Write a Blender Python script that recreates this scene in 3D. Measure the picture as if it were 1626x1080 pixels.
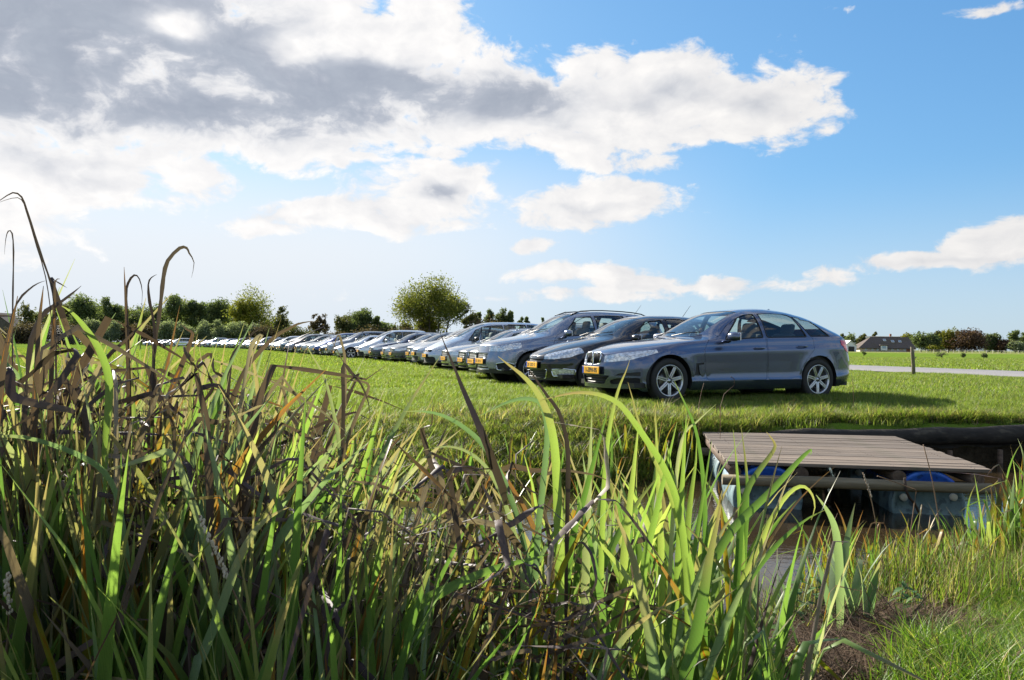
import bpy, bmesh, math, random
import numpy as np
from mathutils import Vector, Matrix, Euler

for _o in list(bpy.data.objects):
    bpy.data.objects.remove(_o)
SC = bpy.context.scene
COL = SC.collection
PI = math.pi
R = math.radians
rng = random.Random(7)
nrng = np.random.default_rng(11)

# ------------------------------------------------------------------ camera
F = 1265.0            # focal length in photograph pixels (image 1626 x 1080)
CAM_H = 0.82
HOR = 549.5
ROLL = 0.0105
PITCH = math.atan((HOR - 540.0) / F)
cam_d = bpy.data.cameras.new('camera')
cam_d.sensor_fit = 'HORIZONTAL'
cam_d.sensor_width = 36.0
cam_d.lens = 36.0 * F / 1626.0
cam_d.clip_start = 0.05
cam_d.clip_end = 9000.0
cam = bpy.data.objects.new('camera', cam_d)
COL.objects.link(cam)
CAM_M = Matrix.Translation((0, 0, CAM_H)) @ Matrix.Rotation(PI / 2 + PITCH, 4, 'X') @ Matrix.Rotation(math.atan(ROLL), 4, 'Z')
cam.matrix_world = CAM_M
SC.camera = cam

# ------------------------------------------------------------------ sun, sky
SUN_AZ = R(-34.0)      # clockwise from +Y, so minus is to the left of the view
SUN_EL = R(27.0)
SKY_STRENGTH = 0.056
SUN_STRENGTH = 5.0
EXPOSURE = 1.46
sun_d = bpy.data.lights.new('sun', 'SUN')
sun_d.energy = SUN_STRENGTH
sun_d.angle = R(0.6)
sun_d.color = (1.0, 0.93, 0.82)
sun = bpy.data.objects.new('sun', sun_d)
COL.objects.link(sun)
SUN_DIR = Vector((math.sin(SUN_AZ) * math.cos(SUN_EL), math.cos(SUN_AZ) * math.cos(SUN_EL), math.sin(SUN_EL)))
sun.rotation_euler = SUN_DIR.to_track_quat('Z', 'Y').to_euler()
sun.location = SUN_DIR * 50

SC.view_settings.view_transform = 'Standard'
SC.view_settings.look = 'None'
SC.view_settings.exposure = EXPOSURE
SC.view_settings.gamma = 1.0
SC.view_settings.use_curve_mapping = False
SC.render.engine = 'CYCLES'
SC.cycles.max_bounces = 8
SC.cycles.transparent_max_bounces = 24
SC.cycles.caustics_reflective = False
SC.cycles.caustics_refractive = False
SC.cycles.use_denoising = True


# ---- picture <-> place: only used to read real positions off the photograph
def P(px, py, D):
    """world point at depth D (metres along +Y) seen at photograph pixel px, py"""
    v = CAM_M.to_3x3() @ Vector(((px - 813.0) / F, -(py - 540.0) / F, -1.0))
    return Vector((0, 0, CAM_H)) + v * (D / v.y)


def GX(px, D):
    return (px - 813.0) / F * D


# ------------------------------------------------------------------ node helper
class NT:
    def __init__(s, tree):
        s.t = tree
        tree.nodes.clear()

    def n(s, typ, **kw):
        nd = s.t.nodes.new(typ)
        for k, v in kw.items():
            if k == 'inp':
                for kk, vv in v.items():
                    s.set(nd.inputs[kk], vv)
            else:
                setattr(nd, k, v)
        return nd

    def set(s, sock, v):
        if isinstance(v, bpy.types.NodeSocket):
            s.t.links.new(v, sock)
        elif v is not None:
            if hasattr(sock.default_value, '__len__') and not hasattr(v, '__len__'):
                v = (v,) * len(sock.default_value)
            elif hasattr(sock.default_value, '__len__') and len(sock.default_value) == 4 and len(v) == 3:
                v = (*v, 1.0)
            sock.default_value = v

    def m(s, op, a, b=None, c=None, clamp=False):
        nd = s.t.nodes.new('ShaderNodeMath')
        nd.operation = op
        nd.use_clamp = clamp
        s.set(nd.inputs[0], a)
        if b is not None: s.set(nd.inputs[1], b)
        if c is not None: s.set(nd.inputs[2], c)
        return nd.outputs[0]

    def vm(s, op, a, b=None):
        nd = s.t.nodes.new('ShaderNodeVectorMath')
        nd.operation = op
        s.set(nd.inputs[0], a)
        if b is not None: s.set(nd.inputs[1], b)
        return nd.outputs[0]

    def sstep(s, x, lo, hi, a=0.0, b=1.0, interp='SMOOTHSTEP'):
        nd = s.t.nodes.new('ShaderNodeMapRange')
        nd.interpolation_type = interp
        for i, v in enumerate((x, lo, hi, a, b)):
            s.set(nd.inputs[i], v)
        return nd.outputs[0]

    def mix(s, f, a, b, mode='MIX'):
        nd = s.t.nodes.new('ShaderNodeMix')
        nd.data_type = 'RGBA'
        nd.blend_type = mode
        s.set(nd.inputs[0], f)
        s.set(nd.inputs[6], a)
        s.set(nd.inputs[7], b)
        return nd.outputs[2]

    def noise(s, vec, scale, detail=3, rough=0.5, dist=0.0, col=False):
        nd = s.t.nodes.new('ShaderNodeTexNoise')
        if vec is not None: s.set(nd.inputs['Vector'], vec)
        nd.inputs['Scale'].default_value = scale
        nd.inputs['Detail'].default_value = detail
        nd.inputs['Roughness'].default_value = rough
        nd.inputs['Distortion'].default_value = dist
        return nd.outputs[1 if col else 0]

    def ramp(s, f, stops, interp='LINEAR'):
        nd = s.t.nodes.new('ShaderNodeValToRGB')
        nd.color_ramp.interpolation = interp
        el = nd.color_ramp.elements
        while len(el) < len(stops): el.new(0.5)
        for e, (p, c) in zip(el, stops):
            e.position = p
            e.color = (*c, 1.0) if len(c) == 3 else c
        s.set(nd.inputs[0], f)
        return nd.outputs[0]

    def sep(s, v):
        nd = s.t.nodes.new('ShaderNodeSeparateXYZ')
        s.set(nd.inputs[0], v)
        return nd.outputs

    def comb(s, x, y, z):
        nd = s.t.nodes.new('ShaderNodeCombineXYZ')
        for i, v in enumerate((x, y, z)): s.set(nd.inputs[i], v)
        return nd.outputs[0]

    def bump(s, h, strength=0.3, dist=0.01, nrm=None):
        nd = s.t.nodes.new('ShaderNodeBump')
        nd.inputs['Strength'].default_value = strength
        nd.inputs['Distance'].default_value = dist
        s.set(nd.inputs['Height'], h)
        if nrm is not None: s.set(nd.inputs['Normal'], nrm)
        return nd.outputs[0]

    def princ(s, **kw):
        nd = s.t.nodes.new('ShaderNodeBsdfPrincipled')
        for k, v in kw.items():
            s.set(nd.inputs[k.replace('_', ' ')], v)
        return nd

    def out(s, sh):
        o = s.t.nodes.new('ShaderNodeOutputMaterial')
        s.t.links.new(sh, o.inputs[0])
        return o


def new_mat(name):
    m = bpy.data.materials.new(name)
    m.use_nodes = True
    return m, NT(m.node_tree)


# ------------------------------------------------------------------ world
w = bpy.data.worlds.new('World')
SC.world = w
w.use_nodes = True
W = NT(w.node_tree)
tc = W.n('ShaderNodeTexCoord').outputs['Generated']
sx, sy, sz = W.sep(tc)
az = W.m('ARCTAN2', sx, sy)
el = W.m('ARCSINE', sz)
sky = W.n('ShaderNodeTexSky', sky_type='NISHITA', sun_disc=False, sun_elevation=SUN_EL, sun_rotation=SUN_AZ,
          altitude=0.0, air_density=1.0, dust_density=0.7, ozone_density=2.2)
skyc = sky.outputs[0]
hsv = W.n('ShaderNodeHueSaturation', inp={'Saturation': 1.1, 'Value': 1.0, 'Color': skyc})
skyc = hsv.outputs[0]
skyc = W.vm('DIVIDE', W.vm('MULTIPLY', skyc, (0.94, 1.52, 2.08)), W.vm('ADD', (1.0, 1.0, 1.0), W.vm('DIVIDE', skyc, (5.2, 5.2, 5.2))))


def pix_dir(px, py):
    v = (P(px, py, 10.0) - Vector((0, 0, CAM_H))).normalized()
    return math.atan2(v.x, v.y), math.asin(v.z)


# clouds of the photograph: centre px, py, radius x, radius y (pixels), strength
CLOUDS = [
    (150, 60, 430, 175, 1.25), (500, 125, 270, 100, 1.15), (330, 175, 300, 70, 1.1), (60, 160, 240, 70, 1.0),
    (810, 165, 220, 74, 1.0), (1040, 165, 180, 78, 0.95), (1170, 150, 120, 75, 0.9), (880, 225, 110, 36, .7), (1070, 210, 130, 36, .7), (700, 240, 50, 16, .6), (1180, 218, 60, 14, .5), (1040, 255, 50, 10, .4), (940, 262, 30, 8, .4),
    (60, 262, 190, 50, .9), (310, 276, 95, 34, .8), (-40, 300, 120, 90, .8), (150, 312, 60, 22, .6), (260, 215, 60, 22, .5),
    (700, 305, 115, 52, .95), (640, 335, 90, 30, .8), (940, 320, 165, 34, .9), (870, 340, 90, 22, .75), (1010, 318, 90, 18, .6),
    (500, 338, 95, 24, .75), (440, 358, 60, 15, .55), (700, 350, 90, 18, .6), (545, 268, 16, 12, .55), (590, 256, 40, 14, .5), (450, 262, 45, 20, .5),
    (853, 388, 34, 17, .75), (900, 440, 90, 20, .75), (1010, 445, 100, 24, .8), (1110, 452, 130, 18, .6), (980, 468, 170, 12, .5),
    (1460, 416, 75, 12, .6), (1590, 398, 80, 18, .75), (1330, 438, 30, 18, .55), (1700, 384, 130, 30, .8), (1300, 446, 60, 10, .3),
    (1600, 2, 60, 10, .32), (1320, 8, 22, 8, .28), (650, 12, 60, 30, .6), (600, 70, 130, 50, .8), (520, 10, 14, 12, .4),
    (610, 425, 50, 10, .3), (500, 475, 60, 14, .3),
]
wn = W.noise(W.comb(W.m('MULTIPLY', az, 1.0), W.m('MULTIPLY', el, 1.7), 0.3), 7.0, 4, .55, 0, True)
wv = W.vm('MULTIPLY', W.vm('SUBTRACT', wn, (0.5, 0.5, 0.5)), (0.085, 0.05, 0))
wx, wy, _wz = W.sep(wv)
azw = W.m('ADD', az, wx)
elw = W.m('ADD', el, wy)
field = None
for (cx, cy, rx, ry, st) in CLOUDS:
    a0, e0 = pix_dir(cx, cy)
    dx = W.m('MULTIPLY', W.m('SUBTRACT', azw, a0), F / rx * 1.0)
    dy = W.m('MULTIPLY', W.m('SUBTRACT', elw, e0), F / ry * 1.05)
    r2 = W.m('ADD', W.m('MULTIPLY', dx, dx), W.m('MULTIPLY', dy, dy))
    b = W.m('SUBTRACT', st, W.m('MULTIPLY', W.m('POWER', r2, 0.75), st * 0.72))
    field = b if field is None else W.m('SMOOTH_MAX', field, b, 0.12)
# outside the view unseen broken cloud goes on, kept mostly white for fill light
rough_cl = W.noise(W.comb(W.m('MULTIPLY', az, 1.0), W.m('MULTIPLY', el, 2.4), 5.0), 2.6, 5, .55)
outside = W.m('MULTIPLY', W.m('SUBTRACT', rough_cl, 0.46), 4.5)
am = W.sstep(W.m('ABSOLUTE', az), 0.62, 0.95)
em = W.sstep(el, 0.46, 0.7)
om = W.m('MAXIMUM', am, em)
field = W.m('ADD', W.m('MULTIPLY', W.m('MAXIMUM', field, -1.0), W.m('SUBTRACT', 1.0, om)), W.m('MULTIPLY', outside, om))
cv = W.comb(W.m('MULTIPLY', az, 1.0), W.m('MULTIPLY', el, 1.55), 1.7)
cv = W.vm('ADD', cv, wv)
det = W.noise(cv, 15.0, 8, .6)
det2 = W.noise(cv, 5.0, 4, .5)
dens = W.m('ADD', field, W.m('ADD', W.m('MULTIPLY', W.m('SUBTRACT', det, 0.5), 2.5), W.m('MULTIPLY', W.m('SUBTRACT', det2, 0.5), 1.1)))
alpha = W.sstep(dens, 0.10, 0.48)
# thick cloud is grey underneath, thin cloud is lit through by the low sun
shift = W.noise(W.vm('ADD', cv, (-0.016, -0.016, 0)), 15.0, 6, .55)
lit = W.m('MULTIPLY', W.m('SUBTRACT', det, shift), 2.6)
DARK = [(60, 60, 470, 135, 1.2), (330, 165, 330, 66, 1.25), (580, 145, 230, 66, 1.1), (800, 150, 180, 52, .85), (0, 120, 300, 70, 1.1), (700, 308, 70, 22, .65), (650, 195, 120, 30, .6), (880, 190, 90, 30, .5),
        (1060, 140, 120, 34, .48), (1200, 165, 80, 26, .42), (930, 325, 120, 14, .45), (1500, 420, 110, 10, .35), (1010, 455, 130, 10, .35), (520, 345, 60, 10, .3), (270, 40, 55, 22, -.9), (196, 94, 26, 12, -.6), (620, 50, 80, 36, -.7), (470, 80, 40, 22, -.4), (400, 60, 90, 60, .5)]
dark = None
for (cx, cy, rx, ry, st) in DARK:
    a0, e0 = pix_dir(cx, cy)
    dx = W.m('MULTIPLY', W.m('SUBTRACT', azw, a0), F / rx)
    dy = W.m('MULTIPLY', W.m('SUBTRACT', elw, e0), F / ry)
    r2 = W.m('ADD', W.m('MULTIPLY', dx, dx), W.m('MULTIPLY', dy, dy))
    b = W.m('MULTIPLY', W.m('EXPONENT', W.m('MULTIPLY', r2, -1.1)), st)
    if st < 0: dark = W.m('ADD', dark, b)
    else: dark = b if dark is None else W.m('SMOOTH_MAX', dark, b, 0.15)
inner = W.noise(cv, 9.0, 5, .55)
thick = W.m('ADD', dark, W.m('MULTIPLY', W.m('SUBTRACT', inner, 0.5), 0.7))
thick = W.m('ADD', thick, W.m('MULTIPLY', lit, -0.10))
thick = W.m('MULTIPLY', W.sstep(thick, 0.10, 0.85), W.sstep(dens, 0.35, 1.1))
thick = W.m('ADD', W.m('MULTIPLY', thick, W.m('SUBTRACT', 1.0, om)), W.m('MULTIPLY', W.sstep(dens, .6, 1.8), W.m('MULTIPLY', om, .35)))
ccol = W.ramp(thick, [(0.0, (1.0, 0.985, 0.975)), (0.3, (0.80, 0.81, 0.84)), (0.65, (0.54, 0.575, 0.65)), (1.0, (0.42, 0.465, 0.55))])
ccol = W.mix(1.0, ccol, W.ramp(W.m('ADD', W.m('MULTIPLY', lit, 0.65), 0.5), [(0.0, (.80, .815, .85)), (1.0, (1.10, 1.09, 1.07))]), 'MULTIPLY')
# cloud nearer the sun is brighter
sd = W.n('ShaderNodeVectorMath', operation='DOT_PRODUCT')
W.set(sd.inputs[0], tc)
sd.inputs[1].default_value = SUN_DIR
cstr = W.m('ADD', 5.8, W.m('MULTIPLY', W.sstep(sd.outputs['Value'], 0.5, 1.0), 0.9))
ccol = W.vm('MULTIPLY', ccol, W.comb(cstr, cstr, cstr))
# thin veil of haze low in the sky towards the sun
veil = W.m('MULTIPLY', W.sstep(el, 0.30, 0.08), W.sstep(sd.outputs['Value'], 0.60, 0.90))
veilc = W.mix(W.m('MULTIPLY', veil, 0.95), skyc, (6.2, 6.3, 6.45))
low = W.m('MULTIPLY', W.sstep(el, 0.22, 0.0), 0.62)
veilc = W.mix(low, veilc, (4.4, 4.95, 5.6))
fin = W.mix(alpha, veilc, ccol)
fin = W.mix(W.sstep(el, -0.004, -0.03), fin, (0.6, 0.75, 0.5))
bg = W.n('ShaderNodeBackground', inp={'Color': fin, 'Strength': SKY_STRENGTH})
wo = W.n('ShaderNodeOutputWorld')
w.node_tree.links.new(bg.outputs[0], wo.inputs[0])
w.cycles.sampling_method = 'MANUAL'
w.cycles.sample_map_resolution = 512


# ------------------------------------------------------------------ object helpers
def tag(o, label=None, cat=None, group=None, kind=None):
    if label: o['label'] = label
    if cat: o['category'] = cat
    if group: o['group'] = group
    if kind: o['kind'] = kind
    return o


def empty(name, loc=(0, 0, 0), rz=0.0):
    o = bpy.data.objects.new(name, None)
    o.empty_display_size = 0.2
    COL.objects.link(o)
    o.location = loc
    o.rotation_euler = (0, 0, rz)
    return o


def link(name, me, mats=None, parent=None, smooth=False):
    if mats is not None:
        for m_ in (mats if isinstance(mats, (list, tuple)) else [mats]):
            me.materials.append(m_)
    if smooth and len(me.polygons):
        me.polygons.foreach_set('use_smooth', [True] * len(me.polygons))
    o = bpy.data.objects.new(name, me)
    COL.objects.link(o)
    if parent is not None:
        o.parent = parent
    return o


def pyd(name, verts, faces, mats=None, parent=None, smooth=False):
    me = bpy.data.meshes.new(name)
    me.from_pydata([tuple(v) for v in verts], [], [tuple(int(i) for i in f) for f in faces])
    me.update()
    return link(name, me, mats, parent, smooth)


def np_mesh(name, V, Q, uv=None, mi=None):
    """V (n,3), Q (m,k) arrays, all faces with k corners"""
    me = bpy.data.meshes.new(name)
    V = np.asarray(V, dtype=np.float32)
    Q = np.asarray(Q, dtype=np.int32)
    m_, k = Q.shape
    me.vertices.add(len(V))
    me.vertices.foreach_set('co', V.ravel())
    me.loops.add(m_ * k)
    me.loops.foreach_set('vertex_index', Q.ravel())
    me.polygons.add(m_)
    me.polygons.foreach_set('loop_start', np.arange(0, m_ * k, k, dtype=np.int32))
    me.polygons.foreach_set('loop_total', np.full(m_, k, dtype=np.int32))
    if mi is not None:
        me.polygons.foreach_set('material_index', np.asarray(mi, dtype=np.int32))
    if uv is not None:
        l = me.uv_layers.new(name='uv')
        l.data.foreach_set('uv', np.asarray(uv, dtype=np.float32)[Q.ravel()].ravel())
    me.update()
    me.validate()
    return me


def bm_obj(name, bm, mats=None, parent=None, smooth=False):
    me = bpy.data.meshes.new(name)
    bm.normal_update()
    bm.to_mesh(me)
    bm.free()
    return link(name, me, mats, parent, smooth)


def add_box(bm, c, d, rot=None, bevel=0.0, mat=0):
    r = bmesh.ops.create_cube(bm, size=1.0)
    vs = r['verts']
    bmesh.ops.scale(bm, vec=d, verts=vs)
    if bevel > 0:
        es = list({e for v in vs for e in v.link_edges})
        rb = bmesh.ops.bevel(bm, geom=es, offset=bevel, segments=2, affect='EDGES', profile=0.5)
        vs = list({v for f in rb['faces'] for v in f.verts} | {v for v in vs if v.is_valid})
    if rot is not None:
        bmesh.ops.rotate(bm, cent=(0, 0, 0), matrix=rot if isinstance(rot, Matrix) else Euler(rot).to_matrix(), verts=vs)
    bmesh.ops.translate(bm, vec=c, verts=vs)
    for f in {f for v in vs for f in v.link_faces}:
        f.material_index = mat
    return vs


def add_tube(bm, pts, rad, seg=8, cap=True, mat=0):
    """tube through points, rad number or list"""
    n = len(pts)
    pts = [Vector(p) for p in pts]
    rad = [rad] * n if not hasattr(rad, '__len__') else rad
    rings = []
    up = Vector((0, 0, 1))
    for i, p in enumerate(pts):
        d = (pts[min(i + 1, n - 1)] - pts[max(i - 1, 0)]).normalized()
        a = d.cross(up)
        if a.length < 1e-3: a = d.cross(Vector((1, 0, 0)))
        a.normalize()
        b = d.cross(a).normalized()
        rings.append([bm.verts.new(p + (a * math.cos(2 * PI * k / seg) + b * math.sin(2 * PI * k / seg)) * rad[i]) for k in range(seg)])
    for i in range(n - 1):
        for k in range(seg):
            f = bm.faces.new((rings[i][k], rings[i][(k + 1) % seg], rings[i + 1][(k + 1) % seg], rings[i + 1][k]))
            f.smooth = True
            f.material_index = mat
    if cap:
        f = bm.faces.new(rings[0][::-1]); f.material_index = mat
        f = bm.faces.new(rings[-1]); f.material_index = mat
    return rings


def add_lathe(bm, prof, seg=24, axis='Y', center=(0, 0, 0), mat=0, smooth=True):
    """prof list of (radius, along)"""
    rings = []
    c = Vector(center)
    for r_, a in prof:
        ring = []
        for k in range(seg):
            t = 2 * PI * k / seg
            if axis == 'Y': p = Vector((r_ * math.cos(t), a, r_ * math.sin(t)))
            elif axis == 'X': p = Vector((a, r_ * math.cos(t), r_ * math.sin(t)))
            else: p = Vector((r_ * math.cos(t), r_ * math.sin(t), a))
            ring.append(bm.verts.new(c + p))
        rings.append(ring)
    for i in range(len(prof) - 1):
        for k in range(seg):
            f = bm.faces.new((rings[i][k], rings[i][(k + 1) % seg], rings[i + 1][(k + 1) % seg], rings[i + 1][k]))
            f.smooth = smooth
            f.material_index = mat
    return rings


def copy_tree(o, parent=None):
    c = o.copy()
    COL.objects.link(c)
    c.parent = parent
    for ch in o.children:
        copy_tree(ch, c)
    return c


def shade_auto(o, ang=35):
    me = o.data
    me.polygons.foreach_set('use_smooth', [True] * len(me.polygons))
    try:
        me.set_sharp_from_angle(angle=R(ang))
    except Exception:
        pass
# ================================================================== lie of the land
WATER_Z = -0.52
FAR_EDGE = curve0 = None


def lerp_pts(pts):
    xs = [p[0] for p in pts]; ys = [p[1] for p in pts]
    return lambda x: np.interp(x, xs, ys)


# waterline of the far bank and of the near bank (y as a function of x)
far_y = lerp_pts([(-60, 1), (-20, 4.6), (-8, 6.2), (-3, 6.7), (-.9, 7.05), (.6, 7.5), (1.5, 8.3), (2.1, 9.0), (3.0, 9.25), (4.4, 9.45), (6.5, 9.85), (12, 10.8), (30, 13), (70, 18)])
near_y = lerp_pts([(-60, -4), (-20, .6), (-6, 1.7), (-3, 2.0), (0, 2.35), (.5, 2.9), (.95, 3.75), (1.5, 4.3), (2.2, 4.75), (3.2, 5.3), (5, 5.9), (8, 6.9), (30, 10), (70, 15)])
slope_w = lerp_pts([(-60, 2.2), (-1, 2.0), (.8, 1.7), (1.7, 1.0), (2.1, .4), (2.5, .28), (70, .25)])


def vnoise(x, y, s, seed=0):
    """smooth value noise"""
    x = np.asarray(x) / s + seed * 17.3; y = np.asarray(y) / s + seed * 9.1
    xi = np.floor(x); yi = np.floor(y)
    fx = x - xi; fy = y - yi
    fx = fx * fx * (3 - 2 * fx); fy = fy * fy * (3 - 2 * fy)
    h = lambda a, b: np.mod(np.sin(a * 127.1 + b * 311.7) * 43758.5453, 1.0)
    return (h(xi, yi) * (1 - fx) + h(xi + 1, yi) * fx) * (1 - fy) + (h(xi, yi + 1) * (1 - fx) + h(xi + 1, yi + 1) * fx) * fy - .5


def ground_z(x, y):
    x = np.asarray(x, float); y = np.asarray(y, float)
    fy, ny, sw = far_y(x), near_y(x), slope_w(x)
    d = y - fy
    t = np.clip((d + .10) / sw, 0, 1)
    zf = -.66 + (.66 - .09) * (1 - (1 - t)**1.5)
    zf = zf + .09 * np.clip((d - sw) / 1.6, 0, 1)
    e = ny - y
    tn = np.clip((e + .12) / 1.0, 0, 1)
    zn = -.66 + .25 * (1 - (1 - tn)**1.7) + .17 * np.clip((e - .8) / 1.3, 0, 1)
    z = np.where(d > -.10, zf, np.where(e > -.12, zn, -.66 - .35 * np.clip(np.minimum(-d - .1, -e - .12) / .7, 0, 1)))
    amp = np.clip((d - .6) / 2, 0, 1)
    z = z + amp * (.05 * vnoise(x, y, 3.1, 1) + .03 * vnoise(x, y, .9, 2)) + np.where(np.abs(d) < 1.6, .05 * vnoise(x, y, .55, 3) * np.clip(t * 2, 0, 1), 0)
    z = z + np.where(e > 0, .05 * vnoise(x, y, .5, 4) + .03 * vnoise(x, y, .2, 5), 0) * np.clip(e * 2, 0, 1)
    return z


def gz(x, y):
    return float(ground_z(x, y))


def axis_vals(lo_hi):
    out = []
    for a, b, st in lo_hi:
        out += list(np.arange(a, b, st))
    out.append(lo_hi[-1][1])
    return np.array(out)


# ---- grass green of the meadow
def mk_field():
    m, T = new_mat('meadow_ground')
    tcn = T.n('ShaderNodeTexCoord').outputs['Object']
    big = T.noise(tcn, .07, 4, .55)
    mid = T.noise(tcn, .9, 4, .6)
    fine = T.noise(T.vm('MULTIPLY', tcn, (1, .35, 1)), 14.0, 4, .7)
    c = T.ramp(mid, [(.25, (.08, .135, .018)), (.5, (.12, .19, .028)), (.75, (.17, .225, .042))])
    c2 = T.ramp(big, [(.3, (.8, .95, .8)), (.7, (1.15, 1.05, .9))])
    c = T.mix(1.0, c, c2, 'MULTIPLY')
    patch = T.noise(tcn, .28, 5, .65)
    c = T.mix(T.sstep(patch, .52, .66, 0, .55), c, (.075, .115, .03))
    c = T.mix(T.sstep(patch, .42, .30, 0, .5), c, (.22, .22, .07))
    c = T.mix(T.sstep(fine, .45, .8), c, (.17, .19, .06))
    x, y, z = T.sep(tcn)
    mud = T.sstep(T.m('ADD', z, T.m('MULTIPLY', mid, .12)), -.12, -.30)
    c = T.mix(mud, c, T.ramp(fine, [(.3, (.022, .017, .011)), (.7, (.055, .042, .026))]))
    # strip of paler stubble in front of the far trees
    far = T.m('MULTIPLY', T.sstep(y, 205, 225), T.sstep(T.noise(tcn, .3, 3), .35, .6))
    c = T.mix(T.m('MULTIPLY', T.m('MULTIPLY', far, T.sstep(x, 60, 90)), .7), c, (.26, .23, .12))
    p = T.princ(Base_Color=c, Roughness=.9)
    p.inputs['Specular IOR Level'].default_value = .0
    T.set(p.inputs['Normal'], T.bump(T.m('ADD', fine, T.m('MULTIPLY', mid, 1.5)), .9, .06))
    T.out(p.outputs[0])
    return m


M_FIELD = mk_field()

xs = axis_vals([(-3000, -600, 300), (-600, -120, 40), (-120, -30, 6), (-30, -8, 1), (-8, 9, .11), (9, 30, 1), (30, 120, 6), (120, 600, 40), (600, 3000, 300)])
ys = axis_vals([(-60, -4, 4), (-4, 0, .5), (0, 11.5, .11), (11.5, 24, .6), (24, 60, 3), (60, 300, 20), (300, 1000, 100), (1000, 5000, 500)])
XX, YY = np.meshgrid(xs, ys)
ZZ = ground_z(XX, YY)
V = np.stack([XX, YY, ZZ], -1).reshape(-1, 3)
nx_, ny_ = len(xs), len(ys)
I = np.arange(nx_ * ny_).reshape(ny_, nx_)
Q = np.stack([I[:-1, :-1], I[:-1, 1:], I[1:, 1:], I[1:, :-1]], -1).reshape(-1, 4)
field = link('meadow', np_mesh('meadow', V, Q), M_FIELD, smooth=True)
tag(field, 'flat green meadow reaching from the ditch to the trees', kind='structure')


# ---- water of the ditch
def mk_water():
    m, T = new_mat('ditch_water')
    tcn = T.n('ShaderNodeTexCoord').outputs['Object']
    w1 = T.n('ShaderNodeTexNoise', inp={'Scale': 9.0, 'Detail': 3.0, 'Roughness': .55})
    T.set(w1.inputs['Vector'], T.vm('MULTIPLY', tcn, (.55, 1.9, 1)))
    w2 = T.noise(T.vm('MULTIPLY', tcn, (1.0, 2.2, 1)), 34.0, 2, .5)
    calm = T.noise(tcn, .8, 2)
    h = T.m('MULTIPLY', T.m('ADD', w1.outputs[0], T.m('MULTIPLY', w2, .3)), T.sstep(calm, .3, .7, .35, 1.0))
    gl = T.princ(Base_Color=(.030, .021, .011), Roughness=.03, IOR=1.42)
    T.set(gl.inputs['Specular IOR Level'], .5)
    T.set(gl.inputs['Normal'], T.bump(h, .22, .012))
    T.out(gl.outputs[0])
    return m


M_WATER = mk_water()
wv_ = []
wx_ = list(np.linspace(-60, 70, 66))
for x in wx_:
    wv_.append((x, near_y(x) - .5, WATER_Z)); wv_.append((x, far_y(x) + .5, WATER_Z))
wf = [(2 * i, 2 * i + 2, 2 * i + 3, 2 * i + 1) for i in range(len(wx_) - 1)]
water = pyd('ditch_water', wv_, wf, M_WATER)
tag(water, 'dark brown ditch water reflecting the sky between the banks', kind='structure')

# ---- the road beyond the cars, on the right
def mk_road():
    m, T = new_mat('asphalt')
    tcn = T.n('ShaderNodeTexCoord').outputs['Object']
    a = T.noise(tcn, 60, 3, .7); b = T.noise(tcn, .6, 4, .6)
    c = T.ramp(a, [(.3, (.15, .145, .15)), (.7, (.23, .225, .23))])
    c = T.mix(1.0, c, T.ramp(b, [(.3, (.85, .85, .86)), (.7, (1.1, 1.08, 1.06))]), 'MULTIPLY')
    p = T.princ(Base_Color=c, Roughness=.85)
    T.set(p.inputs['Normal'], T.bump(a, .4, .01))
    T.out(p.outputs[0])
    return m


ROAD_N = [(40, -30), (26.0, -5), (17.6, 15.5), (15.2, 23.6), (13.2, 31.5), (3.6, 62), (-14.6, 120), (-38, 195)]     # near edge
rv = []
for i, (x, y) in enumerate(ROAD_N):
    a = ROAD_N[max(i - 1, 0)]; b = ROAD_N[min(i + 1, len(ROAD_N) - 1)]
    d = Vector((b[0] - a[0], b[1] - a[1])).normalized()
    n_ = Vector((d.y, -d.x))
    w_ = 6.0
    for k, (o_, z_) in enumerate(((-.05, .0), (0, .035), (w_ / 2, .07), (w_, .035), (w_ + .05, .0))):
        rv.append((x + n_.x * o_, y + n_.y * o_, z_ + .025))
rf = []
for i in range(len(ROAD_N) - 1):
    for k in range(4):
        rf.append((i * 5 + k, i * 5 + k + 1, i * 5 + 6 + k, i * 5 + 5 + k))
road = pyd('road', rv, rf, mk_road(), smooth=True)
tag(road, 'narrow pale grey asphalt road running behind the cars', kind='structure')
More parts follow.
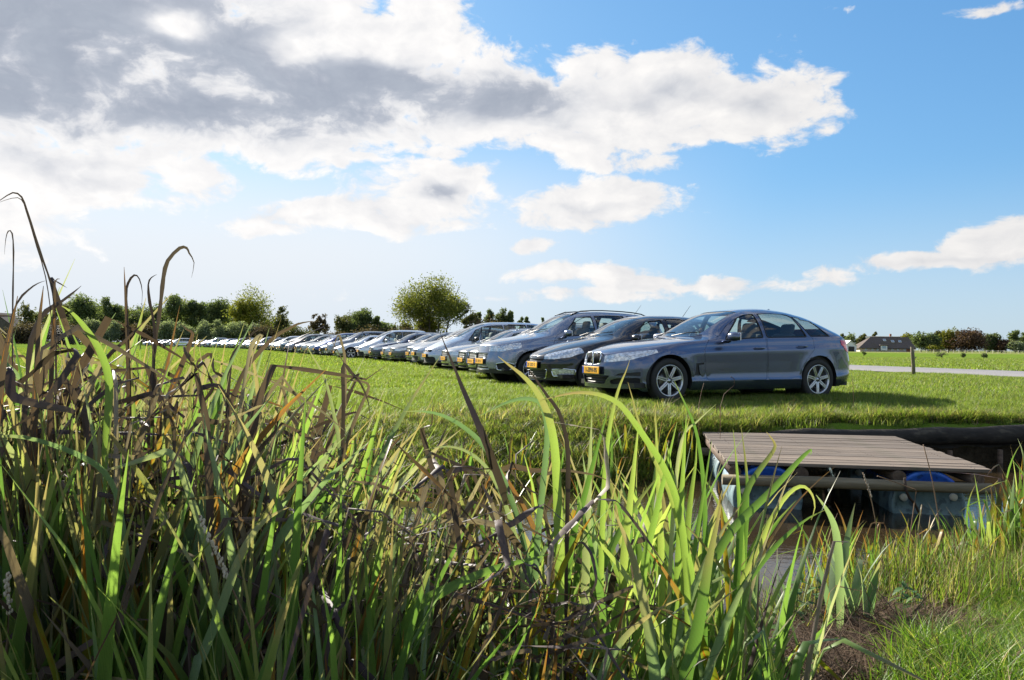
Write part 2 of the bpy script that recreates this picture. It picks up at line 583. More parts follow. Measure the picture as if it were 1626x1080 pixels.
# ================================================================== grass, as instanced tufts of real blades
def mk_leafmat(name, stops, rough=.5, trans=.35, var=.25, spec=.35, uvramp=None, mottle=None):
    """leaf: colour by random object/instance and along the blade, light shines through it"""
    m, T = new_mat(name)
    oi = T.n('ShaderNodeObjectInfo').outputs['Random']
    geo = T.n('ShaderNodeNewGeometry')
    isl = geo.outputs['Random Per Island']
    rnd = T.m('FRACT', T.m('ADD', T.m('MULTIPLY', oi, 7.31), T.m('MULTIPLY', isl, 3.17)))
    c = T.ramp(rnd, stops)
    uv = T.n('ShaderNodeUVMap', uv_map='uv').outputs[0]
    u, v, _ = T.sep(uv)
    pos = geo.outputs['Position']
    if uvramp:
        nz = T.noise(pos, 9.0, 3)
        vv = T.m('ADD', v, T.m('MULTIPLY', T.m('SUBTRACT', nz, .5), .35))
        vv = T.m('ADD', vv, T.m('MULTIPLY', T.m('SUBTRACT', oi, .5), .35))
        nd = T.t.nodes.new('ShaderNodeMix'); nd.data_type = 'RGBA'
        f, cc = uvramp
        T.set(nd.inputs[0], T.sstep(vv, f[0], f[1])); T.set(nd.inputs[6], c); T.set(nd.inputs[7], cc)
        c = nd.outputs[2]
    if mottle:
        mn = T.noise(T.vm('ADD', T.comb(T.m('MULTIPLY', u, 3), T.m('MULTIPLY', v, 14), T.m('MULTIPLY', oi, 40)), (0, 0, 0)), 1.0, 4, .65)
        c = T.mix(T.sstep(mn, mottle[0], mottle[1]), c, mottle[2])
    # fine ribs along the blade
    rib = T.m('SINE', T.m('MULTIPLY', u, 60.0))
    c = T.mix(T.m('ADD', .5, T.m('MULTIPLY', rib, .5)), T.mix(1.0, c, (.74, .76, .74), 'MULTIPLY'), c)
    sp = T.sstep(T.noise(pos, 420.0, 2, .6), .60, .72)
    c = T.mix(T.m('MULTIPLY', sp, .45), c, (.10, .07, .04))
    p = T.princ(Base_Color=c, Roughness=rough)
    T.set(p.inputs['Specular IOR Level'], spec)
    tr = T.n('ShaderNodeBsdfTranslucent')
    T.set(tr.inputs['Color'], T.mix(1.0, c, (1.25, 1.35, .7), 'MULTIPLY'))
    mx = T.n('ShaderNodeMixShader')
    mx.inputs[0].default_value = trans
    T.t.links.new(p.outputs[0], mx.inputs[1]); T.t.links.new(tr.outputs[0], mx.inputs[2])
    T.out(mx.outputs[0])
    return m


M_GRASS = mk_leafmat('meadow_grass', [(0, (.095, .15, .022)), (.35, (.14, .20, .032)), (.7, (.19, .25, .05)), (.9, (.26, .29, .07)), (1, (.38, .34, .15))], .5, .56)
M_GRASS_L = mk_leafmat('lush_grass', [(0, (.08, .17, .015)), (.5, (.14, .25, .025)), (.85, (.22, .31, .045)), (1, (.36, .34, .12))], .5, .45)
M_GRASS_Y = mk_leafmat('bank_grass', [(0, (.09, .15, .02)), (.4, (.17, .24, .035)), (.7, (.30, .30, .08)), (1, (.46, .37, .19))], .5, .58)
M_STRAW = mk_leafmat('dead_straw', [(0, (.10, .06, .04)), (.5, (.19, .12, .08)), (.8, (.30, .2, .13)), (1, (.42, .31, .2))], .7, .15, spec=.15)


M_MAT = mk_leafmat('matted_straw', [(0, (.045, .028, .018)), (.5, (.095, .06, .04)), (.85, (.16, .11, .075)), (1, (.28, .2, .14))], .8, .08, spec=.1)


def blades_np(n, spread, h0, h1, wd, lean=.35, seg=3, seed=0, curl=.4):
    """n grass blades in a tuft: arrays of vertices, quads, uv"""
    g = np.random.default_rng(seed)
    V, Q, U = [], [], []
    for i in range(n):
        r = spread * math.sqrt(g.random()); a = g.random() * 2 * PI
        bx, by = r * math.cos(a), r * math.sin(a)
        h = h0 + (h1 - h0) * g.random()
        d = g.random() * 2 * PI
        dx, dy = math.cos(d), math.sin(d)
        ln = (g.random() * lean + .05) * h
        px, py = -dy, dx
        w_ = wd * (.6 + .8 * g.random())
        tw = (g.random() - .5) * 1.5
        b0 = len(V)
        for k in range(seg + 1):
            t = k / seg
            s = t**1.7
            z = h * (t - curl * .35 * lean * t * t * t)
            ww = w_ * (1 - t**1.5) * .5 + .0003
            cs, sn = math.cos(tw * t), math.sin(tw * t)
            wx, wy = (px * cs - py * sn) * ww, (px * sn + py * cs) * ww
            cx, cy = bx + dx * ln * s, by + dy * ln * s
            V.append((cx - wx, cy - wy, z)); V.append((cx + wx, cy + wy, z))
            U.append((0, t)); U.append((1, t))
        for k in range(seg):
            q = b0 + 2 * k
            Q.append((q, q + 1, q + 3, q + 2))
    return np.array(V), np.array(Q), np.array(U)


def tuft_mesh(name, mats, mat_share, *a, **k):
    V, Q, U = blades_np(*a, **k)
    g = np.random.default_rng(5 + k.get('seed', 0))
    seg = k.get('seg', 3)
    nb = len(Q) // seg
    mi = np.repeat(g.choice(len(mats), nb, p=mat_share), seg)
    me = np_mesh(name, V, Q, U, mi)
    for m_ in mats: me.materials.append(m_)
    return me


def scatter(name, label, pts, rots, scl, mesh, smin=None, tilt=0.0):
    """one object kind = stuff: a point cloud whose geometry nodes set the tuft mesh on every point"""
    n = len(pts)
    me = bpy.data.meshes.new(name)
    me.vertices.add(n)
    me.vertices.foreach_set('co', np.asarray(pts, np.float32).ravel())
    a = me.attributes.new('rot', 'FLOAT_VECTOR', 'POINT')
    rr = np.zeros((n, 3), np.float32); rr[:, 2] = rots
    if tilt:
        rr[:, 0] = nrng.normal(0, tilt, n); rr[:, 1] = nrng.normal(0, tilt, n)
    a.data.foreach_set('vector', rr.ravel())
    b = me.attributes.new('scl', 'FLOAT', 'POINT')
    b.data.foreach_set('value', np.asarray(scl, np.float32))
    o = link(name, me)
    src = bpy.data.objects.new(name + '_tuft', mesh)      # not in the scene: only the nodes read it
    ng = bpy.data.node_groups.new(name, 'GeometryNodeTree')
    ng.interface.new_socket('Geometry', in_out='INPUT', socket_type='NodeSocketGeometry')
    ng.interface.new_socket('Geometry', in_out='OUTPUT', socket_type='NodeSocketGeometry')
    gi = ng.nodes.new('NodeGroupInput'); go = ng.nodes.new('NodeGroupOutput')
    oi = ng.nodes.new('GeometryNodeObjectInfo'); oi.inputs['Object'].default_value = src
    iop = ng.nodes.new('GeometryNodeInstanceOnPoints')
    ar = ng.nodes.new('GeometryNodeInputNamedAttribute'); ar.data_type = 'FLOAT_VECTOR'; ar.inputs['Name'].default_value = 'rot'
    asc = ng.nodes.new('GeometryNodeInputNamedAttribute'); asc.data_type = 'FLOAT'; asc.inputs['Name'].default_value = 'scl'
    L = ng.links.new
    mp = ng.nodes.new('GeometryNodeMeshToPoints')
    L(gi.outputs[0], mp.inputs['Mesh'])
    L(mp.outputs[0], iop.inputs['Points'])
    L(oi.outputs['Geometry'], iop.inputs['Instance'])
    L(ar.outputs['Attribute'], iop.inputs['Rotation'])
    L(asc.outputs['Attribute'], iop.inputs['Scale'])
    L(iop.outputs[0], go.inputs[0])
    md = o.modifiers.new('tufts', 'NODES')
    md.node_group = ng
    tag(o, label, kind='stuff')
    return o


def in_view(x, y, margin=.08):
    u = x / np.maximum(y, .1)
    return np.abs(u) < (813 / F + margin)


def road_mask(x, y):
    ex = np.interp(y, [p[1] for p in ROAD_N], [p[0] for p in ROAD_N])
    return (x > ex - .1) & (x < ex + 6.6)


# short meadow turf: density falls with distance, tufts grow wider
def turf_points(y0, y1, dens, seed, edge=0.5):
    g = np.random.default_rng(seed)
    hw = (813 / F + .1) * y1 + 1
    n = int(2 * hw * (y1 - y0) * dens)
    x = g.uniform(-hw, hw, n); y = g.uniform(y0, y1, n)
    ok = in_view(x, y) & (y > far_y(x) + slope_w(x) * edge) & ~road_mask(x, y)
    x, y = x[ok], y[ok]
    return x, y, ground_z(x, y)


TM1 = tuft_mesh('turf_a', [M_GRASS, M_STRAW], [.9, .1], 110, .17, .045, .12, .0055, seed=1, lean=.8)
TM2 = tuft_mesh('turf_b', [M_GRASS, M_STRAW], [.9, .1], 120, .36, .04, .10, .011, seed=2, lean=.8, seg=2)
TM3 = tuft_mesh('turf_c', [M_GRASS, M_STRAW], [.92, .08], 130, .95, .05, .12, .028, seed=3, lean=.7, seg=2)
for nm, (y0, y1, d_, sd_, msh, sc_) in {'meadow_grass': (7, 14, 34, 21, TM1, 1.0), 'meadow_grass_mid': (14, 30, 8.5, 22, TM2, 1.0), 'meadow_grass_far': (30, 85, 1.3, 23, TM3, 1.0)}.items():
    x, y, z = turf_points(y0, y1, d_, sd_)
    s_ = 1 + .9 * vnoise(x, y, 2.3, 8) + .5 * vnoise(x, y, .7, 9)
    scatter('meadow_grass', {'meadow_grass': 'short bright turf between the ditch and the first cars', 'meadow_grass_mid': 'short turf around and in front of the middle cars', 'meadow_grass_far': 'distant meadow turf along the far car row'}[nm],
            np.stack([x, y, z - .005], 1), nrng.uniform(0, 6.28, len(x)), np.clip(s_, .45, 2.2) * sc_, msh)

# taller tufts and dead stalks on the far bank slope and its edge
BM1 = tuft_mesh('bank_tuft_a', [M_GRASS_Y, M_GRASS, M_STRAW], [.45, .35, .2], 110, .13, .05, .15, .0065, seed=4, lean=1.4, seg=4)
BM2 = tuft_mesh('bank_tuft_b', [M_GRASS_Y, M_STRAW], [.7, .3], 60, .08, .12, .30, .007, seed=5, lean=1.2, seg=4)
g = np.random.default_rng(31)
n = 7000
x = g.uniform(-8, 9, n)
d = g.uniform(-.02, 1, n)**1.2 * (slope_w(x) + .35)
y = far_y(x) + d
ok = in_view(x, y)
# nothing grows through the rubber revetment on the right
ok &= ~((x > 3.0) & (y < far_y(x) + .34))
x, y = x[ok], y[ok]
sc_ = .75 + .6 * (vnoise(x, y, .8, 6) + .5)
scatter('bank_grass', 'long rough grass hanging over the far ditch bank', np.stack([x, y, ground_z(x, y) - .01], 1), g.uniform(0, 6.28, len(x)), sc_, BM1, tilt=.15)
n = 420
x = g.uniform(-7.5, 8.5, n); y = far_y(x) + slope_w(x) + g.normal(0.1, .28, n)
ok = in_view(x, y) & (vnoise(x, y, 1.3, 12) > .02) & ~((x > 3.0) & (y < far_y(x) + .42))
x, y = x[ok], y[ok]
scatter('bank_grass', 'taller yellowing tussocks along the edge of the far bank', np.stack([x, y, ground_z(x, y) - .01], 1), g.uniform(0, 6.28, len(x)), g.uniform(.6, 1.15, len(x)), BM2, tilt=.1)
# darker rank tussocks in the meadow
n = 900
x = g.uniform(-14, 14, n); y = g.uniform(8.5, 26, n)
ok = in_view(x, y) & (vnoise(x, y, 2.6, 14) > .20) & (y > far_y(x) + 1.2) & ~road_mask(x, y)
x, y = x[ok], y[ok]
scatter('bank_grass', 'small rank tussocks standing out of the short turf', np.stack([x, y, ground_z(x, y) - .01], 1), g.uniform(0, 6.28, len(x)), g.uniform(.35, .62, len(x)), BM1, tilt=.1)

# ---- near bank, bottom right: lush blades in the sun, matted straw behind them
NG = tuft_mesh('near_tuft', [M_GRASS_L, M_GRASS_Y, M_STRAW], [.82, .12, .06], 60, .075, .05, .16, .0042, seed=6, lean=1.3, seg=5)
def near_pts(n, seed, cond):
    g = np.random.default_rng(seed)
    x = g.uniform(-1.5, 5.5, n); y = g.uniform(.8, 6.0, n)
    ok = in_view(x, y, .15) & cond(x, y)
    x, y = x[ok], y[ok]
    return x, y, ground_z(x, y)
# front edge of the lush grass: runs from the bottom of the view up to the right
lush_y = lerp_pts([(-1, .6), (.2, 1.2), (.75, 2.1), (1.1, 2.45), (1.5, 2.9), (1.9, 3.35), (2.3, 3.9), (3.0, 4.6), (4.5, 5.3), (6, 5.6)])
x, y, z = near_pts(15000, 41, lambda x, y: (y < lush_y(x) + .12 * vnoise(x, y, .4, 3)) & (x > .15))
sc_ = np.clip(.85 + .9 * vnoise(x, y, .5, 7) + .35 * nrng.random(len(x)), .4, 1.6)
scatter('near_grass', 'sunlit lush grass on the near bank at the lower right', np.stack([x, y, z - .01], 1), nrng.uniform(0, 6.28, len(x)), sc_, NG, tilt=.25)
ST = tuft_mesh('straw_mat', [M_MAT], [1.0], 70, .10, .010, .035, .003, seed=7, lean=9.0, seg=4, curl=.0)
x, y, z = near_pts(9000, 42, lambda x, y: (y > lush_y(x) - .25) & (y < near_y(x) - .08) & (x > .1) & (x < 1.85 + .5 * vnoise(x, y, .5, 5)))
scatter('straw', 'matted brown dead stalks on the near bank', np.stack([x, y, z + nrng.uniform(0, .035, len(x))], 1), nrng.uniform(0, 6.28, len(x)), nrng.uniform(.7, 1.4, len(x)), ST, tilt=.25)
# thin upright grass at the edge of the water
WG = tuft_mesh('water_edge_grass', [M_GRASS_Y, M_GRASS_L, M_STRAW], [.5, .35, .15], 26, .09, .10, .34, .0052, seed=8, lean=.6, seg=5)
x, y, z = near_pts(5200, 43, lambda x, y: (y > near_y(x) - .45 - .75 * np.clip((x - 1.5) / .9, 0, 1)) & (y < near_y(x) + .10) & (x > 1.15) & (vnoise(x, y, .35, 9) > .12 - .55 * np.clip((x - 1.5) / .9, 0, 1)))
scatter('water_edge_grass', 'thin upright grass at the water edge below the raft', np.stack([x, y, np.maximum(z, -.62) - .01], 1), nrng.uniform(0, 6.28, len(x)), np.clip(.50 + .20 * x + .5 * vnoise(x, y, .5, 2), .4, 1.5), WG, tilt=.12)
x, y, z = near_pts(500, 44, lambda x, y: (y > near_y(x) - 1.3) & (y < near_y(x) + .05) & (x > .2) & (x < 2.2))
scatter('water_edge_grass', 'loose thin grass among the dead stalks on the near bank', np.stack([x, y, z - .01], 1), nrng.uniform(0, 6.28, len(x)), nrng.uniform(.25, .6, len(x)), WG, tilt=.3)
# ================================================================== car materials
def mk(name, base, rough=0.5, metal=0.0, **kw):
    m, T = new_mat(name)
    p = T.princ(Base_Color=base, Roughness=rough, Metallic=metal)
    for k, v in kw.items():
        T.set(p.inputs[k.replace('_', ' ')], v)
    T.out(p.outputs[0])
    return m


def mk_paint():
    m, T = new_mat('car_paint')
    oi = T.n('ShaderNodeObjectInfo')
    tcn = T.n('ShaderNodeTexCoord').outputs['Object']
    dust = T.noise(tcn, 6.0, 5, .6)
    z = T.sep(tcn)[2]
    low = T.m('MULTIPLY', T.sstep(z, 0.55, 0.15), T.sstep(dust, 0.35, 0.7))
    col = T.mix(T.m('MULTIPLY', low, 0.35), oi.outputs['Color'], (0.16, 0.14, 0.11))
    p = T.princ(Base_Color=col, Metallic=0.8, Roughness=T.m('ADD', 0.19, T.m('MULTIPLY', dust, 0.10)))
    T.set(p.inputs['Coat Weight'], 1.0)
    T.set(p.inputs['Coat Roughness'], T.m('ADD', 0.03, T.m('MULTIPLY', low, 0.25)))
    T.out(p.outputs[0])
    return m


def mk_glass():
    m, T = new_mat('car_glass')
    tr = T.n('ShaderNodeBsdfTransparent', inp={'Color': (0.74, 0.82, 0.80)})
    gl = T.n('ShaderNodeBsdfGlossy', inp={'Color': (1, 1, 1), 'Roughness': 0.02})
    ge = T.n('ShaderNodeNewGeometry')
    dt = T.n('ShaderNodeVectorMath', operation='DOT_PRODUCT')
    T.set(dt.inputs[0], ge.outputs['Normal']); T.set(dt.inputs[1], ge.outputs['Incoming'])
    c1 = T.m('SUBTRACT', 1.0, T.m('ABSOLUTE', dt.outputs['Value']), clamp=True)
    fr = T.m('ADD', .07, T.m('MULTIPLY', T.m('POWER', c1, 4.0), .93))
    mx = T.n('ShaderNodeMixShader')
    T.t.links.new(fr, mx.inputs[0])
    T.t.links.new(tr.outputs[0], mx.inputs[1])
    T.t.links.new(gl.outputs[0], mx.inputs[2])
    T.out(mx.outputs[0])
    return m


def mk_lamp_glass():
    m, T = new_mat('headlight_lens')
    tcn = T.n('ShaderNodeTexCoord').outputs['Object']
    v = T.n('ShaderNodeTexVoronoi', feature='F1', inp={'Scale': 20.0})
    T.set(v.inputs['Vector'], T.vm('MULTIPLY', tcn, (1, 1.0, 1.6)))
    c = T.ramp(v.outputs['Distance'], [(0.0, (.92, .94, .96)), (0.45, (.78, .80, .83)), (0.66, (.35, .36, .39)), (.8, (.8, .82, .85))])
    p = T.princ(Base_Color=c, Metallic=0.5, Roughness=0.16)
    T.set(p.inputs['Coat Weight'], 1.0)
    T.set(p.inputs['Coat Roughness'], 0.02)
    T.out(p.outputs[0])
    return m


M_PAINT = mk_paint()
M_GLASS = mk_glass()
M_LAMP = mk_lamp_glass()
M_TAIL = mk('tail_light_red', (0.80, 0.02, 0.03), .15, 0, Coat_Weight=1.0)
M_BLACK = mk('black_plastic', (0.016, 0.016, 0.017), .42)
M_SEAM = mk('black_rubber_seal', (0.008, 0.008, 0.009), .7)
M_TYRE = mk('tyre_rubber', (0.022, 0.021, 0.02), .75)
M_ALLOY = mk('alloy_wheel', (0.55, 0.56, 0.58), .25, .85)
M_DISC = mk('brake_disc', (0.22, 0.21, 0.2), .4, .9)
M_CHROME = mk('chrome', (0.75, 0.76, 0.78), .1, 1.0)
M_SEAT = mk('seat_fabric', (0.06, 0.058, 0.056), .8)
M_SEATL = mk('seat_fabric_grey', (0.16, 0.155, 0.15), .8)
M_PLATE = mk('number_plate_yellow', (0.85, 0.42, 0.01), .35)
M_PLBLUE = mk('number_plate_blue', (0.01, 0.05, 0.4), .35)
M_INK = mk('number_plate_print', (0.012, 0.012, 0.012), .5)
M_LBLUE = mk('emblem_blue', (0.03, 0.16, 0.5), .25)
M_LWHITE = mk('emblem_white', (0.8, 0.8, 0.8), .25)
M_LBLACK = mk('emblem_black', (0.01, 0.01, 0.01), .25)


def pchip(xs, ys):
    x = np.array(xs, float); y = np.array(ys, float)
    h = np.diff(x); d = np.diff(y) / h
    m = np.zeros(len(x))
    for i in range(1, len(x) - 1):
        if d[i - 1] * d[i] > 0:
            w1 = 2 * h[i] + h[i - 1]; w2 = h[i] + 2 * h[i - 1]
            m[i] = (w1 + w2) / (w1 / d[i - 1] + w2 / d[i])
    m[0] = d[0]; m[-1] = d[-1]

    def f(t):
        t = min(max(t, x[0]), x[-1])
        i = min(int(np.searchsorted(x, t, side='right')) - 1, len(x) - 2)
        i = max(i, 0)
        u = (t - x[i]) / h[i]
        return float((2 * u**3 - 3 * u**2 + 1) * y[i] + (u**3 - 2 * u**2 + u) * h[i] * m[i] + (-2 * u**3 + 3 * u**2) * y[i + 1] + (u**3 - u**2) * h[i] * m[i + 1])
    return f


def curve(pts):
    return pchip([p[0] for p in pts], [p[1] for p in pts])


class CarShape:
    """smooth body surface: x runs from the nose (0) to the tail (L), y across, z up"""

    def __init__(s, sp):
        s.sp = sp
        s.L = sp['L']
        s.zt = curve(sp['zt']); s.zs = curve(sp['zs']); s.zb = curve(sp['zb']); s.w = curve(sp['w'])
        L = s.L
        s.n = curve(sp.get('n', [(0, 2.3), (sp['cowl'], 2.6), (sp['cowl'] + .35, 4.2), (L - 1.2, 4.2), (L - .3, 3.2), (L, 3.0)]))
        s.lean = curve(sp.get('lean', [(0, 0.02), (sp['cowl'], .08), (sp['cowl'] + .4, .24), (L - 1.5, .26), (L - .3, .3), (L, .3)]))
        s.wsr = curve(sp.get('wsr', [(0, .90), (.6, .93), (sp['cowl'], .955), (L - 1.0, .955), (L - .3, .95), (L, .94)]))
        s.bf = sp.get('bowf', .30); s.br = sp.get('bowr', .18); s.bw = sp.get('boww', .20)

    def low(s, x, t):
        zb, zs, w_ = s.zb(x), s.zs(x), s.w(x)
        z = zb + (zs - zb) * t
        ks = [0, .05, .12, .19, .27, .45, .62, .76, .80, .84, .90, 1.0]
        vs = [.93, .965, .985, 1.0, .982, .988, .996, 1.002, 1.0, .974, .972, s.wsr(x)]
        return np.interp(t, ks, vs) * w_, z

    def up(s, x, f):
        zs, zt, w_ = s.zs(x), s.zt(x), s.w(x) * s.wsr(x)
        n = s.n(x)
        return w_ * max(0.0, (1 - f**n))**(1 / n) * (1 - s.lean(x) * f), zs + (zt - zs) * f

    def deform(s, x, y, z):
        L = s.L
        w_ = s.w(min(max(x, 0), L))
        q = min(1.2, abs(y) / max(w_, .1))
        sp = s.sp
        ff = max(0.0, 1 - x / 1.15)**1.6
        nx = x + s.bf * (q**2.6) * ff
        nx += sp.get('rake', .22) * ff * max(0.0, z - .52)**1.4 * 1.6 + .10 * ff * max(0.0, .36 - z)
        fr = max(0.0, 1 - (L - x) / 1.0)**1.5
        nx -= s.br * (q**2.4) * fr
        nx -= fr * (max(0.0, z - .62) * sp.get('rrake', .20) + max(0, .45 - z) * .15)
        c = sp['cowl']
        mid = s.zs(min(max(x, 0), L))
        g = np.clip((z - mid + .03) / .12, 0, 1)
        fw = math.exp(-((x - c - .25) / .55)**2)
        nx += s.bw * q * q * fw * (0.4 + .6 * g)
        for xw in sp['wheels']:
            r_ = math.hypot(x - xw, z - sp['wr'])
            if z < mid and abs(y) > .5 * w_:
                y = y + math.copysign(.014 * math.exp(-((r_ - sp['arch']) / .06)**2), y)
        return nx, y, z

    def pt(s, x, f):
        y, z = s.up(x, f)
        return s.deform(x, y, z)

    def build(s):
        L = s.L
        xs = [0, .015, .04, .07, .11, .16, .22, .29, .37, .46, .56]
        x = .68
        while x < L - .55:
            xs.append(x); x += .085
        xs += [L - .47, L - .38, L - .30, L - .23, L - .17, L - .12, L - .08, L - .045, L - .018, L]
        tl = [0, .025, .05, .12, .19, .23, .27, .36, .45, .54, .62, .70, .76, .80, .84, .90, .95, 1.0]
        rows = []
        K = 20
        for x in xs:
            pts = [s.low(x, t) for t in tl]
            # resample the upper curve evenly along its length
            fs = np.concatenate([np.linspace(0, .9, 60)[1:], np.linspace(.9, 1, 60)[1:]])
            up = np.array([pts[-1]] + [s.up(x, f) for f in fs])
            d = np.concatenate([[0], np.cumsum(np.hypot(*np.diff(up, axis=0).T))])
            tt = np.linspace(0, d[-1], K + 1)[1:]
            up2 = np.stack([np.interp(tt, d, up[:, 0]), np.interp(tt, d, up[:, 1])], 1)
            up2[-1, 0] = 0
            rows.append(pts + [tuple(p) for p in up2])
        bm = bmesh.new()
        n = len(rows[0])
        gl, gr = [], []
        for x, row in zip(xs, rows):
            a, b = [], []
            for j, (y, z) in enumerate(row):
                v = bm.verts.new(s.deform(x, y, z)); a.append(v)
                if j == n - 1: b.append(v)
                else: b.append(bm.verts.new(s.deform(x, -y, z)))
            gl.append(a); gr.append(b)
        for i in range(len(xs) - 1):
            for j in range(n - 1):
                bm.faces.new((gl[i][j], gl[i + 1][j], gl[i + 1][j + 1], gl[i][j + 1]))
                q = [gr[i][j + 1], gr[i + 1][j + 1], gr[i + 1][j], gr[i][j]]
                bm.faces.new(q)
        for (i, x) in ((0, 0.0), (len(xs) - 1, L)):
            M = 14
            prev = None
            for j in range(n):
                a, b = gl[i][j], gr[i][j]
                y0, z0 = rows[i][j]
                if j == n - 1: line = [a]
                else:
                    line = [a] + [bm.verts.new(s.deform(x, y0 * (1 - 2 * k / M), z0)) for k in range(1, M)] + [b]
                if prev:
                    if len(line) > 1:
                        for k in range(M):
                            q = [prev[k], prev[k + 1], line[k + 1], line[k]]
                            bm.faces.new(q if i == 0 else q[::-1])
                    else:
                        for k in range(M):
                            q = [prev[k], prev[k + 1], line[0]]
                            bm.faces.new(q if i == 0 else q[::-1])
                prev = line
        bmesh.ops.remove_doubles(bm, verts=bm.verts, dist=.0008)
        bmesh.ops.recalc_face_normals(bm, faces=bm.faces)
        return bm


AX = {'side': (0, 2, 1), 'front': (1, 2, 0), 'top': (0, 1, 2)}


def pip(x, y, poly):
    c = False
    n = len(poly)
    for i in range(n):
        x1, y1 = poly[i]; x2, y2 = poly[i - 1]
        if (y1 > y) != (y2 > y) and x < (x2 - x1) * (y - y1) / (y2 - y1) + x1:
            c = not c
    return c


def cut(bm, poly, view, cond):
    """knife the outline poly (seen from the side, front or top) into the faces that meet cond; returns the faces inside"""
    a, b, d = AX[view]
    n = len(poly)
    pl, ph = [min(p[0] for p in poly), min(p[1] for p in poly)], [max(p[0] for p in poly), max(p[1] for p in poly)]
    box = {}

    def bb(f):
        us = [v.co[a] for v in f.verts]; vs = [v.co[b] for v in f.verts]
        return min(us), max(us), min(vs), max(vs)
    for f in bm.faces:
        t = bb(f)
        if t[1] >= pl[0] and t[0] <= ph[0] and t[3] >= pl[1] and t[2] <= ph[1] and cond(f):
            box[f] = t
    for i in range(n):
        p, q = poly[i], poly[(i + 1) % n]
        lo = (min(p[0], q[0]) - 1e-4, min(p[1], q[1]) - 1e-4); hi = (max(p[0], q[0]) + 1e-4, max(p[1], q[1]) + 1e-4)
        sel = [f for f, t in box.items() if t[1] >= lo[0] and t[0] <= hi[0] and t[3] >= lo[1] and t[2] <= hi[1]]
        if not sel: continue
        co = [0, 0, 0]; co[a], co[b] = p
        no = [0, 0, 0]; no[a], no[b] = -(q[1] - p[1]), q[0] - p[0]
        if abs(no[a]) + abs(no[b]) < 1e-7: continue
        for f in sel: del box[f]
        geom = list({v for f in sel for v in f.verts}) + list({e for f in sel for e in f.edges}) + sel
        r = bmesh.ops.bisect_plane(bm, geom=geom, dist=1e-5, plane_co=co, plane_no=no)
        for f in r['geom']:
            if isinstance(f, bmesh.types.BMFace) and f.is_valid:
                box[f] = bb(f)
    out = []
    for f in box:
        if not f.is_valid or not cond(f): continue
        c = f.calc_center_median()
        if pip(c[a], c[b], poly): out.append(f)
    return out


def extract(bm, faces, name, mats, parent, off=0.0, wall=True, mat=0, smooth=True, back=0.0, wallmat=None):
    """lift faces out of the shell as an object of their own, moved along the surface normal by off"""
    faces = [f for f in faces if f.is_valid]
    if not faces: return None
    nb = bmesh.new()
    vm = {}
    for f in faces:
        for v in f.verts:
            if v not in vm:
                vm[v] = nb.verts.new(v.co)
        nf = nb.faces.new([vm[v] for v in f.verts])
        nf.smooth = smooth
        nf.material_index = mat
        nf.normal_update()
    nb.normal_update()
    nrm = {}
    for v, nv in vm.items():
        nrm[nv] = v.normal.copy() if v.normal.length > .1 else nv.normal.copy()
    orig = {nv: nv.co.copy() for nv in vm.values()}
    for nv in vm.values():
        nv.co += nrm[nv] * off
    if wall:
        be = [e for e in nb.edges if e.is_boundary]
        m2, m1 = {}, {}
        for e in be:
            for v in e.verts:
                if v not in m2:
                    m2[v] = nb.verts.new(orig[v] - nrm[v] * back)
                    m1[v] = nb.verts.new(v.co)
        for e in be:
            a, b = e.verts
            try:
                f = nb.faces.new((m1[a], m1[b], m2[b], m2[a]))
                f.smooth = False
                f.material_index = mat if wallmat is None else wallmat
            except ValueError:
                pass
    bmesh.ops.delete(bm, geom=faces, context='FACES')
    return bm_obj(name, nb, mats, parent)


def rounded(poly, r=.03, k=3):
    out = []
    n = len(poly)
    for i in range(n):
        p = Vector(poly[i]); a = Vector(poly[i - 1]); b = Vector(poly[(i + 1) % n])
        da, db = (a - p), (b - p)
        ra = min(r, da.length * .45, db.length * .45)
        p0 = p + da.normalized() * ra; p1 = p + db.normalized() * ra
        for t in range(k + 1):
            u = t / k
            out.append(tuple((1 - u)**2 * p0 + 2 * u * (1 - u) * p + u * u * p1))
    return out


def inset_poly(poly, d):
    n = len(poly)
    area = sum(poly[i][0] * poly[(i + 1) % n][1] - poly[(i + 1) % n][0] * poly[i][1] for i in range(n))
    sg = 1 if area > 0 else -1
    out = []
    for i in range(n):
        p = Vector(poly[i]); a = Vector(poly[i - 1]); b = Vector(poly[(i + 1) % n])
        e1 = (p - a).normalized(); e2 = (b - p).normalized()
        n1 = Vector((-e1.y, e1.x)) * sg; n2 = Vector((-e2.y, e2.x)) * sg
        m_ = (n1 + n2)
        if m_.length < 1e-6: m_ = n1
        m_.normalize()
        k = 1 / max(.35, m_.dot(n1))
        out.append(tuple(p + m_ * d * k))
    return out


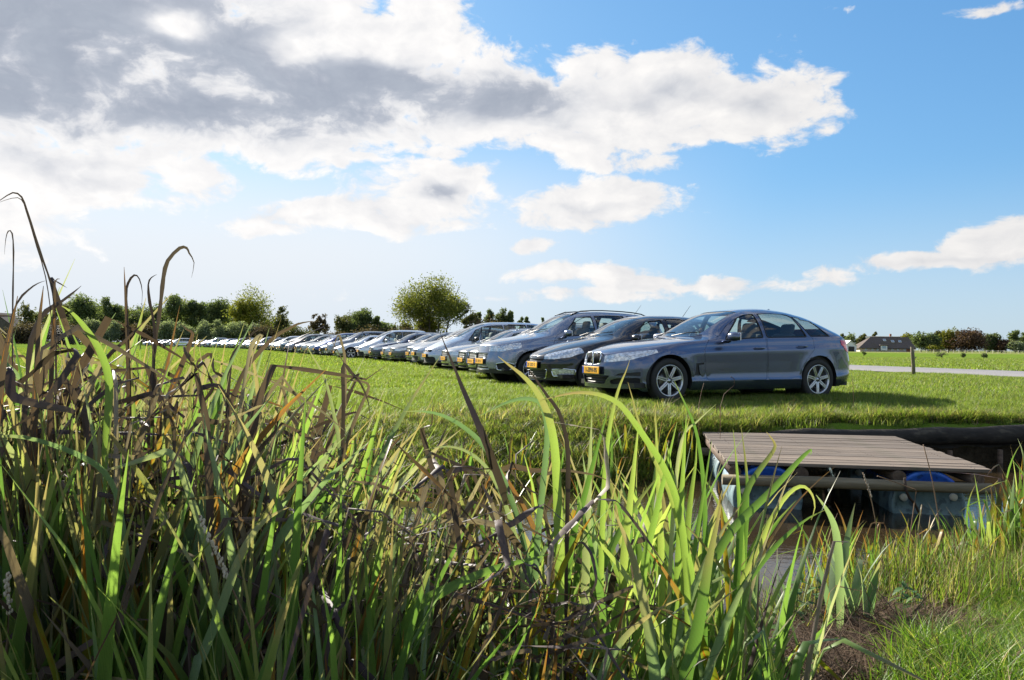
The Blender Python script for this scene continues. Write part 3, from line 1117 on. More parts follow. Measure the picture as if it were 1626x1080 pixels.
def make_wheel(parent, x, y, r, rim_r, side, spokes=7, double=True, width=.205):
    """wheel > tyre, rim; axle along y; outer face at side*y"""
    wh = bm = bmesh.new()
    s = side
    hw = width / 2
    # brake disc + dark inner barrel carry the wheel
    rr = rim_r
    add_lathe(bm, [(0.0, .01 * s), (rr * .62, .01 * s), (rr * .62, -.01 * s), (rr * .3, -.03 * s)], 28, 'Y', mat=1)
    add_lathe(bm, [(rr * .97, hw * .5 * s), (rr * .93, -hw * .9 * s), (rr * .6, -hw * .7 * s), (0.0, -hw * .5 * s)], 28, 'Y', mat=0)
    w = bm_obj('wheel', bm, [M_BLACK, M_DISC], parent)
    w.location = (x, y, r)
    bt = bmesh.new()
    prof = [(rr, hw * .80 * s), (rr + .012, hw * .96 * s), (r - .055, hw * 1.0 * s), (r - .02, hw * .93 * s), (r - .004, hw * .78 * s), (r, hw * .5 * s),
            (r, -hw * .5 * s), (r - .004, -hw * .8 * s), (r - .02, -hw * .95 * s), (r - .06, -hw * s), (rr, -hw * .85 * s)]
    add_lathe(bt, prof, 40, 'Y')
    bmesh.ops.recalc_face_normals(bt, faces=bt.faces)
    bm_obj('tyre', bt, [M_TYRE], w)
    br = bmesh.new()
    yo = hw * .86 * s
    add_lathe(br, [(rr + .004, hw * .80 * s), (rr + .006, hw * .90 * s), (rr - .004, hw * .93 * s), (rr - .014, hw * .90 * s), (rr - .022, hw * .55 * s), (rr - .03, hw * .1 * s)], 40, 'Y')
    hubr = rr * .2
    add_lathe(br, [(0, yo * .86), (hubr * .45, yo * .88), (hubr * .5, yo * .80), (hubr, yo * .78), (hubr * 1.25, yo * .55), (hubr * 1.2, yo * .1)], 24, 'Y')
    for k in range(spokes):
        a = 2 * PI * k / spokes + .22
        subs = ((-.055, .05), (.055, -.05)) if double else ((0, 0),)
        for (o0, o1) in subs:
            r0, r1 = hubr * .9, rr - .012
            wd0, wd1 = (.012, .014) if double else (.024, .036)
            if double: o0, o1 = o0 * .28, -o1 * rr * 1.15
            dirv = Vector((math.cos(a), 0, math.sin(a))); tan = Vector((-math.sin(a), 0, math.cos(a)))
            vs = []
            for (rad, off, wd, yy) in ((r0, o0, wd0, yo * .80), ((r0 + r1) / 2, (o0 + o1) / 2, (wd0 + wd1) / 2, yo * .90), (r1, o1, wd1, yo * .94)):
                for sg, dy, ex in ((-1, 0, 1.0), (-.55, .006 * s, 1), (.55, .006 * s, 1), (1, 0, 1.0), (1, -.03 * s, 1.15), (-1, -.03 * s, 1.15)):
                    c = dirv * rad + tan * (off + sg * wd * ex)
                    vs.append(br.verts.new((c.x, yy + dy, c.z)))
            for q in range(2):
                for e in range(6):
                    br.faces.new((vs[q * 6 + e], vs[q * 6 + (e + 1) % 6], vs[q * 6 + 6 + (e + 1) % 6], vs[q * 6 + 6 + e]))
    for k in range(5):
        a = 2 * PI * k / 5
        add_lathe(br, [(0.0, .004 * s), (.011, .004 * s), (.011, -.01 * s)], 8, 'Y', center=(hubr * .72 * math.cos(a), yo * .79, hubr * .72 * math.sin(a)), mat=1)
    bmesh.ops.recalc_face_normals(br, faces=br.faces)
    bm_obj('rim', br, [M_ALLOY, M_BLACK], w)
    return w


def add_roundel(parent, loc, nrm, r, name='emblem'):
    """round emblem: black ring with blue and white quarters"""
    bm = bmesh.new()
    def ring(r0, r1, z, mi, a0=0, a1=2 * PI, seg=24):
        va = []
        for k in range(seg + 1):
            t = a0 + (a1 - a0) * k / seg
            va.append((bm.verts.new((r0 * math.cos(t), r0 * math.sin(t), z)), bm.verts.new((r1 * math.cos(t), r1 * math.sin(t), z))))
        for k in range(seg):
            f = bm.faces.new((va[k][0], va[k][1], va[k + 1][1], va[k + 1][0])); f.material_index = mi
    add_lathe(bm, [(r, -.006), (r, 0), (r * .93, .002), (r * .9, .002)], 28, 'Z', mat=0)
    ring(r * .6, r * .9, .0015, 1)
    for q in range(4):
        ring(.0001, r * .6, .0018, 2 + q % 2, q * PI / 2, (q + 1) * PI / 2, 6)
    o = bm_obj(name, bm, [M_CHROME, M_LBLACK, M_LWHITE, M_LBLUE], parent)
    z = Vector(nrm).normalized()
    x = Vector((0, -1, 0)); y = z.cross(x).normalized(); x = y.cross(z)
    m = Matrix((x, y, z)).transposed().to_4x4()
    m.translation = Vector(loc)
    o.matrix_local = m
    return o


def add_text(parent, body, size, mat, name='lettering'):
    cu = bpy.data.curves.new(name, 'FONT')
    cu.body = body
    cu.size = size
    cu.align_x = 'CENTER'; cu.align_y = 'CENTER'
    cu.extrude = .0012
    cu.offset = .0012
    cu.materials.append(mat)
    o = bpy.data.objects.new(name, cu)
    COL.objects.link(o)
    dg = bpy.context.evaluated_depsgraph_get()
    me = bpy.data.meshes.new_from_object(o.evaluated_get(dg))
    bpy.data.objects.remove(o)
    o = bpy.data.objects.new(name, me)
    COL.objects.link(o)
    o.parent = parent
    return o


def number_plate(parent, x, z, text=None, tilt=0.06, y=0.0, w_=.52, rear=False):
    bm = bmesh.new()
    add_box(bm, (0, 0, 0), (.012, w_, .11), bevel=.004, mat=0)
    add_box(bm, (-.0068, w_ / 2 - .028, 0), (.0016, .045, .104), mat=1)
    add_box(bm, (.006, 0, 0), (.01, w_ + .02, .13), mat=2)
    o = bm_obj('number_plate', bm, [M_PLATE, M_PLBLUE, M_BLACK], parent)
    o.location = (x, y, z)
    o.rotation_euler = (0, tilt, PI if rear else 0)
    if text:
        t = add_text(o, text, .098, M_INK)
        # face the nose (-x): text right runs to -y ... seen from the front, left to right is +y to -y
        t.matrix_local = Matrix(((0, 0, -1, -.0075), (-1, 0, 0, -.02), (0, 1, 0, -.001), (0, 0, 0, 1)))
        t.scale = (.92, 1.0, 1.0)
    else:
        b = bmesh.new()
        yy = w_ / 2 - .075
        for k in range(8):
            if k in (2, 6):
                add_box(b, (-.0072, yy - .008, 0), (.002, .014, .01))
                yy -= .034
            else:
                add_box(b, (-.0072, yy - .016, .022), (.002, .030, .012)); add_box(b, (-.0072, yy - .016, -.022), (.002, .030, .012))
                add_box(b, (-.0072, yy - (.006 if k % 3 else .026), 0), (.002, .011, .056))
                yy -= .051
        bm_obj('characters', b, [M_INK], o)
    return o


def make_seat(parent, x, y, z, mat, hr=True):
    bm = bmesh.new()
    add_box(bm, (x, y, z + .08), (.50, .50, .16), bevel=.05)
    add_box(bm, (x + .30, y, z + .40), (.13, .48, .58), rot=None, bevel=.05)
    if hr:
        add_box(bm, (x + .36, y, z + .77), (.10, .27, .17), bevel=.04)
        add_tube(bm, [(x + .35, y - .06, z + .64), (x + .36, y - .06, z + .74)], .008, 6)
        add_tube(bm, [(x + .35, y + .06, z + .64), (x + .36, y + .06, z + .74)], .008, 6)
    for v in bm.verts:
        if v.co.z > z + .15: v.co.x += (v.co.z - z - .15) * .22
    for f in bm.faces: f.smooth = True
    o = bm_obj('seat', bm, [mat], parent)
    shade_auto(o, 40)
    return o


def make_car(name, sp):
    S = CarShape(sp)
    L = S.L
    root = empty(name)
    bm = S.build()
    c = sp['cowl']
    wr, arch = sp['wr'], sp['arch']
    side = lambda sg: (lambda f: f.calc_center_median().y * sg > .30)
    # ---- wheel arches
    for xw in sp['wheels']:
        poly = [(xw + arch * math.cos(2 * PI * k / 36), wr + .01 + arch * math.sin(2 * PI * k / 36)) for k in range(36)]
        for sg in (1, -1):
            fs = cut(bm, poly, 'side', lambda f: f.calc_center_median().y * sg > .5 and f.calc_center_median().z < .95)
            bmesh.ops.delete(bm, geom=[f for f in fs if f.is_valid], context='FACES')
    # ---- glass: outlines found on the surface itself
    k1 = sp.get('glass_top', .84)
    k0 = .07

    def sidepoly(xa, xb, f0=k0, f1=k1, ga=0.0, gb=0.0, m_=12):
        """glass between xa and xb along the belt; ga, gb lean of its front and rear edge"""
        bot, top = [], []
        for i in range(m_ + 1):
            t = i / m_
            x = xa + (xb - xa) * t
            p = S.pt(x, f0); bot.append((p[0], p[2]))
        for i in range(m_ + 1):
            t = i / m_
            x = (xa + ga) + ((xb + gb) - (xa + ga)) * t
            p = S.pt(x, f1); top.append((p[0], p[2]))
        return rounded(bot + top[::-1], .025, 2)
    wins = [sidepoly(*w_) for w_ in sp['windows']]
    # black surround of the windows (one strip per side), then the glass in it
    sur = [inset_poly(wp, -sp.get('frame', .022)) for wp in wins]
    body_like = {}
    glass_faces = {1: [], -1: []}
    for sg in (1, -1):
        cond = lambda f: f.calc_center_median().y * sg > .30 and f.normal.z < .80 and f.calc_center_median().z > .7
        for f in bm.faces: f.normal_update()
        allw = []
        for sp_, wp in zip(sur, wins):
            cut(bm, sp_, 'side', cond)
            cut(bm, wp, 'side', cond)
    for f in bm.faces: f.normal_update()
    inw = lambda f, polys: any(pip(f.calc_center_median().x, f.calc_center_median().z, p_) for p_ in polys)
    # pillars between the panes are black too
    sidecond = lambda f: abs(f.calc_center_median().y) > .30 and f.normal.z < .80 and f.calc_center_median().z > .7
    # ---- windscreen and rear window seen from above
    ws = sp['screen']
    def toppoly(xa, xb, fa, fb):
        l = []
        for i in range(7):
            x = xa + (xb - xa) * i / 6
            f_ = fa + (fb - fa) * i / 6
            p = S.pt(x, f_)
            l.append((p[0], p[1]))
        def xat(x, q):
            y = l[0][1] if x == xa else l[-1][1]
            best = S.deform(x, y * q, S.zt(x))
            return (best[0], y * q)
        front = [xat(xa, q) for q in (.75, .45, .15, -.15, -.45, -.75)]
        back = [xat(xb, q) for q in (-.75, -.45, -.15, .15, .45, .75)]
        lm = [(x, -y) for x, y in l]
        return l[::-1] + front + lm + back
    wpoly = toppoly(*ws)
    wcut = cut(bm, wpoly, 'top', lambda f: f.calc_center_median().z > .75 and f.normal.z > .12 and f.calc_center_median().x < c + 1.3)
    extract(bm, [f for f in wcut if f.is_valid], 'windscreen', [M_GLASS, M_SEAM], root, off=-.006, wall=True, wallmat=1)
    if sp.get('rear_screen'):
        rp = toppoly(*sp['rear_screen'])
        for f in bm.faces: f.normal_update()
        rcut = cut(bm, rp, 'top', lambda f: f.calc_center_median().z > .75 and f.normal.z > .05 and f.calc_center_median().x > L - 2.0)
        extract(bm, [f for f in rcut if f.is_valid], 'rear_window', [M_GLASS, M_SEAM], root, off=-.006, wallmat=1)
    # ---- front face
    frontcond = lambda f: f.calc_center_median().x < sp.get('front_x', .66) and (f.normal.x < -.10)
    for (nm, poly, off, mats, kw) in sp.get('front', []):
        for sg in kw.get('sides', (1,)):
            for f in bm.faces: f.normal_update()
            pl = [(y * sg, z) for y, z in poly]
            if kw.get('round', .02): pl = rounded(pl, kw.get('round', .02), 3)
            fs = cut(bm, pl, 'front', frontcond)
            o = extract(bm, [f for f in fs if f.is_valid], nm, mats, root, off=off, wallmat=kw.get('wm'), back=kw.get('back', 0))
            if o and kw.get('frame'):
                # raised rim round the opening
                fb = bmesh.new()
                pts = []
                S_t = o.data.vertices
                for (y_, z_) in inset_poly(pl, -.008):
                    best = min(S_t, key=lambda v: (v.co.y - y_)**2 + (v.co.z - z_)**2)
                    pts.append((best.co.x - kw.get('fx', .0), y_, z_))
                add_tube(fb, pts + [pts[0]], kw['frame'], 6, False)
                bm_obj('grille_frame' if 'grille' in nm else 'trim', fb, [kw.get('fmat', M_CHROME)], o)
            if o and kw.get('slats'):
                n_, vert = kw['slats']
                sb = bmesh.new()
                ys = [p_[0] for p_ in pl]; zs_ = [p_[1] for p_ in pl]
                ya, yb_, za, zb_ = min(ys), max(ys), min(zs_), max(zs_)
                for k in range(n_):
                    u = (k + .5) / n_
                    if vert:
                        y_ = ya + (yb_ - ya) * u
                        near = [v for v in o.data.vertices if abs(v.co.y - y_) < .03]
                        if near:
                            zz = sorted(near, key=lambda v: v.co.z)
                            add_tube(sb, [(min(v.co.x for v in near) - .004 + .02 * q, y_, zz[0].co.z + (zz[-1].co.z - zz[0].co.z) * q) for q in (0.04, .5, .96)], .0045, 4)
                    else:
                        z_ = za + (zb_ - za) * u
                        inside = [y_ for y_ in np.linspace(ya, yb_, 25) if pip(y_, z_, pl)]
                        pts = []
                        for y_ in inside[::3]:
                            near = min(o.data.vertices, key=lambda v: (v.co.y - y_)**2 + (v.co.z - z_)**2)
                            pts.append((near.co.x - .004, y_, z_))
                        if len(pts) > 1: add_tube(sb, pts, kw.get('sr', .007), 5)
                if len(sb.verts): bm_obj('slats', sb, [kw.get('smat', M_BLACK)], o)
                else: sb.free()
    # ---- rear lamps and side lamps, seen from the side or rear
    for (nm, poly, view, off, mats, kw) in sp.get('extra', []):
        for sg in (1, -1):
            for f in bm.faces: f.normal_update()
            pl = [(a_ * (sg if view == 'front' else 1), b_) for a_, b_ in poly]
            if kw.get('round', .02): pl = rounded(pl, kw.get('round', .02), 3)
            lo, hi = kw.get('x', (0, L))
            fs = cut(bm, pl, view, lambda f: f.calc_center_median().y * sg > (.25 if view == 'side' else .0) and lo < f.calc_center_median().x < hi)
            extract(bm, [f for f in fs if f.is_valid], nm, mats, root, off=off, back=kw.get('back', 0), wallmat=kw.get('wm'))
    # ---- doors (with the glass in them) and the other side panes
    for sg in (1, -1):
        for di, dp in enumerate(sp['doors']):
            cond = lambda f: f.calc_center_median().y * sg > .25 and f.normal.z < .86
            for f in bm.faces: f.normal_update()
            outer = rounded(dp, .05, 3)
            inner = inset_poly(outer, .0045)
            cut(bm, outer, 'side', cond)
            for f in bm.faces: f.normal_update()
            cut(bm, inner, 'side', cond)
            for f in bm.faces: f.normal_update()
            allf = [f for f in bm.faces if cond(f) and pip(f.calc_center_median().x, f.calc_center_median().z, outer)]
            ins = [f for f in allf if pip(f.calc_center_median().x, f.calc_center_median().z, inner)]
            ring = [f for f in allf if f not in set(ins)]
            extract(bm, ring, 'door_seam', [M_SEAM], root, off=-.012)
            gl = [f for f in ins if inw(f, wins)]
            fr = [f for f in ins if f not in set(gl) and inw(f, sur)]
            rest = [f for f in ins if f not in set(gl) and f not in set(fr)]
            d = extract(bm, rest, 'door', [M_PAINT], root, off=0, wall=False)
            body_like[(sg, di)] = d
            extract(bm, gl, 'window', [M_GLASS, M_SEAM], d, off=-.008, wallmat=1)
            extract(bm, fr, 'window_frame', [M_SEAM], d, off=.001)
            # handle
            hx, hz = sp['handles'][di]
            hy = [v.co.y for v in d.data.vertices if abs(v.co.x - hx) < .12 and abs(v.co.z - hz) < .05]
            if hy:
                y_ = max(hy, key=abs)
                hb = bmesh.new()
                add_tube(hb, [(hx - .10, y_ - .004 * sg, hz), (hx - .07, y_ + .03 * sg, hz + .003), (hx, y_ + .036 * sg, hz + .005), (hx + .07, y_ + .03 * sg, hz + .004), (hx + .10, y_ - .004 * sg, hz + .002)], [.010, .013, .014, .013, .010], 7)
                bm_obj('door_handle', hb, [M_PAINT], d)
        for wi, (wp_, sp__) in enumerate(zip(wins, sur)):
            gl = [f for f in bm.faces if sidecond(f) and f.calc_center_median().y * sg > 0 and inw(f, [wp_])]
            sw = None
            if len(gl) > 8:
                sw = extract(bm, gl, 'side_window', [M_GLASS, M_SEAM], root, off=-.008, wallmat=1)
            fr = [f for f in bm.faces if sidecond(f) and f.calc_center_median().y * sg > 0 and inw(f, [sp__])]
            extract(bm, fr, 'window_frame', [M_SEAM], sw or root, off=.001)
    # ---- bonnet outline as a seam
    if sp.get('bonnet'):
        for f in bm.faces: f.normal_update()
        bp = sp['bonnet'] + [(x, -y) for x, y in sp['bonnet'][::-1]]
        bcond = lambda f: f.normal.z > .25 and f.calc_center_median().x < c + .4 and f.calc_center_median().z > .6
        out_ = rounded(bp, .06, 3)
        inn_ = inset_poly(out_, .005)
        cut(bm, out_, 'top', bcond)
        for f in bm.faces: f.normal_update()
        cut(bm, inn_, 'top', bcond)
        for f in bm.faces: f.normal_update()
        allf = [f for f in bm.faces if bcond(f) and pip(f.calc_center_median().x, f.calc_center_median().y, out_)]
        ins = [f for f in allf if pip(f.calc_center_median().x, f.calc_center_median().y, inn_)]
        ring = [f for f in allf if f not in set(ins)]
        extract(bm, ring, 'bonnet_seam', [M_SEAM], root, off=-.010)
        extract(bm, ins, 'bonnet', [M_PAINT], root, off=0, wall=False)
    # ---- dark lower trim
    mats = [M_PAINT, M_BLACK]
    tz = sp.get('trim_z', .30)
    for f in bm.faces:
        f.smooth = True
        ce = f.calc_center_median()
        if ce.z < tz and sp.get('trim'): f.material_index = 1
    body = bm_obj('body', bm, mats, root)
    # crease-aware shading
    # ---- floor, wheel houses, interior
    fb = bmesh.new()
    zb = S.zb(L / 2)
    add_box(fb, (L / 2, 0, zb + .06), (L - .5, 1.1, .10), mat=0)
    for x0, x1 in ((.25, sp['wheels'][0] - arch), (sp['wheels'][0] + arch, sp['wheels'][1] - arch), (sp['wheels'][1] + arch, L - .35)):
        add_box(fb, ((x0 + x1) / 2, 0, zb + .075), (x1 - x0, 1.62, .07), mat=0)
    bm_obj('floor_pan', fb, [M_BLACK], root)
    for xw in sp['wheels']:
        for sg in (1, -1):
            hb = bmesh.new()
            yo = S.w(xw) - .01
            seg = 20
            prev = None
            for k in range(seg + 1):
                a = -.35 + (PI + .70) * k / seg
                px_, pz_ = xw + (arch - .001) * math.cos(a), wr + .01 + (arch - .001) * math.sin(a)
                cur = (hb.verts.new((px_, yo * sg, pz_)), hb.verts.new((px_, (yo - .42) * sg, pz_)))
                if prev: hb.faces.new((prev[0], cur[0], cur[1], prev[1]))
                prev = cur
            vs = [hb.verts.new((xw + arch * math.cos(2 * PI * k / 20), (yo - .42) * sg, wr + arch * math.sin(2 * PI * k / 20))) for k in range(20)]
            hb.faces.new(vs)
            bm_obj('wheel_housing', hb, [M_SEAM], root)
            make_wheel(root, xw, (S.w(xw) - .115 + .0) * sg, wr, sp['rim'], sg, sp.get('spokes', 5), sp.get('double', False))
    ib = bmesh.new()
    add_box(ib, (c + .42, 0, S.zs(c) - .10), (.55, 1.46, .22), bevel=.05)
    add_box(ib, (c + .55, .36, S.zs(c) + .02), (.22, .40, .10), bevel=.03)
    bm_obj('dashboard', ib, [M_SEAT], root)
    tb = bmesh.new()
    pts = []
    for k in range(17):
        a = 2 * PI * k / 16
        pts.append((c + .78 + .05 * math.sin(a), .37 + .18 * math.cos(a), S.zs(c) + .03 + .18 * math.sin(a)))
    add_tube(tb, pts, .016, 6, False)
    add_box(tb, (c + .76, .37, S.zs(c) + .02), (.04, .15, .12), bevel=.02)
    bm_obj('steering_wheel', tb, [M_SEAT], root)
    sz_ = sp.get('seat_z', .42)
    for (x_, ys) in sp['seats']:
        for y_ in ys:
            make_seat(root, x_, y_, sz_, sp.get('seat_mat', M_SEAT))
    # interior shell below the belt so that one does not look into an empty body
    sb = bmesh.new()
    for sg in (1, -1):
        add_box(sb, ((c + L - .5) / 2 + .2, .80 * sg, .62), (L - .9 - c, .05, .50), mat=0)
    add_box(sb, (L - .75, 0, .72), (.9, 1.5, .3), mat=0)
    bm_obj('interior_trim', sb, [M_SEAT], root)
    # ---- mirrors
    for sg in (1, -1):
        mx, my, mz = sp['mirror']
        mb = bmesh.new()
        vs = bmesh.ops.create_icosphere(mb, subdivisions=3, radius=1.0)['verts']
        for v in vs:
            x_, y_, z_ = v.co
            k = 1.0 - .18 * max(0, -y_)
            v.co = (max(x_, -1) * .085 if x_ < 0 else x_ * .05, math.copysign(abs(y_)**.75, y_) * .115, math.copysign(abs(z_)**.7, z_) * .075 * k)
        bmesh.ops.translate(mb, vec=(mx, my * sg, mz), verts=mb.verts)
        for f in mb.faces: f.smooth = True
        mo = bm_obj('wing_mirror', mb, [M_PAINT if not sp.get('mirror_black') else M_BLACK], root)
        ab = bmesh.new()
        add_tube(ab, [(mx - .01, (my - .06) * sg, mz - .05), (mx + .02, (my - .16) * sg, mz - .085), (mx + .03, (my - .24) * sg, mz - .10)], [.022, .018, .03], 7)
        add_box(ab, (mx + .045, my * sg, mz), (.012, .20, .12), bevel=.005, mat=1)
        bm_obj('mirror_foot', ab, [M_BLACK, M_CHROME], mo)
    # ---- wipers
    wb = bmesh.new()
    for yy in (.55, -.05):
        p0 = S.deform(c + .02, yy, S.zt(c + .02) + .0); p1 = S.deform(c + .16, yy - .50, S.zt(c + .16))
        add_tube(wb, [(p0[0], p0[1], p0[2] + .02), ((p0[0] + p1[0]) / 2, (p0[1] + p1[1]) / 2, (p0[2] + p1[2]) / 2 + .035), (p1[0], p1[1], p1[2] + .015)], .008, 5)
    bm_obj('wiper', wb, [M_BLACK], root)
    # ---- plate, aerial, rails
    pz = sp.get('plate_z', .45)
    number_plate(root, S.deform(0, 0, pz)[0] - sp.get('plate_off', .022), pz, sp.get('plate'), sp.get('plate_tilt', .06))
    if sp.get('aerial'):
        x_ = sp['aerial']
        ab = bmesh.new()
        z_ = S.zt(x_)
        if sp.get('fin'):
            for (a_, b_) in ((0, .0),):
                vs = [ab.verts.new(p_) for p_ in ((x_, .022, z_ - .004), (x_ + .16, .02, z_ - .012), (x_ + .15, .004, z_ + .045), (x_, -.022, z_ - .004), (x_ + .16, -.02, z_ - .012), (x_ + .15, -.004, z_ + .045))]
                ab.faces.new((vs[0], vs[1], vs[2])); ab.faces.new((vs[3], vs[5], vs[4])); ab.faces.new((vs[0], vs[2], vs[5], vs[3])); ab.faces.new((vs[1], vs[4], vs[5], vs[2]))
        else:
            add_tube(ab, [(x_, 0, z_ - .01), (x_ + .03, 0, z_ + .02), (x_ + .22, 0, z_ + .26)], [.014, .006, .003], 5)
        bm_obj('aerial', ab, [M_PAINT if sp.get('fin') else M_BLACK], root)
    if sp.get('rails'):
        for sg in (1, -1):
            rb = bmesh.new()
            xa, xb = sp['rails']
            pts = []
            for k in range(9):
                x = xa + (xb - xa) * k / 8
                p = S.pt(x, .965)
                pts.append((p[0], (p[1] + .00) * sg, p[2] + (.0 if k in (0, 8) else .035)))
            add_tube(rb, pts, .014, 6)
            bm_obj('roof_rail', rb, [M_CHROME if sp.get('rails_chrome') else M_BLACK], root)
    # hidden side seams, exhaust etc. are out of sight
    return root


def all_children(o):
    out = []
    for ch in o.children:
        out.append(ch); out += all_children(ch)
    return out


def paint_car(root, col):
    for o in [root] + all_children(root):
        o.color = (*col, 1.0)


def join_low(root, name):
    """one mesh of a whole car, for those too far off to show their parts"""
    dg = bpy.context.evaluated_depsgraph_get()
    bm = bmesh.new()
    mats = []
    for o in all_children(root):
        if o.type != 'MESH' or o.name.split('.')[0] in ('lettering', 'characters', 'wiper', 'steering_wheel', 'slats', 'mirror_foot', 'door_handle'): continue
        mp = {}
        for i, m_ in enumerate(o.data.materials):
            if m_ not in mats: mats.append(m_)
            mp[i] = mats.index(m_)
        me = o.data.copy()
        M = Matrix.Identity(4)
        q = o
        while q is not None and q is not root:
            M = q.matrix_basis @ M
            q = q.parent
        me.transform(M)
        n0 = len(bm.faces)
        bm.from_mesh(me)
        bm.faces.ensure_lookup_table()
        for f in bm.faces[n0:]:
            f.material_index = mp.get(f.material_index, 0)
        bpy.data.meshes.remove(me)
    me = bpy.data.meshes.new(name)
    bm.to_mesh(me)
    bm.free()
    for m_ in mats: me.materials.append(m_)
    return me


# ================================================================== the kinds of car
def std_front(sp_kind):
    return []


def kidney(y0, y1):
    return [(y0, .585), (y0 - .005, .70), (y0 + .03, .745), (y1 - .05, .745), (y1, .715), (y1 + .004, .63), (y1 - .03, .575), (y0 + .02, .565)]


SPEC_GT = dict(
    L=4.82, cowl=1.42, wheels=(.84, 3.76), wr=.338, arch=.385, rim=.238, spokes=7, double=True,
    zt=[(0, .735), (.05, .765), (.2, .815), (.5, .88), (.9, .935), (1.3, .985), (1.45, 1.01), (1.7, 1.15), (2.0, 1.31), (2.3, 1.43), (2.6, 1.485), (2.95, 1.505), (3.3, 1.485), (3.7, 1.42), (4.1, 1.305), (4.4, 1.20), (4.6, 1.13), (4.72, 1.08), (4.79, .97), (4.82, .80)],
    zs=[(0, .66), (.2, .73), (.5, .80), (.9, .875), (1.3, .925), (1.8, .955), (2.6, .985), (3.4, 1.01), (4.0, 1.035), (4.45, 1.04), (4.65, 1.00), (4.78, .90), (4.82, .75)],
    zb=[(0, .21), (.15, .17), (.6, .17), (1.3, .19), (3.3, .19), (4.2, .22), (4.6, .26), (4.82, .34)],
    w=[(0, .80), (.3, .87), (.84, .905), (1.6, .90), (3.0, .905), (3.8, .914), (4.3, .90), (4.65, .85), (4.82, .78)],
    bowf=.42, bowr=.26, rake=.30,
    windows=[(1.80, 2.62, .07, .84, .52, -.02), (2.72, 3.52, .07, .84, .0, -.16), (3.62, 4.05, .09, .80, -.20, -.30)],
    screen=(1.50, 2.38, .90, .93), rear_screen=(3.55, 4.42, .90, .88),
    front=[
        ('grille', kidney(.018, .215), -.03, [M_SEAM], dict(sides=(1, -1), round=.03, frame=.010, slats=(9, True), smat=M_BLACK, fx=.03)),
        ('headlight', [(.285, .60), (.275, .70), (.50, .735), (.80, .80), (.90, .815), (.80, .71), (.66, .64), (.45, .61)], .004, [M_LAMP, M_CHROME], dict(sides=(1, -1), round=.02, wm=1)),
        ('lower_grille', [(-.34, .335), (-.40, .40), (.40, .40), (.34, .335), (.30, .27), (-.30, .27)], -.04, [M_SEAM], dict(round=.02, slats=(3, False), smat=M_BLACK, sr=.010)),
        ('bumper_intake', [(.42, .27), (.40, .325), (.52, .365), (.77, .375), (.77, .285)], -.03, [M_SEAM], dict(sides=(1, -1), round=.02)),
        ('fog_light', [(.665 + .036 * math.cos(k * PI / 6), .335 + .036 * math.sin(k * PI / 6)) for k in range(12)], .012, [M_LAMP, M_CHROME], dict(sides=(1, -1), round=0, wm=1)),
        ('bumper_recess', [(.48, .405), (.54, .435), (.775, .465), (.775, .405)], -.02, [M_BLACK], dict(sides=(1, -1), round=.012)),
    ],
    extra=[
        ('tail_light', [(4.25, .985), (4.29, .90), (4.38, .81), (4.52, .765), (4.9, .77), (4.9, .985)], 'side', .006, [M_TAIL], dict(x=(4.1, 4.9), round=.02)),
        ('side_vent', [(1.285, .42), (1.31, .60), (1.45, .61), (1.45, .585), (1.355, .57), (1.375, .46), (1.40, .42)], 'side', -.012, [M_BLACK], dict(x=(1.2, 1.5), round=.008)),
    ],
    doors=[[(1.52, .34), (1.47, .55), (1.46, .80), (1.56, .96), (1.82, 1.03), (2.05, 1.20), (2.28, 1.325), (2.52, 1.405), (2.66, 1.425), (2.675, 1.2), (2.68, .9), (2.68, .34)],
           [(2.70, .34), (2.70, .9), (2.695, 1.2), (2.68, 1.427), (3.05, 1.435), (3.36, 1.395), (3.45, 1.30), (3.58, 1.10), (3.66, .98), (3.66, .84), (3.52, .70), (3.41, .56), (3.36, .44), (3.36, .34)]],
    handles=[(2.52, .84), (3.40, .875)],
    bonnet=[(.27, .20), (.30, .40), (.42, .58), (.75, .735), (1.30, .775), (1.62, .76), (1.50, .40), (1.46, .0)],
    seats=[(2.25, (.37, -.37)), (3.05, (.40, -.40))], seat_z=.40,
    mirror=(1.92, 1.02, 1.015), plate_z=.475, plate='1-ZPH-95', plate_off=.03, plate_tilt=.02,
    aerial=3.35, fin=True, trim=False, frame=.02)


def std_features(L, cowl, bz, lamp=None, gr=None):
    """lamps, grille and trim of an ordinary car with its bonnet front edge at height bz"""
    lamp = lamp or [(.42, bz - .13), (.42, bz - .02), (.60, bz + .03), (.86, bz + .07), (.90, bz + .01), (.80, bz - .10), (.62, bz - .15)]
    gr = gr or [(-.40, bz - .13), (-.42, bz - .03), (.42, bz - .03), (.40, bz - .13)]
    return [
        ('headlight', lamp, .004, [M_LAMP, M_CHROME], dict(sides=(1, -1), round=.02, wm=1)),
        ('grille', gr, -.025, [M_SEAM], dict(round=.02, slats=(4, False), smat=M_CHROME, sr=.008)),
        ('lower_grille', [(-.42, .26), (-.45, .36), (.45, .36), (.42, .26)], -.04, [M_SEAM], dict(round=.02, slats=(3, False), smat=M_BLACK, sr=.010)),
        ('fog_light_recess', [(.54, .27), (.53, .36), (.80, .38), (.82, .30)], -.02, [M_BLACK], dict(sides=(1, -1), round=.02)),
    ]


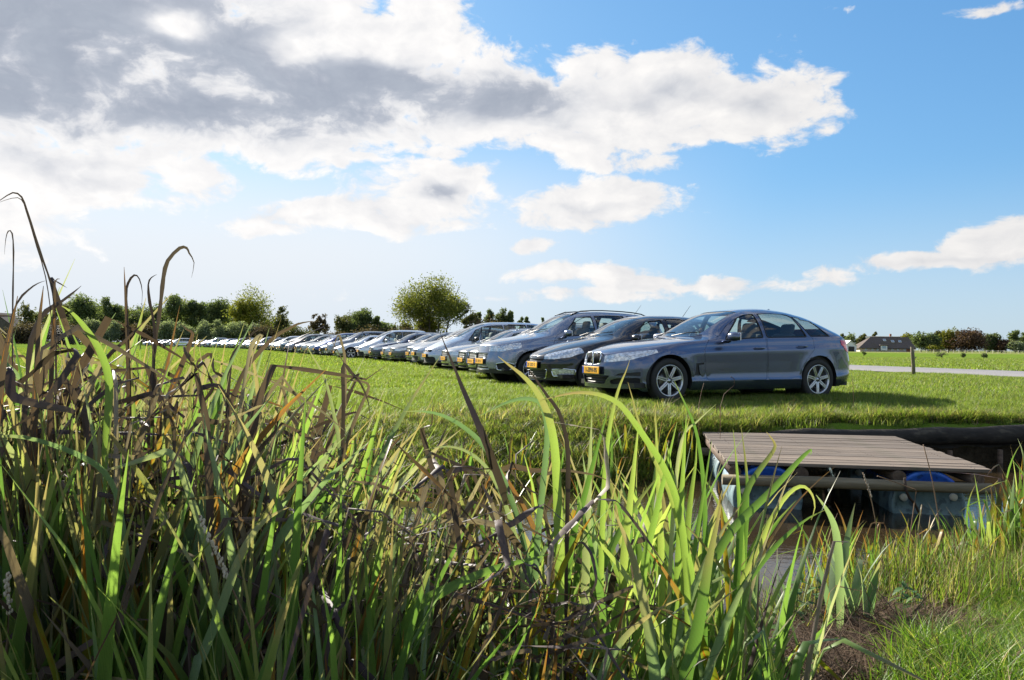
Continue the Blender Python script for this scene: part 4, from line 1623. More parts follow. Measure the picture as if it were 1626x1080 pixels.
SPEC_HATCH = dict(   # sporty black hatchback with large swept headlights
    L=4.30, cowl=1.18, wheels=(.86, 3.50), wr=.32, arch=.365, rim=.215, spokes=5,
    zt=[(0, .66), (.05, .70), (.2, .77), (.5, .87), (.9, .965), (1.15, 1.02), (1.4, 1.14), (1.7, 1.29), (2.0, 1.405), (2.35, 1.465), (2.8, 1.475), (3.3, 1.45), (3.8, 1.39), (4.02, 1.33), (4.15, 1.15), (4.25, .98), (4.30, .80)],
    zs=[(0, .58), (.2, .68), (.5, .78), (.9, .89), (1.2, .945), (1.8, .985), (2.6, 1.02), (3.4, 1.06), (3.9, 1.06), (4.15, 1.0), (4.30, .74)],
    zb=[(0, .21), (.15, .19), (.6, .2), (1.3, .21), (3.3, .22), (4.0, .26), (4.30, .34)],
    w=[(0, .76), (.3, .86), (.86, .90), (1.6, .895), (3.0, .905), (3.5, .905), (4.0, .87), (4.30, .78)],
    bowf=.46, bowr=.22, rake=.34,
    windows=[(1.56, 2.42, .07, .84, .55, -.02), (2.52, 3.22, .07, .84, .0, -.12), (3.32, 3.66, .12, .76, -.14, -.20)],
    screen=(1.24, 2.02, .90, .93), rear_screen=(3.98, 4.20, .85, .8),
    front=[
        ('headlight', [(.36, .60), (.34, .68), (.50, .75), (.72, .82), (.88, .90), (.91, .86), (.86, .74), (.74, .64), (.55, .60)], .005, [M_LAMP, M_CHROME], dict(sides=(1, -1), round=.02, wm=1)),
        ('grille', [(-.33, .565), (-.36, .605), (.36, .605), (.33, .565)], -.02, [M_SEAM], dict(round=.01)),
        ('lower_grille', [(-.40, .25), (-.43, .40), (.43, .40), (.40, .25)], -.04, [M_SEAM], dict(round=.02, slats=(4, False), smat=M_BLACK, sr=.008, frame=.010)),
        ('fog_light', [(.52, .29), (.50, .40), (.66, .42), (.84, .40), (.82, .32)], -.015, [M_LAMP, M_SEAM], dict(sides=(1, -1), round=.02, wm=1, frame=.012)),
    ],
    extra=[('tail_light', [(4.02, .98), (4.05, .82), (4.32, .80), (4.32, .98)], 'side', .005, [M_TAIL], dict(x=(3.9, 4.4)))],
    doors=[[(1.42, .32), (1.36, .55), (1.34, .80), (1.42, .985), (1.62, 1.06), (1.9, 1.22), (2.15, 1.33), (2.44, 1.385), (2.47, 1.2), (2.48, .9), (2.48, .32)],
           [(2.50, .32), (2.50, .9), (2.49, 1.2), (2.46, 1.386), (2.8, 1.40), (3.12, 1.385), (3.22, 1.2), (3.30, 1.0), (3.28, .78), (3.14, .64), (3.08, .44), (3.08, .32)]],
    handles=[(2.34, .86), (3.06, .91)],
    bonnet=[(.28, .25), (.32, .42), (.5, .60), (.8, .70), (1.32, .76), (1.28, .40), (1.22, 0)],
    seats=[(1.95, (.36, -.36)), (2.75, (.38, -.38))], seat_z=.40,
    mirror=(1.68, 1.0, 1.01), plate_z=.49, plate_off=.02, aerial=3.3, trim=True, trim_z=.25)

SPEC_SUV = dict(
    L=4.66, cowl=1.15, wheels=(.90, 3.57), wr=.355, arch=.405, rim=.23, spokes=7, double=False,
    zt=[(0, .86), (.05, .90), (.2, .95), (.5, 1.01), (.9, 1.07), (1.12, 1.12), (1.35, 1.25), (1.7, 1.45), (2.0, 1.585), (2.35, 1.65), (2.8, 1.67), (3.4, 1.655), (4.0, 1.60), (4.30, 1.55), (4.48, 1.33), (4.60, 1.12), (4.66, .90)],
    zs=[(0, .78), (.2, .86), (.5, .94), (.9, 1.0), (1.2, 1.04), (1.8, 1.07), (2.6, 1.10), (3.4, 1.14), (4.1, 1.16), (4.45, 1.10), (4.66, .82)],
    zb=[(0, .26), (.15, .23), (.6, .25), (1.3, .27), (3.3, .28), (4.2, .32), (4.66, .42)],
    w=[(0, .78), (.3, .86), (.9, .905), (1.6, .90), (3.0, .905), (3.6, .91), (4.2, .88), (4.66, .79)],
    bowf=.36, bowr=.20, rake=.20,
    windows=[(1.55, 2.42, .07, .85, .52, -.02), (2.52, 3.28, .07, .85, .0, -.04), (3.38, 4.0, .09, .83, -.02, -.10)],
    screen=(1.20, 2.05, .90, .93), rear_screen=(4.27, 4.52, .85, .82),
    front=[
        ('headlight', [(.36, .73), (.34, .83), (.60, .85), (.84, .93), (.90, .92), (.86, .80), (.66, .73)], .004, [M_LAMP, M_CHROME], dict(sides=(1, -1), round=.02, wm=1)),
        ('grille', [(-.32, .55), (-.34, .70), (.34, .70), (.32, .55)], -.03, [M_SEAM], dict(round=.02, slats=(4, False), smat=M_CHROME, sr=.008)),
        ('lower_grille', [(-.42, .31), (-.34, .44), (.34, .44), (.42, .31)], -.03, [M_BLACK], dict(round=.02, slats=(2, False), smat=M_CHROME, sr=.012)),
        ('fog_light', [(.60, .34), (.56, .46), (.76, .50), (.86, .44), (.80, .34)], -.02, [M_SEAM], dict(sides=(1, -1), round=.04, frame=.012)),
    ],
    extra=[('tail_light', [(4.38, 1.10), (4.42, .90), (4.68, .88), (4.68, 1.10)], 'side', .005, [M_TAIL], dict(x=(4.2, 4.8)))],
    doors=[[(1.45, .40), (1.40, .6), (1.38, .9), (1.46, 1.08), (1.66, 1.18), (1.95, 1.38), (2.2, 1.50), (2.44, 1.545), (2.47, 1.3), (2.48, 1.0), (2.48, .40)],
           [(2.50, .40), (2.50, 1.0), (2.49, 1.3), (2.46, 1.547), (2.9, 1.57), (3.26, 1.56), (3.32, 1.2), (3.34, .95), (3.22, .78), (3.12, .60), (3.10, .40)]],
    handles=[(2.34, .97), (3.12, 1.0)],
    bonnet=[(.24, .25), (.28, .45), (.5, .62), (.8, .70), (1.28, .76), (1.24, .40), (1.18, 0)],
    seats=[(1.95, (.37, -.37)), (2.8, (.38, -.38))], seat_z=.58, seat_mat=M_SEATL,
    mirror=(1.66, 1.04, 1.14), plate_z=.515, aerial=3.9, trim=True, trim_z=.36, rails=(2.0, 4.2))

SPEC_MPV = dict(   # long silver people carrier, bonnet and screen in one slope
    L=4.66, cowl=.92, wheels=(.92, 3.72), wr=.33, arch=.38, rim=.21, spokes=7, double=False,
    zt=[(0, .72), (.05, .77), (.2, .86), (.5, 1.00), (.8, 1.10), (.95, 1.16), (1.3, 1.36), (1.65, 1.54), (1.95, 1.65), (2.3, 1.71), (3.0, 1.73), (3.8, 1.72), (4.35, 1.66), (4.5, 1.45), (4.60, 1.15), (4.66, .85)],
    zs=[(0, .62), (.2, .76), (.5, .90), (.8, .99), (1.2, 1.03), (1.8, 1.045), (3.0, 1.05), (4.2, 1.06), (4.5, 1.02), (4.66, .78)],
    zb=[(0, .23), (.15, .20), (.6, .21), (1.3, .22), (3.3, .22), (4.2, .25), (4.66, .36)],
    w=[(0, .76), (.3, .87), (.9, .92), (1.6, .92), (3.0, .92), (3.8, .92), (4.3, .90), (4.66, .82)],
    bowf=.48, bowr=.16, rake=.38,
    windows=[(1.18, 1.55, .06, .80, .40, .22), (1.66, 2.56, .06, .86, .17, -.0), (2.64, 3.44, .06, .86, .0, .0), (3.52, 4.25, .06, .86, .0, -.05)],
    screen=(.98, 1.98, .90, .93), rear_screen=(4.32, 4.55, .85, .82),
    front=[
        ('headlight', [(.42, .66), (.44, .75), (.66, .84), (.86, .92), (.90, .86), (.80, .74), (.62, .67)], .005, [M_LAMP, M_CHROME], dict(sides=(1, -1), round=.02, wm=1)),
        ('grille', [(-.40, .62), (-.42, .70), (.42, .70), (.40, .62)], -.02, [M_SEAM], dict(round=.02)),
        ('lower_grille', [(-.58, .26), (-.55, .46), (.55, .46), (.58, .26)], -.04, [M_SEAM], dict(round=.05, slats=(3, False), smat=M_BLACK, sr=.010)),
        ('fog_light', [(.64, .30), (.64, .41), (.78, .41), (.78, .30)], -.01, [M_LAMP, M_CHROME], dict(sides=(1, -1), round=.05, wm=1)),
    ],
    extra=[('tail_light', [(4.40, 1.45), (4.44, .90), (4.68, .88), (4.68, 1.45)], 'side', .005, [M_TAIL], dict(x=(4.3, 4.8)))],
    doors=[[(1.42, .33), (1.40, .8), (1.44, 1.0), (1.56, 1.07), (1.76, 1.35), (1.98, 1.56), (2.3, 1.60), (2.6, 1.61), (2.6, 1.0), (2.6, .33)],
           [(2.62, .33), (2.62, 1.0), (2.62, 1.61), (3.1, 1.625), (3.47, 1.625), (3.48, 1.0), (3.36, .72), (3.28, .55), (3.26, .33)]],
    handles=[(2.46, .95), (3.32, .96)],
    bonnet=[(.25, .25), (.30, .45), (.5, .62), (.9, .74), (1.10, .76), (1.04, .40), (.97, 0)],
    seats=[(2.05, (.40, -.40)), (2.95, (.42, -.42)), (3.8, (.40, -.40))], seat_z=.50, seat_mat=M_SEATL,
    mirror=(1.52, 1.06, 1.10), mirror_black=True, plate_z=.50, aerial=None, trim=True, trim_z=.26)

SPEC_SEDAN = dict(   # long saloon / estate with upright grille
    L=4.80, cowl=1.38, wheels=(.88, 3.72), wr=.33, arch=.378, rim=.225, spokes=5,
    zt=[(0, .70), (.05, .73), (.2, .78), (.5, .85), (.9, .92), (1.36, .985), (1.6, 1.10), (1.9, 1.25), (2.2, 1.37), (2.55, 1.42), (3.0, 1.43), (3.5, 1.415), (4.1, 1.37), (4.4, 1.31), (4.60, 1.10), (4.74, .95), (4.80, .80)],
    zs=[(0, .63), (.2, .70), (.5, .78), (.9, .85), (1.3, .905), (1.8, .93), (2.6, .955), (3.4, .98), (4.2, 1.0), (4.6, .96), (4.80, .74)],
    zb=[(0, .22), (.15, .19), (.6, .2), (1.3, .21), (3.3, .22), (4.2, .24), (4.80, .34)],
    w=[(0, .78), (.3, .86), (.88, .90), (1.6, .895), (3.0, .90), (3.8, .905), (4.3, .88), (4.80, .78)],
    bowf=.38, bowr=.2, rake=.22,
    windows=[(1.74, 2.56, .07, .84, .50, -.02), (2.66, 3.40, .07, .84, .0, -.03), (3.50, 4.12, .10, .80, -.03, -.14)],
    screen=(1.44, 2.22, .90, .93), rear_screen=(4.38, 4.60, .85, .8),
    front=[
        ('headlight', [(.44, .58), (.42, .66), (.62, .70), (.84, .74), (.89, .71), (.84, .62), (.66, .57)], .004, [M_LAMP, M_CHROME], dict(sides=(1, -1), round=.02, wm=1)),
        ('grille', [(-.28, .36), (-.36, .64), (-.32, .68), (.32, .68), (.36, .64), (.28, .36)], -.025, [M_SEAM], dict(round=.02, slats=(6, False), smat=M_CHROME, sr=.006, frame=.009)),
        ('lower_grille', [(-.36, .24), (-.38, .30), (.38, .30), (.36, .24)], -.03, [M_SEAM], dict(round=.01)),
        ('fog_light_recess', [(.46, .26), (.45, .36), (.82, .40), (.83, .29)], -.03, [M_BLACK], dict(sides=(1, -1), round=.02, slats=(2, False), smat=M_CHROME, sr=.006)),
    ],
    extra=[('tail_light', [(4.50, .93), (4.54, .80), (4.82, .78), (4.82, .93)], 'side', .005, [M_TAIL], dict(x=(4.4, 4.9)))],
    doors=[[(1.52, .33), (1.48, .55), (1.47, .78), (1.56, .93), (1.80, 1.00), (2.05, 1.16), (2.32, 1.28), (2.58, 1.325), (2.61, 1.15), (2.62, .9), (2.62, .33)],
           [(2.64, .33), (2.64, .9), (2.63, 1.15), (2.60, 1.327), (3.0, 1.34), (3.42, 1.32), (3.50, 1.0), (3.50, .84), (3.40, .70), (3.32, .50), (3.30, .33)]],
    handles=[(2.48, .82), (3.30, .85)],
    bonnet=[(.24, .22), (.28, .42), (.5, .62), (.85, .70), (1.52, .76), (1.46, .40), (1.42, 0)],
    seats=[(2.15, (.37, -.37)), (2.95, (.38, -.38))], seat_z=.36,
    mirror=(1.86, 1.0, .975), plate_z=.455, aerial=None, trim=False, rails=(2.3, 4.2), rails_chrome=True)

SPEC_COUPE = dict(   # low white coupe, long doors
    L=4.25, cowl=1.20, wheels=(.86, 3.44), wr=.325, arch=.38, rim=.23, spokes=5,
    zt=[(0, .62), (.05, .66), (.2, .74), (.5, .84), (.9, .93), (1.18, .98), (1.45, 1.12), (1.75, 1.27), (2.05, 1.37), (2.35, 1.395), (2.8, 1.385), (3.3, 1.29), (3.7, 1.16), (4.0, 1.05), (4.18, .93), (4.25, .78)],
    zs=[(0, .56), (.2, .66), (.5, .76), (.9, .86), (1.2, .91), (1.8, .94), (2.6, .96), (3.4, 1.0), (3.9, .98), (4.15, .88), (4.25, .70)],
    zb=[(0, .2), (.15, .17), (.6, .19), (3.3, .2), (4.0, .24), (4.25, .33)],
    w=[(0, .76), (.3, .86), (.86, .905), (1.6, .895), (3.0, .905), (3.5, .92), (3.9, .88), (4.25, .78)],
    bowf=.46, bowr=.24, rake=.34,
    windows=[(1.58, 2.58, .07, .83, .50, .0), (2.66, 3.20, .10, .80, .0, -.22)],
    screen=(1.26, 2.05, .90, .93), rear_screen=(3.05, 3.80, .90, .88),
    front=[
        ('headlight', [(.46, .56), (.45, .64), (.66, .71), (.86, .79), (.90, .75), (.82, .64), (.66, .57)], .004, [M_LAMP, M_CHROME], dict(sides=(1, -1), round=.02, wm=1)),
        ('grille', [(-.40, .46), (-.42, .56), (.42, .56), (.40, .46)], -.02, [M_SEAM], dict(round=.02)),
        ('lower_grille', [(-.42, .23), (-.45, .32), (.45, .32), (.42, .23)], -.03, [M_SEAM], dict(round=.02)),
        ('fog_light_recess', [(.56, .24), (.54, .31), (.82, .33), (.82, .25)], -.02, [M_BLACK], dict(sides=(1, -1), round=.02)),
    ],
    extra=[('tail_light', [(3.98, .90), (4.02, .78), (4.27, .76), (4.27, .90)], 'side', .005, [M_TAIL], dict(x=(3.9, 4.3)))],
    doors=[[(1.44, .31), (1.40, .55), (1.38, .78), (1.46, .93), (1.66, 1.00), (1.95, 1.17), (2.2, 1.27), (2.62, 1.30), (2.66, 1.0), (2.66, .7), (2.60, .31)]],
    handles=[(2.50, .82)],
    bonnet=[(.28, .25), (.32, .42), (.5, .60), (.8, .70), (1.34, .76), (1.28, .40), (1.24, 0)],
    seats=[(1.95, (.36, -.36))], seat_z=.34,
    mirror=(1.70, 1.0, .97), plate_z=.40, aerial=3.2, fin=True, trim=False)


def variant(sp, sx=1.0, sz=1.0, **kw):
    """a further kind of car: same way of building, other proportions"""
    import copy
    n = dict(sp)
    sxp = lambda p: (p[0] * sx, p[1])
    for k in ('zt', 'zs'):
        n[k] = [(x * sx, z if z < .5 else .5 + (z - .5) * sz) for x, z in sp[k]]
    for k in ('zb', 'w'):
        n[k] = [(x * sx, v) for x, v in sp[k]]
    fz = lambda z: z if z < .5 else .5 + (z - .5) * sz
    n['L'] = sp['L'] * sx; n['cowl'] = sp['cowl'] * sx
    n['wheels'] = tuple(x * sx for x in sp['wheels'])
    n['windows'] = [(a * sx, b * sx, c_, d, e * sx, g * sx) for a, b, c_, d, e, g in sp['windows']]
    n['screen'] = (sp['screen'][0] * sx, sp['screen'][1] * sx, *sp['screen'][2:])
    n['rear_screen'] = (sp['rear_screen'][0] * sx, sp['rear_screen'][1] * sx, *sp['rear_screen'][2:])
    n['front'] = [(a, [(y, fz(z)) for y, z in p], o, m_, k) for a, p, o, m_, k in sp['front']]
    n['extra'] = [(a, [(x * sx, fz(z)) for x, z in p], v, o, m_, dict(k, x=(k['x'][0] * sx, k['x'][1] * sx))) for a, p, v, o, m_, k in sp['extra']]
    n['doors'] = [[(x * sx, fz(z)) for x, z in d] for d in sp['doors']]
    n['handles'] = [(x * sx, fz(z)) for x, z in sp['handles']]
    n['bonnet'] = [(x * sx, y) for x, y in sp['bonnet']]
    n['seats'] = [(x * sx, ys) for x, ys in sp['seats']]
    n['mirror'] = (sp['mirror'][0] * sx, sp['mirror'][1], fz(sp['mirror'][2]))
    n['plate_z'] = fz(sp['plate_z'])
    if sp.get('rails'): n['rails'] = tuple(x * sx for x in sp['rails'])
    if sp.get('aerial'): n['aerial'] = sp['aerial'] * sx
    n.update(kw)
    return n
# ================================================================== the row of parked cars
CAR_AXIS = R(66.0)      # direction nose -> tail, clockwise from +Y


def place_car(root, px, D, rz=None, dz=0.0):
    """px: picture column of the front centre; D its depth"""
    x = GX(px, D)
    root.location = (x, D, gz(x, D) * .5 - .02 + dz)
    root.rotation_euler = (0, 0, (PI / 2 - CAR_AXIS) if rz is None else rz)


PAINTS = dict(blue=(.10, .125, .20), gunmetal=(.075, .08, .088), slate=(.21, .24, .31), black=(.022, .022, .028), silver=(.40, .41, .43), pale=(.44, .49, .56),
              white=(.66, .67, .69), grey=(.22, .225, .24), lightgrey=(.28, .29, .31), anthracite=(.085, .09, .10), brown=(.20, .17, .15),
              darkgreen=(.03, .05, .04), royal=(.02, .05, .20), navy=(.045, .055, .10))
GROUP = 'cars parked side by side on the meadow'
KIND = {
    'gt': SPEC_GT, 'hatch': SPEC_HATCH, 'suv': SPEC_SUV, 'mpv': SPEC_MPV, 'sedan': SPEC_SEDAN, 'coupe': SPEC_COUPE,
    'cityvan': variant(SPEC_MPV, .88, .92, mirror_black=False, seats=[(1.8, (.38, -.38)), (2.6, (.38, -.38))]),
}
PROTO = {}


def get_car(kind, name='parked_car'):
    """first call builds the kind, later calls copy it with all its parts"""
    if kind not in PROTO:
        PROTO[kind] = make_car(name, KIND[kind])
        return PROTO[kind]
    return copy_tree(PROTO[kind])


# kind, paint, px of front centre, depth, label
CARS = [
    ('gt', 'blue', 941, 12.45, 'dark blue five door fastback with a double grille and yellow plate, nearest in the row'),
    ('hatch', 'black', 846, 15.15, 'glossy black hatchback with large swept headlights beside the dark blue fastback'),
    ('suv', 'slate', 762, 17.6, 'tall blue grey off-roader with roof rails between the black hatchback and a hidden saloon'),
    ('sedan', 'lightgrey', 748, 19.9, 'light grey saloon almost hidden behind the front of the blue grey off-roader'),
    ('sedan', 'anthracite', 731, 22.3, 'dark grey estate with a tall chrome grille, second car behind the blue grey off-roader'),
    ('sedan', 'silver', 704, 24.8, 'silver estate with a barred grille in front of the silver people carrier'),
    ('mpv', 'pale', 674, 27.4, 'tall silver people carrier with a one-slope bonnet and black mirrors'),
    ('hatch', 'lightgrey', 656, 30.4, 'grey hatchback just showing its nose behind the silver people carrier'),
    ('sedan', 'silver', 647, 32.8, 'silver saloon second behind the silver people carrier'),
    ('sedan', 'anthracite', 620, 35.2, 'charcoal saloon with a black wheel arch before the pair of silver noses'),
    ('sedan', 'lightgrey', 607, 37.6, 'light grey saloon squeezed between two charcoal saloons'),
    ('sedan', 'navy', 587, 40.0, 'dark navy saloon next to the white hatchback'),
    ('cityvan', 'white', 568, 42.6, 'white high-built hatchback between the navy saloon and the white coupe'),
    ('coupe', 'white', 530, 45.5, 'low white coupe with dark wheels showing its whole front wheel'),
    ('suv', 'grey', 518, 48.4, 'tall grey off-roader rising behind the low white coupe'),
    ('hatch', 'black', 508, 51.0, 'black hatchback left of the white coupe'),
    ('cityvan', 'royal', 498, 53.5, 'small bright blue hatchback with only its corner in sight'),
    ('sedan', 'silver', 488, 56.0, 'silver saloon left of the bright blue hatchback'),
    ('sedan', 'lightgrey', 478, 59.0, 'light grey saloon two cars left of the bright blue hatchback'),
    ('hatch', 'anthracite', 468, 62.0, 'dark grey hatchback beside the brown people carrier'),
    ('mpv', 'brown', 452, 66.0, 'brown people carrier standing taller than its neighbours'),
]
for kind, paint, px, D, lab in CARS:
    c_ = get_car(kind)
    paint_car(c_, PAINTS[paint])
    place_car(c_, px, D, (PI / 2 - CAR_AXIS) + R(rng.uniform(-1.0, 1.0)) - (0 if D < 14 else R(2.0)))
    if D > 19: c_.scale = (rng.uniform(.96, 1.03), 1, rng.uniform(.96, 1.05))
    tag(c_, lab, 'car', GROUP)
# only the two kinds built once so far show a number; the copies carry unreadable ones
for o in list(bpy.data.objects):
    pass
LOW = {k: join_low(PROTO[k], 'parked_car') for k in PROTO}
FARCARS = [
    ('suv', 'darkgreen', 444, 70), ('sedan', 'silver', 440, 74), ('hatch', 'lightgrey', 435, 78), ('cityvan', 'white', 430, 82), ('hatch', 'anthracite', 424, 86),
    ('sedan', 'silver', 419, 90), ('hatch', 'navy', 413, 95), ('sedan', 'black', 407, 99), ('cityvan', 'lightgrey', 401, 103), ('suv', 'silver', 396, 107),
    ('hatch', 'slate', 390, 111), ('sedan', 'grey', 384, 115), ('hatch', 'white', 378, 119), ('sedan', 'navy', 371, 122), ('mpv', 'lightgrey', 364, 125),
    ('hatch', 'anthracite', 357, 128), ('sedan', 'silver', 350, 131), ('hatch', 'royal', 343, 134), ('sedan', 'white', 335, 137), ('cityvan', 'pale', 327, 140),
    ('hatch', 'grey', 318, 144), ('sedan', 'anthracite', 309, 147), ('hatch', 'silver', 299, 150), ('mpv', 'white', 268, 156), ('hatch', 'grey', 254, 158), ('sedan', 'white', 240, 160), ('hatch', 'slate', 226, 163),
]
FARLAB = {
    0: 'dark green off-roader at the start of the far stretch of cars', 1: 'silver saloon left of the dark green off-roader', 3: 'small white van-like car in the far stretch of cars',
    12: 'white hatchback between grey cars in the far stretch', 14: 'light grey people carrier taller than the far cars round it', 17: 'bright blue hatchback among far silver and white cars',
    18: 'white saloon left of the far bright blue hatchback', 23: 'white people carrier parked apart in front of the willows',
}
KINDWORD = {'gt': 'fastback', 'hatch': 'hatchback', 'suv': 'off-roader', 'mpv': 'people carrier', 'sedan': 'saloon', 'coupe': 'coupe', 'cityvan': 'high-built hatchback'}
COLWORD = {'lightgrey': 'light grey', 'anthracite': 'charcoal', 'darkgreen': 'dark green', 'royal': 'bright blue', 'pale': 'pale silver', 'slate': 'blue grey'}
word = lambda i: COLWORD.get(FARCARS[i][1], FARCARS[i][1]) + ' ' + KINDWORD[FARCARS[i][0]]
for i, (kind, paint, px, D) in enumerate(FARCARS):
    o = bpy.data.objects.new('parked_car', LOW[kind])
    COL.objects.link(o)
    o.color = (*PAINTS[paint], 1)
    place_car(o, px, D, (PI / 2 - CAR_AXIS) + R(rng.uniform(-2, 2)))
    o.scale = (rng.uniform(.93, 1.04), 1, rng.uniform(.94, 1.08))
    if i in FARLAB: lab = FARLAB[i]
    else:
        nb = word(i - 1) if i > 0 else 'brown people carrier'
        nx = word(i + 1) if i + 1 < len(FARCARS) else 'open meadow'
        lab = 'distant %s between a %s and %s' % (word(i), nb, ('a ' + nx) if nx != 'open meadow' else nx)
    tag(o, lab, 'car', GROUP)

# ================================================================== raft on blue barrels
def mk_wood(name, a, b, c_, axis=0, scale=1.0, rough=.8):
    m, T = new_mat(name)
    tcn = T.n('ShaderNodeTexCoord').outputs['Object']
    oi = T.n('ShaderNodeObjectInfo').outputs['Random']
    st = [18, 18, 18]; st[axis] = 1.1
    v = T.vm('ADD', T.vm('MULTIPLY', tcn, tuple(q * scale for q in st)), T.comb(T.m('MULTIPLY', oi, 37), T.m('MULTIPLY', oi, 11), 0))
    g1 = T.noise(v, 1.6, 5, .65, .4)
    g2 = T.noise(tcn, 3.2 * scale, 4, .6)
    col = T.ramp(g1, [(.25, a), (.5, b), (.75, c_)])
    col = T.mix(1.0, col, T.ramp(oi, [(0, (.78, .78, .78)), (1, (1.18, 1.15, 1.1))]), 'MULTIPLY')
    col = T.mix(T.sstep(g2, .55, .8, 0, .55), col, (.06, .07, .035))
    p = T.princ(Base_Color=col, Roughness=rough)
    p.inputs['Specular IOR Level'].default_value = .2
    T.set(p.inputs['Normal'], T.bump(g1, .7, .004))
    T.out(p.outputs[0])
    return m


M_PLANK = mk_wood('weathered_planks', (.08, .063, .05), (.15, .122, .10), (.24, .205, .175))
M_LOG = mk_wood('weathered_log', (.10, .085, .055), (.19, .16, .105), (.28, .24, .17))
M_LOGY = mk_wood('dark_log', (.05, .035, .025), (.10, .07, .05), (.16, .12, .09), axis=1)


def mk_barrel():
    m, T = new_mat('barrel_plastic')
    tcn = T.n('ShaderNodeTexCoord').outputs['Object']
    n1 = T.noise(tcn, 7, 5, .6)
    z = T.sep(tcn)[2]
    c = T.ramp(n1, [(.35, (.02, .09, .50)), (.6, (.05, .20, .75)), (.8, (.16, .36, .8))])
    grime = T.sstep(T.m('ADD', z, T.m('MULTIPLY', T.m('SUBTRACT', n1, .5), .12)), .20, .10)
    c = T.mix(grime, c, T.ramp(n1, [(.3, (.09, .15, .17)), (.7, (.20, .29, .31))]))
    spots = T.sstep(T.noise(tcn, 19, 4, .6), .52, .62)
    c = T.mix(T.m('MULTIPLY', spots, .55), c, (.02, .03, .05))
    p = T.princ(Base_Color=c, Roughness=.42)
    T.out(p.outputs[0])
    return m


M_BARREL = mk_barrel()
M_BUNG = mk('barrel_bung', (.62, .60, .5), .6)
M_ROPE = mk('rusty_chain', (.07, .045, .03), .8)
raft = empty('raft', (1.82, 6.70, 0), R(-8.5))
tag(raft, 'low wooden raft of grey planks floating on blue barrels at the far bank', 'raft')
RW, RD = 2.07, 2.42
DZ = -.13
NP = 17
pw = RD / NP
for i in range(NP):
    bm = bmesh.new()
    l_ = RW + rng.uniform(-.012, .012)
    add_box(bm, (0, 0, 0), (l_, pw - .009, .028), bevel=.004)
    for v in bm.verts: v.co.z += .002 * math.sin(v.co.x * 5 + i)
    # nails
    for xx in (-RW / 2 + .16, -RW / 2 + .86, RW / 2 - .74, RW / 2 - .12):
        for yy in (-.03, .035):
            add_lathe(bm, [(0, .0152), (.004, .0152), (.004, .012)], 6, 'Z', center=(xx, yy, 0), mat=1)
    o = bm_obj('plank', bm, [M_PLANK, M_ROPE], raft)
    o.location = (RW / 2 + rng.uniform(-.008, .008), pw * (i + .5), DZ - .014 + rng.uniform(-.002, .002))
    o.rotation_euler = (R(rng.uniform(-.5, .5)), 0, R(rng.uniform(-.15, .15)))
# fascia under the front plank
for x_ in (.06, .60, 1.36, 1.95):
    bm = bmesh.new()
    add_tube(bm, [(0, -.02, 0), (0, RD * .5, .003), (0, RD - .05, 0)], [.052, .055, .05], 12)
    o = bm_obj('joist_log', bm, [M_LOGY], raft); o.location = (x_, 0, DZ - .028 - .055)
for y_, xa, xb in ((-.075, -.05, RW - .04), (RD - .3, -.05, RW - .04)):
    bm = bmesh.new()
    add_tube(bm, [(xa, 0, 0), (.7, .004, .004), (1.4, -.003, -.002), (xb, 0, 0)], [.043, .047, .044, .041], 14)
    o = bm_obj('cross_log', bm, [M_LOG], raft); o.location = (0, y_, DZ - .028 - .165 if y_ > 0 else -.272)
for (x_, y_) in ((.335, .04), (1.60, .04), (.335, 1.35), (1.60, 1.35)):
    bm = bmesh.new()
    r_ = .285
    add_lathe(bm, [(0, .012), (r_ - .035, .012), (r_ - .03, 0), (r_ - .006, .0), (r_, .012), (r_, .05), (r_ + .006, .06), (r_, .07), (r_ + .004, .3), (r_ + .012, .31), (r_ + .004, .33),
                   (r_ + .004, .58), (r_ + .012, .6), (r_ + .004, .62), (r_, .84), (r_ - .006, .9), (r_ - .03, .9), (0, .89)], 36, 'Y')
    bmesh.ops.recalc_face_normals(bm, faces=bm.faces)
    o = bm_obj('barrel', bm, [M_BARREL], raft)
    o.location = (x_, y_, -.165 - r_ + .005)
    for sx in (-.19, .19):
        bb_ = bmesh.new()
        add_lathe(bb_, [(0, -.016), (.026, -.016), (.030, -.010), (.030, .014)], 16, 'Y')
        b_ = bm_obj('bung', bb_, [M_BUNG], o)
        b_.location = (sx, 0, .06 if sx < 0 else .075)
bm = bmesh.new()
pts = [(1.36, -.135, -.20), (1.37, -.14, -.30), (1.42, -.06, -.37), (1.49, .03, -.43), (1.53, .02, -.52)]
add_tube(bm, pts, .011, 6)
bm_obj('chain', bm, [M_ROPE], raft)

# ================================================================== rubber revetment of the far bank
def mk_rubber():
    m, T = new_mat('black_membrane')
    tcn = T.n('ShaderNodeTexCoord').outputs['Object']
    n1 = T.noise(T.vm('MULTIPLY', tcn, (1, 3, 3)), 3.5, 5, .65)
    n2 = T.noise(tcn, 30, 3, .6)
    c = T.ramp(n1, [(.3, (.014, .012, .010)), (.55, (.038, .032, .025)), (.75, (.12, .10, .07))])
    p = T.princ(Base_Color=c, Roughness=.75)
    p.inputs['Specular IOR Level'].default_value = .2
    T.set(p.inputs['Normal'], T.bump(T.m('ADD', n1, T.m('MULTIPLY', n2, .3)), .6, .02))
    T.out(p.outputs[0])
    return m


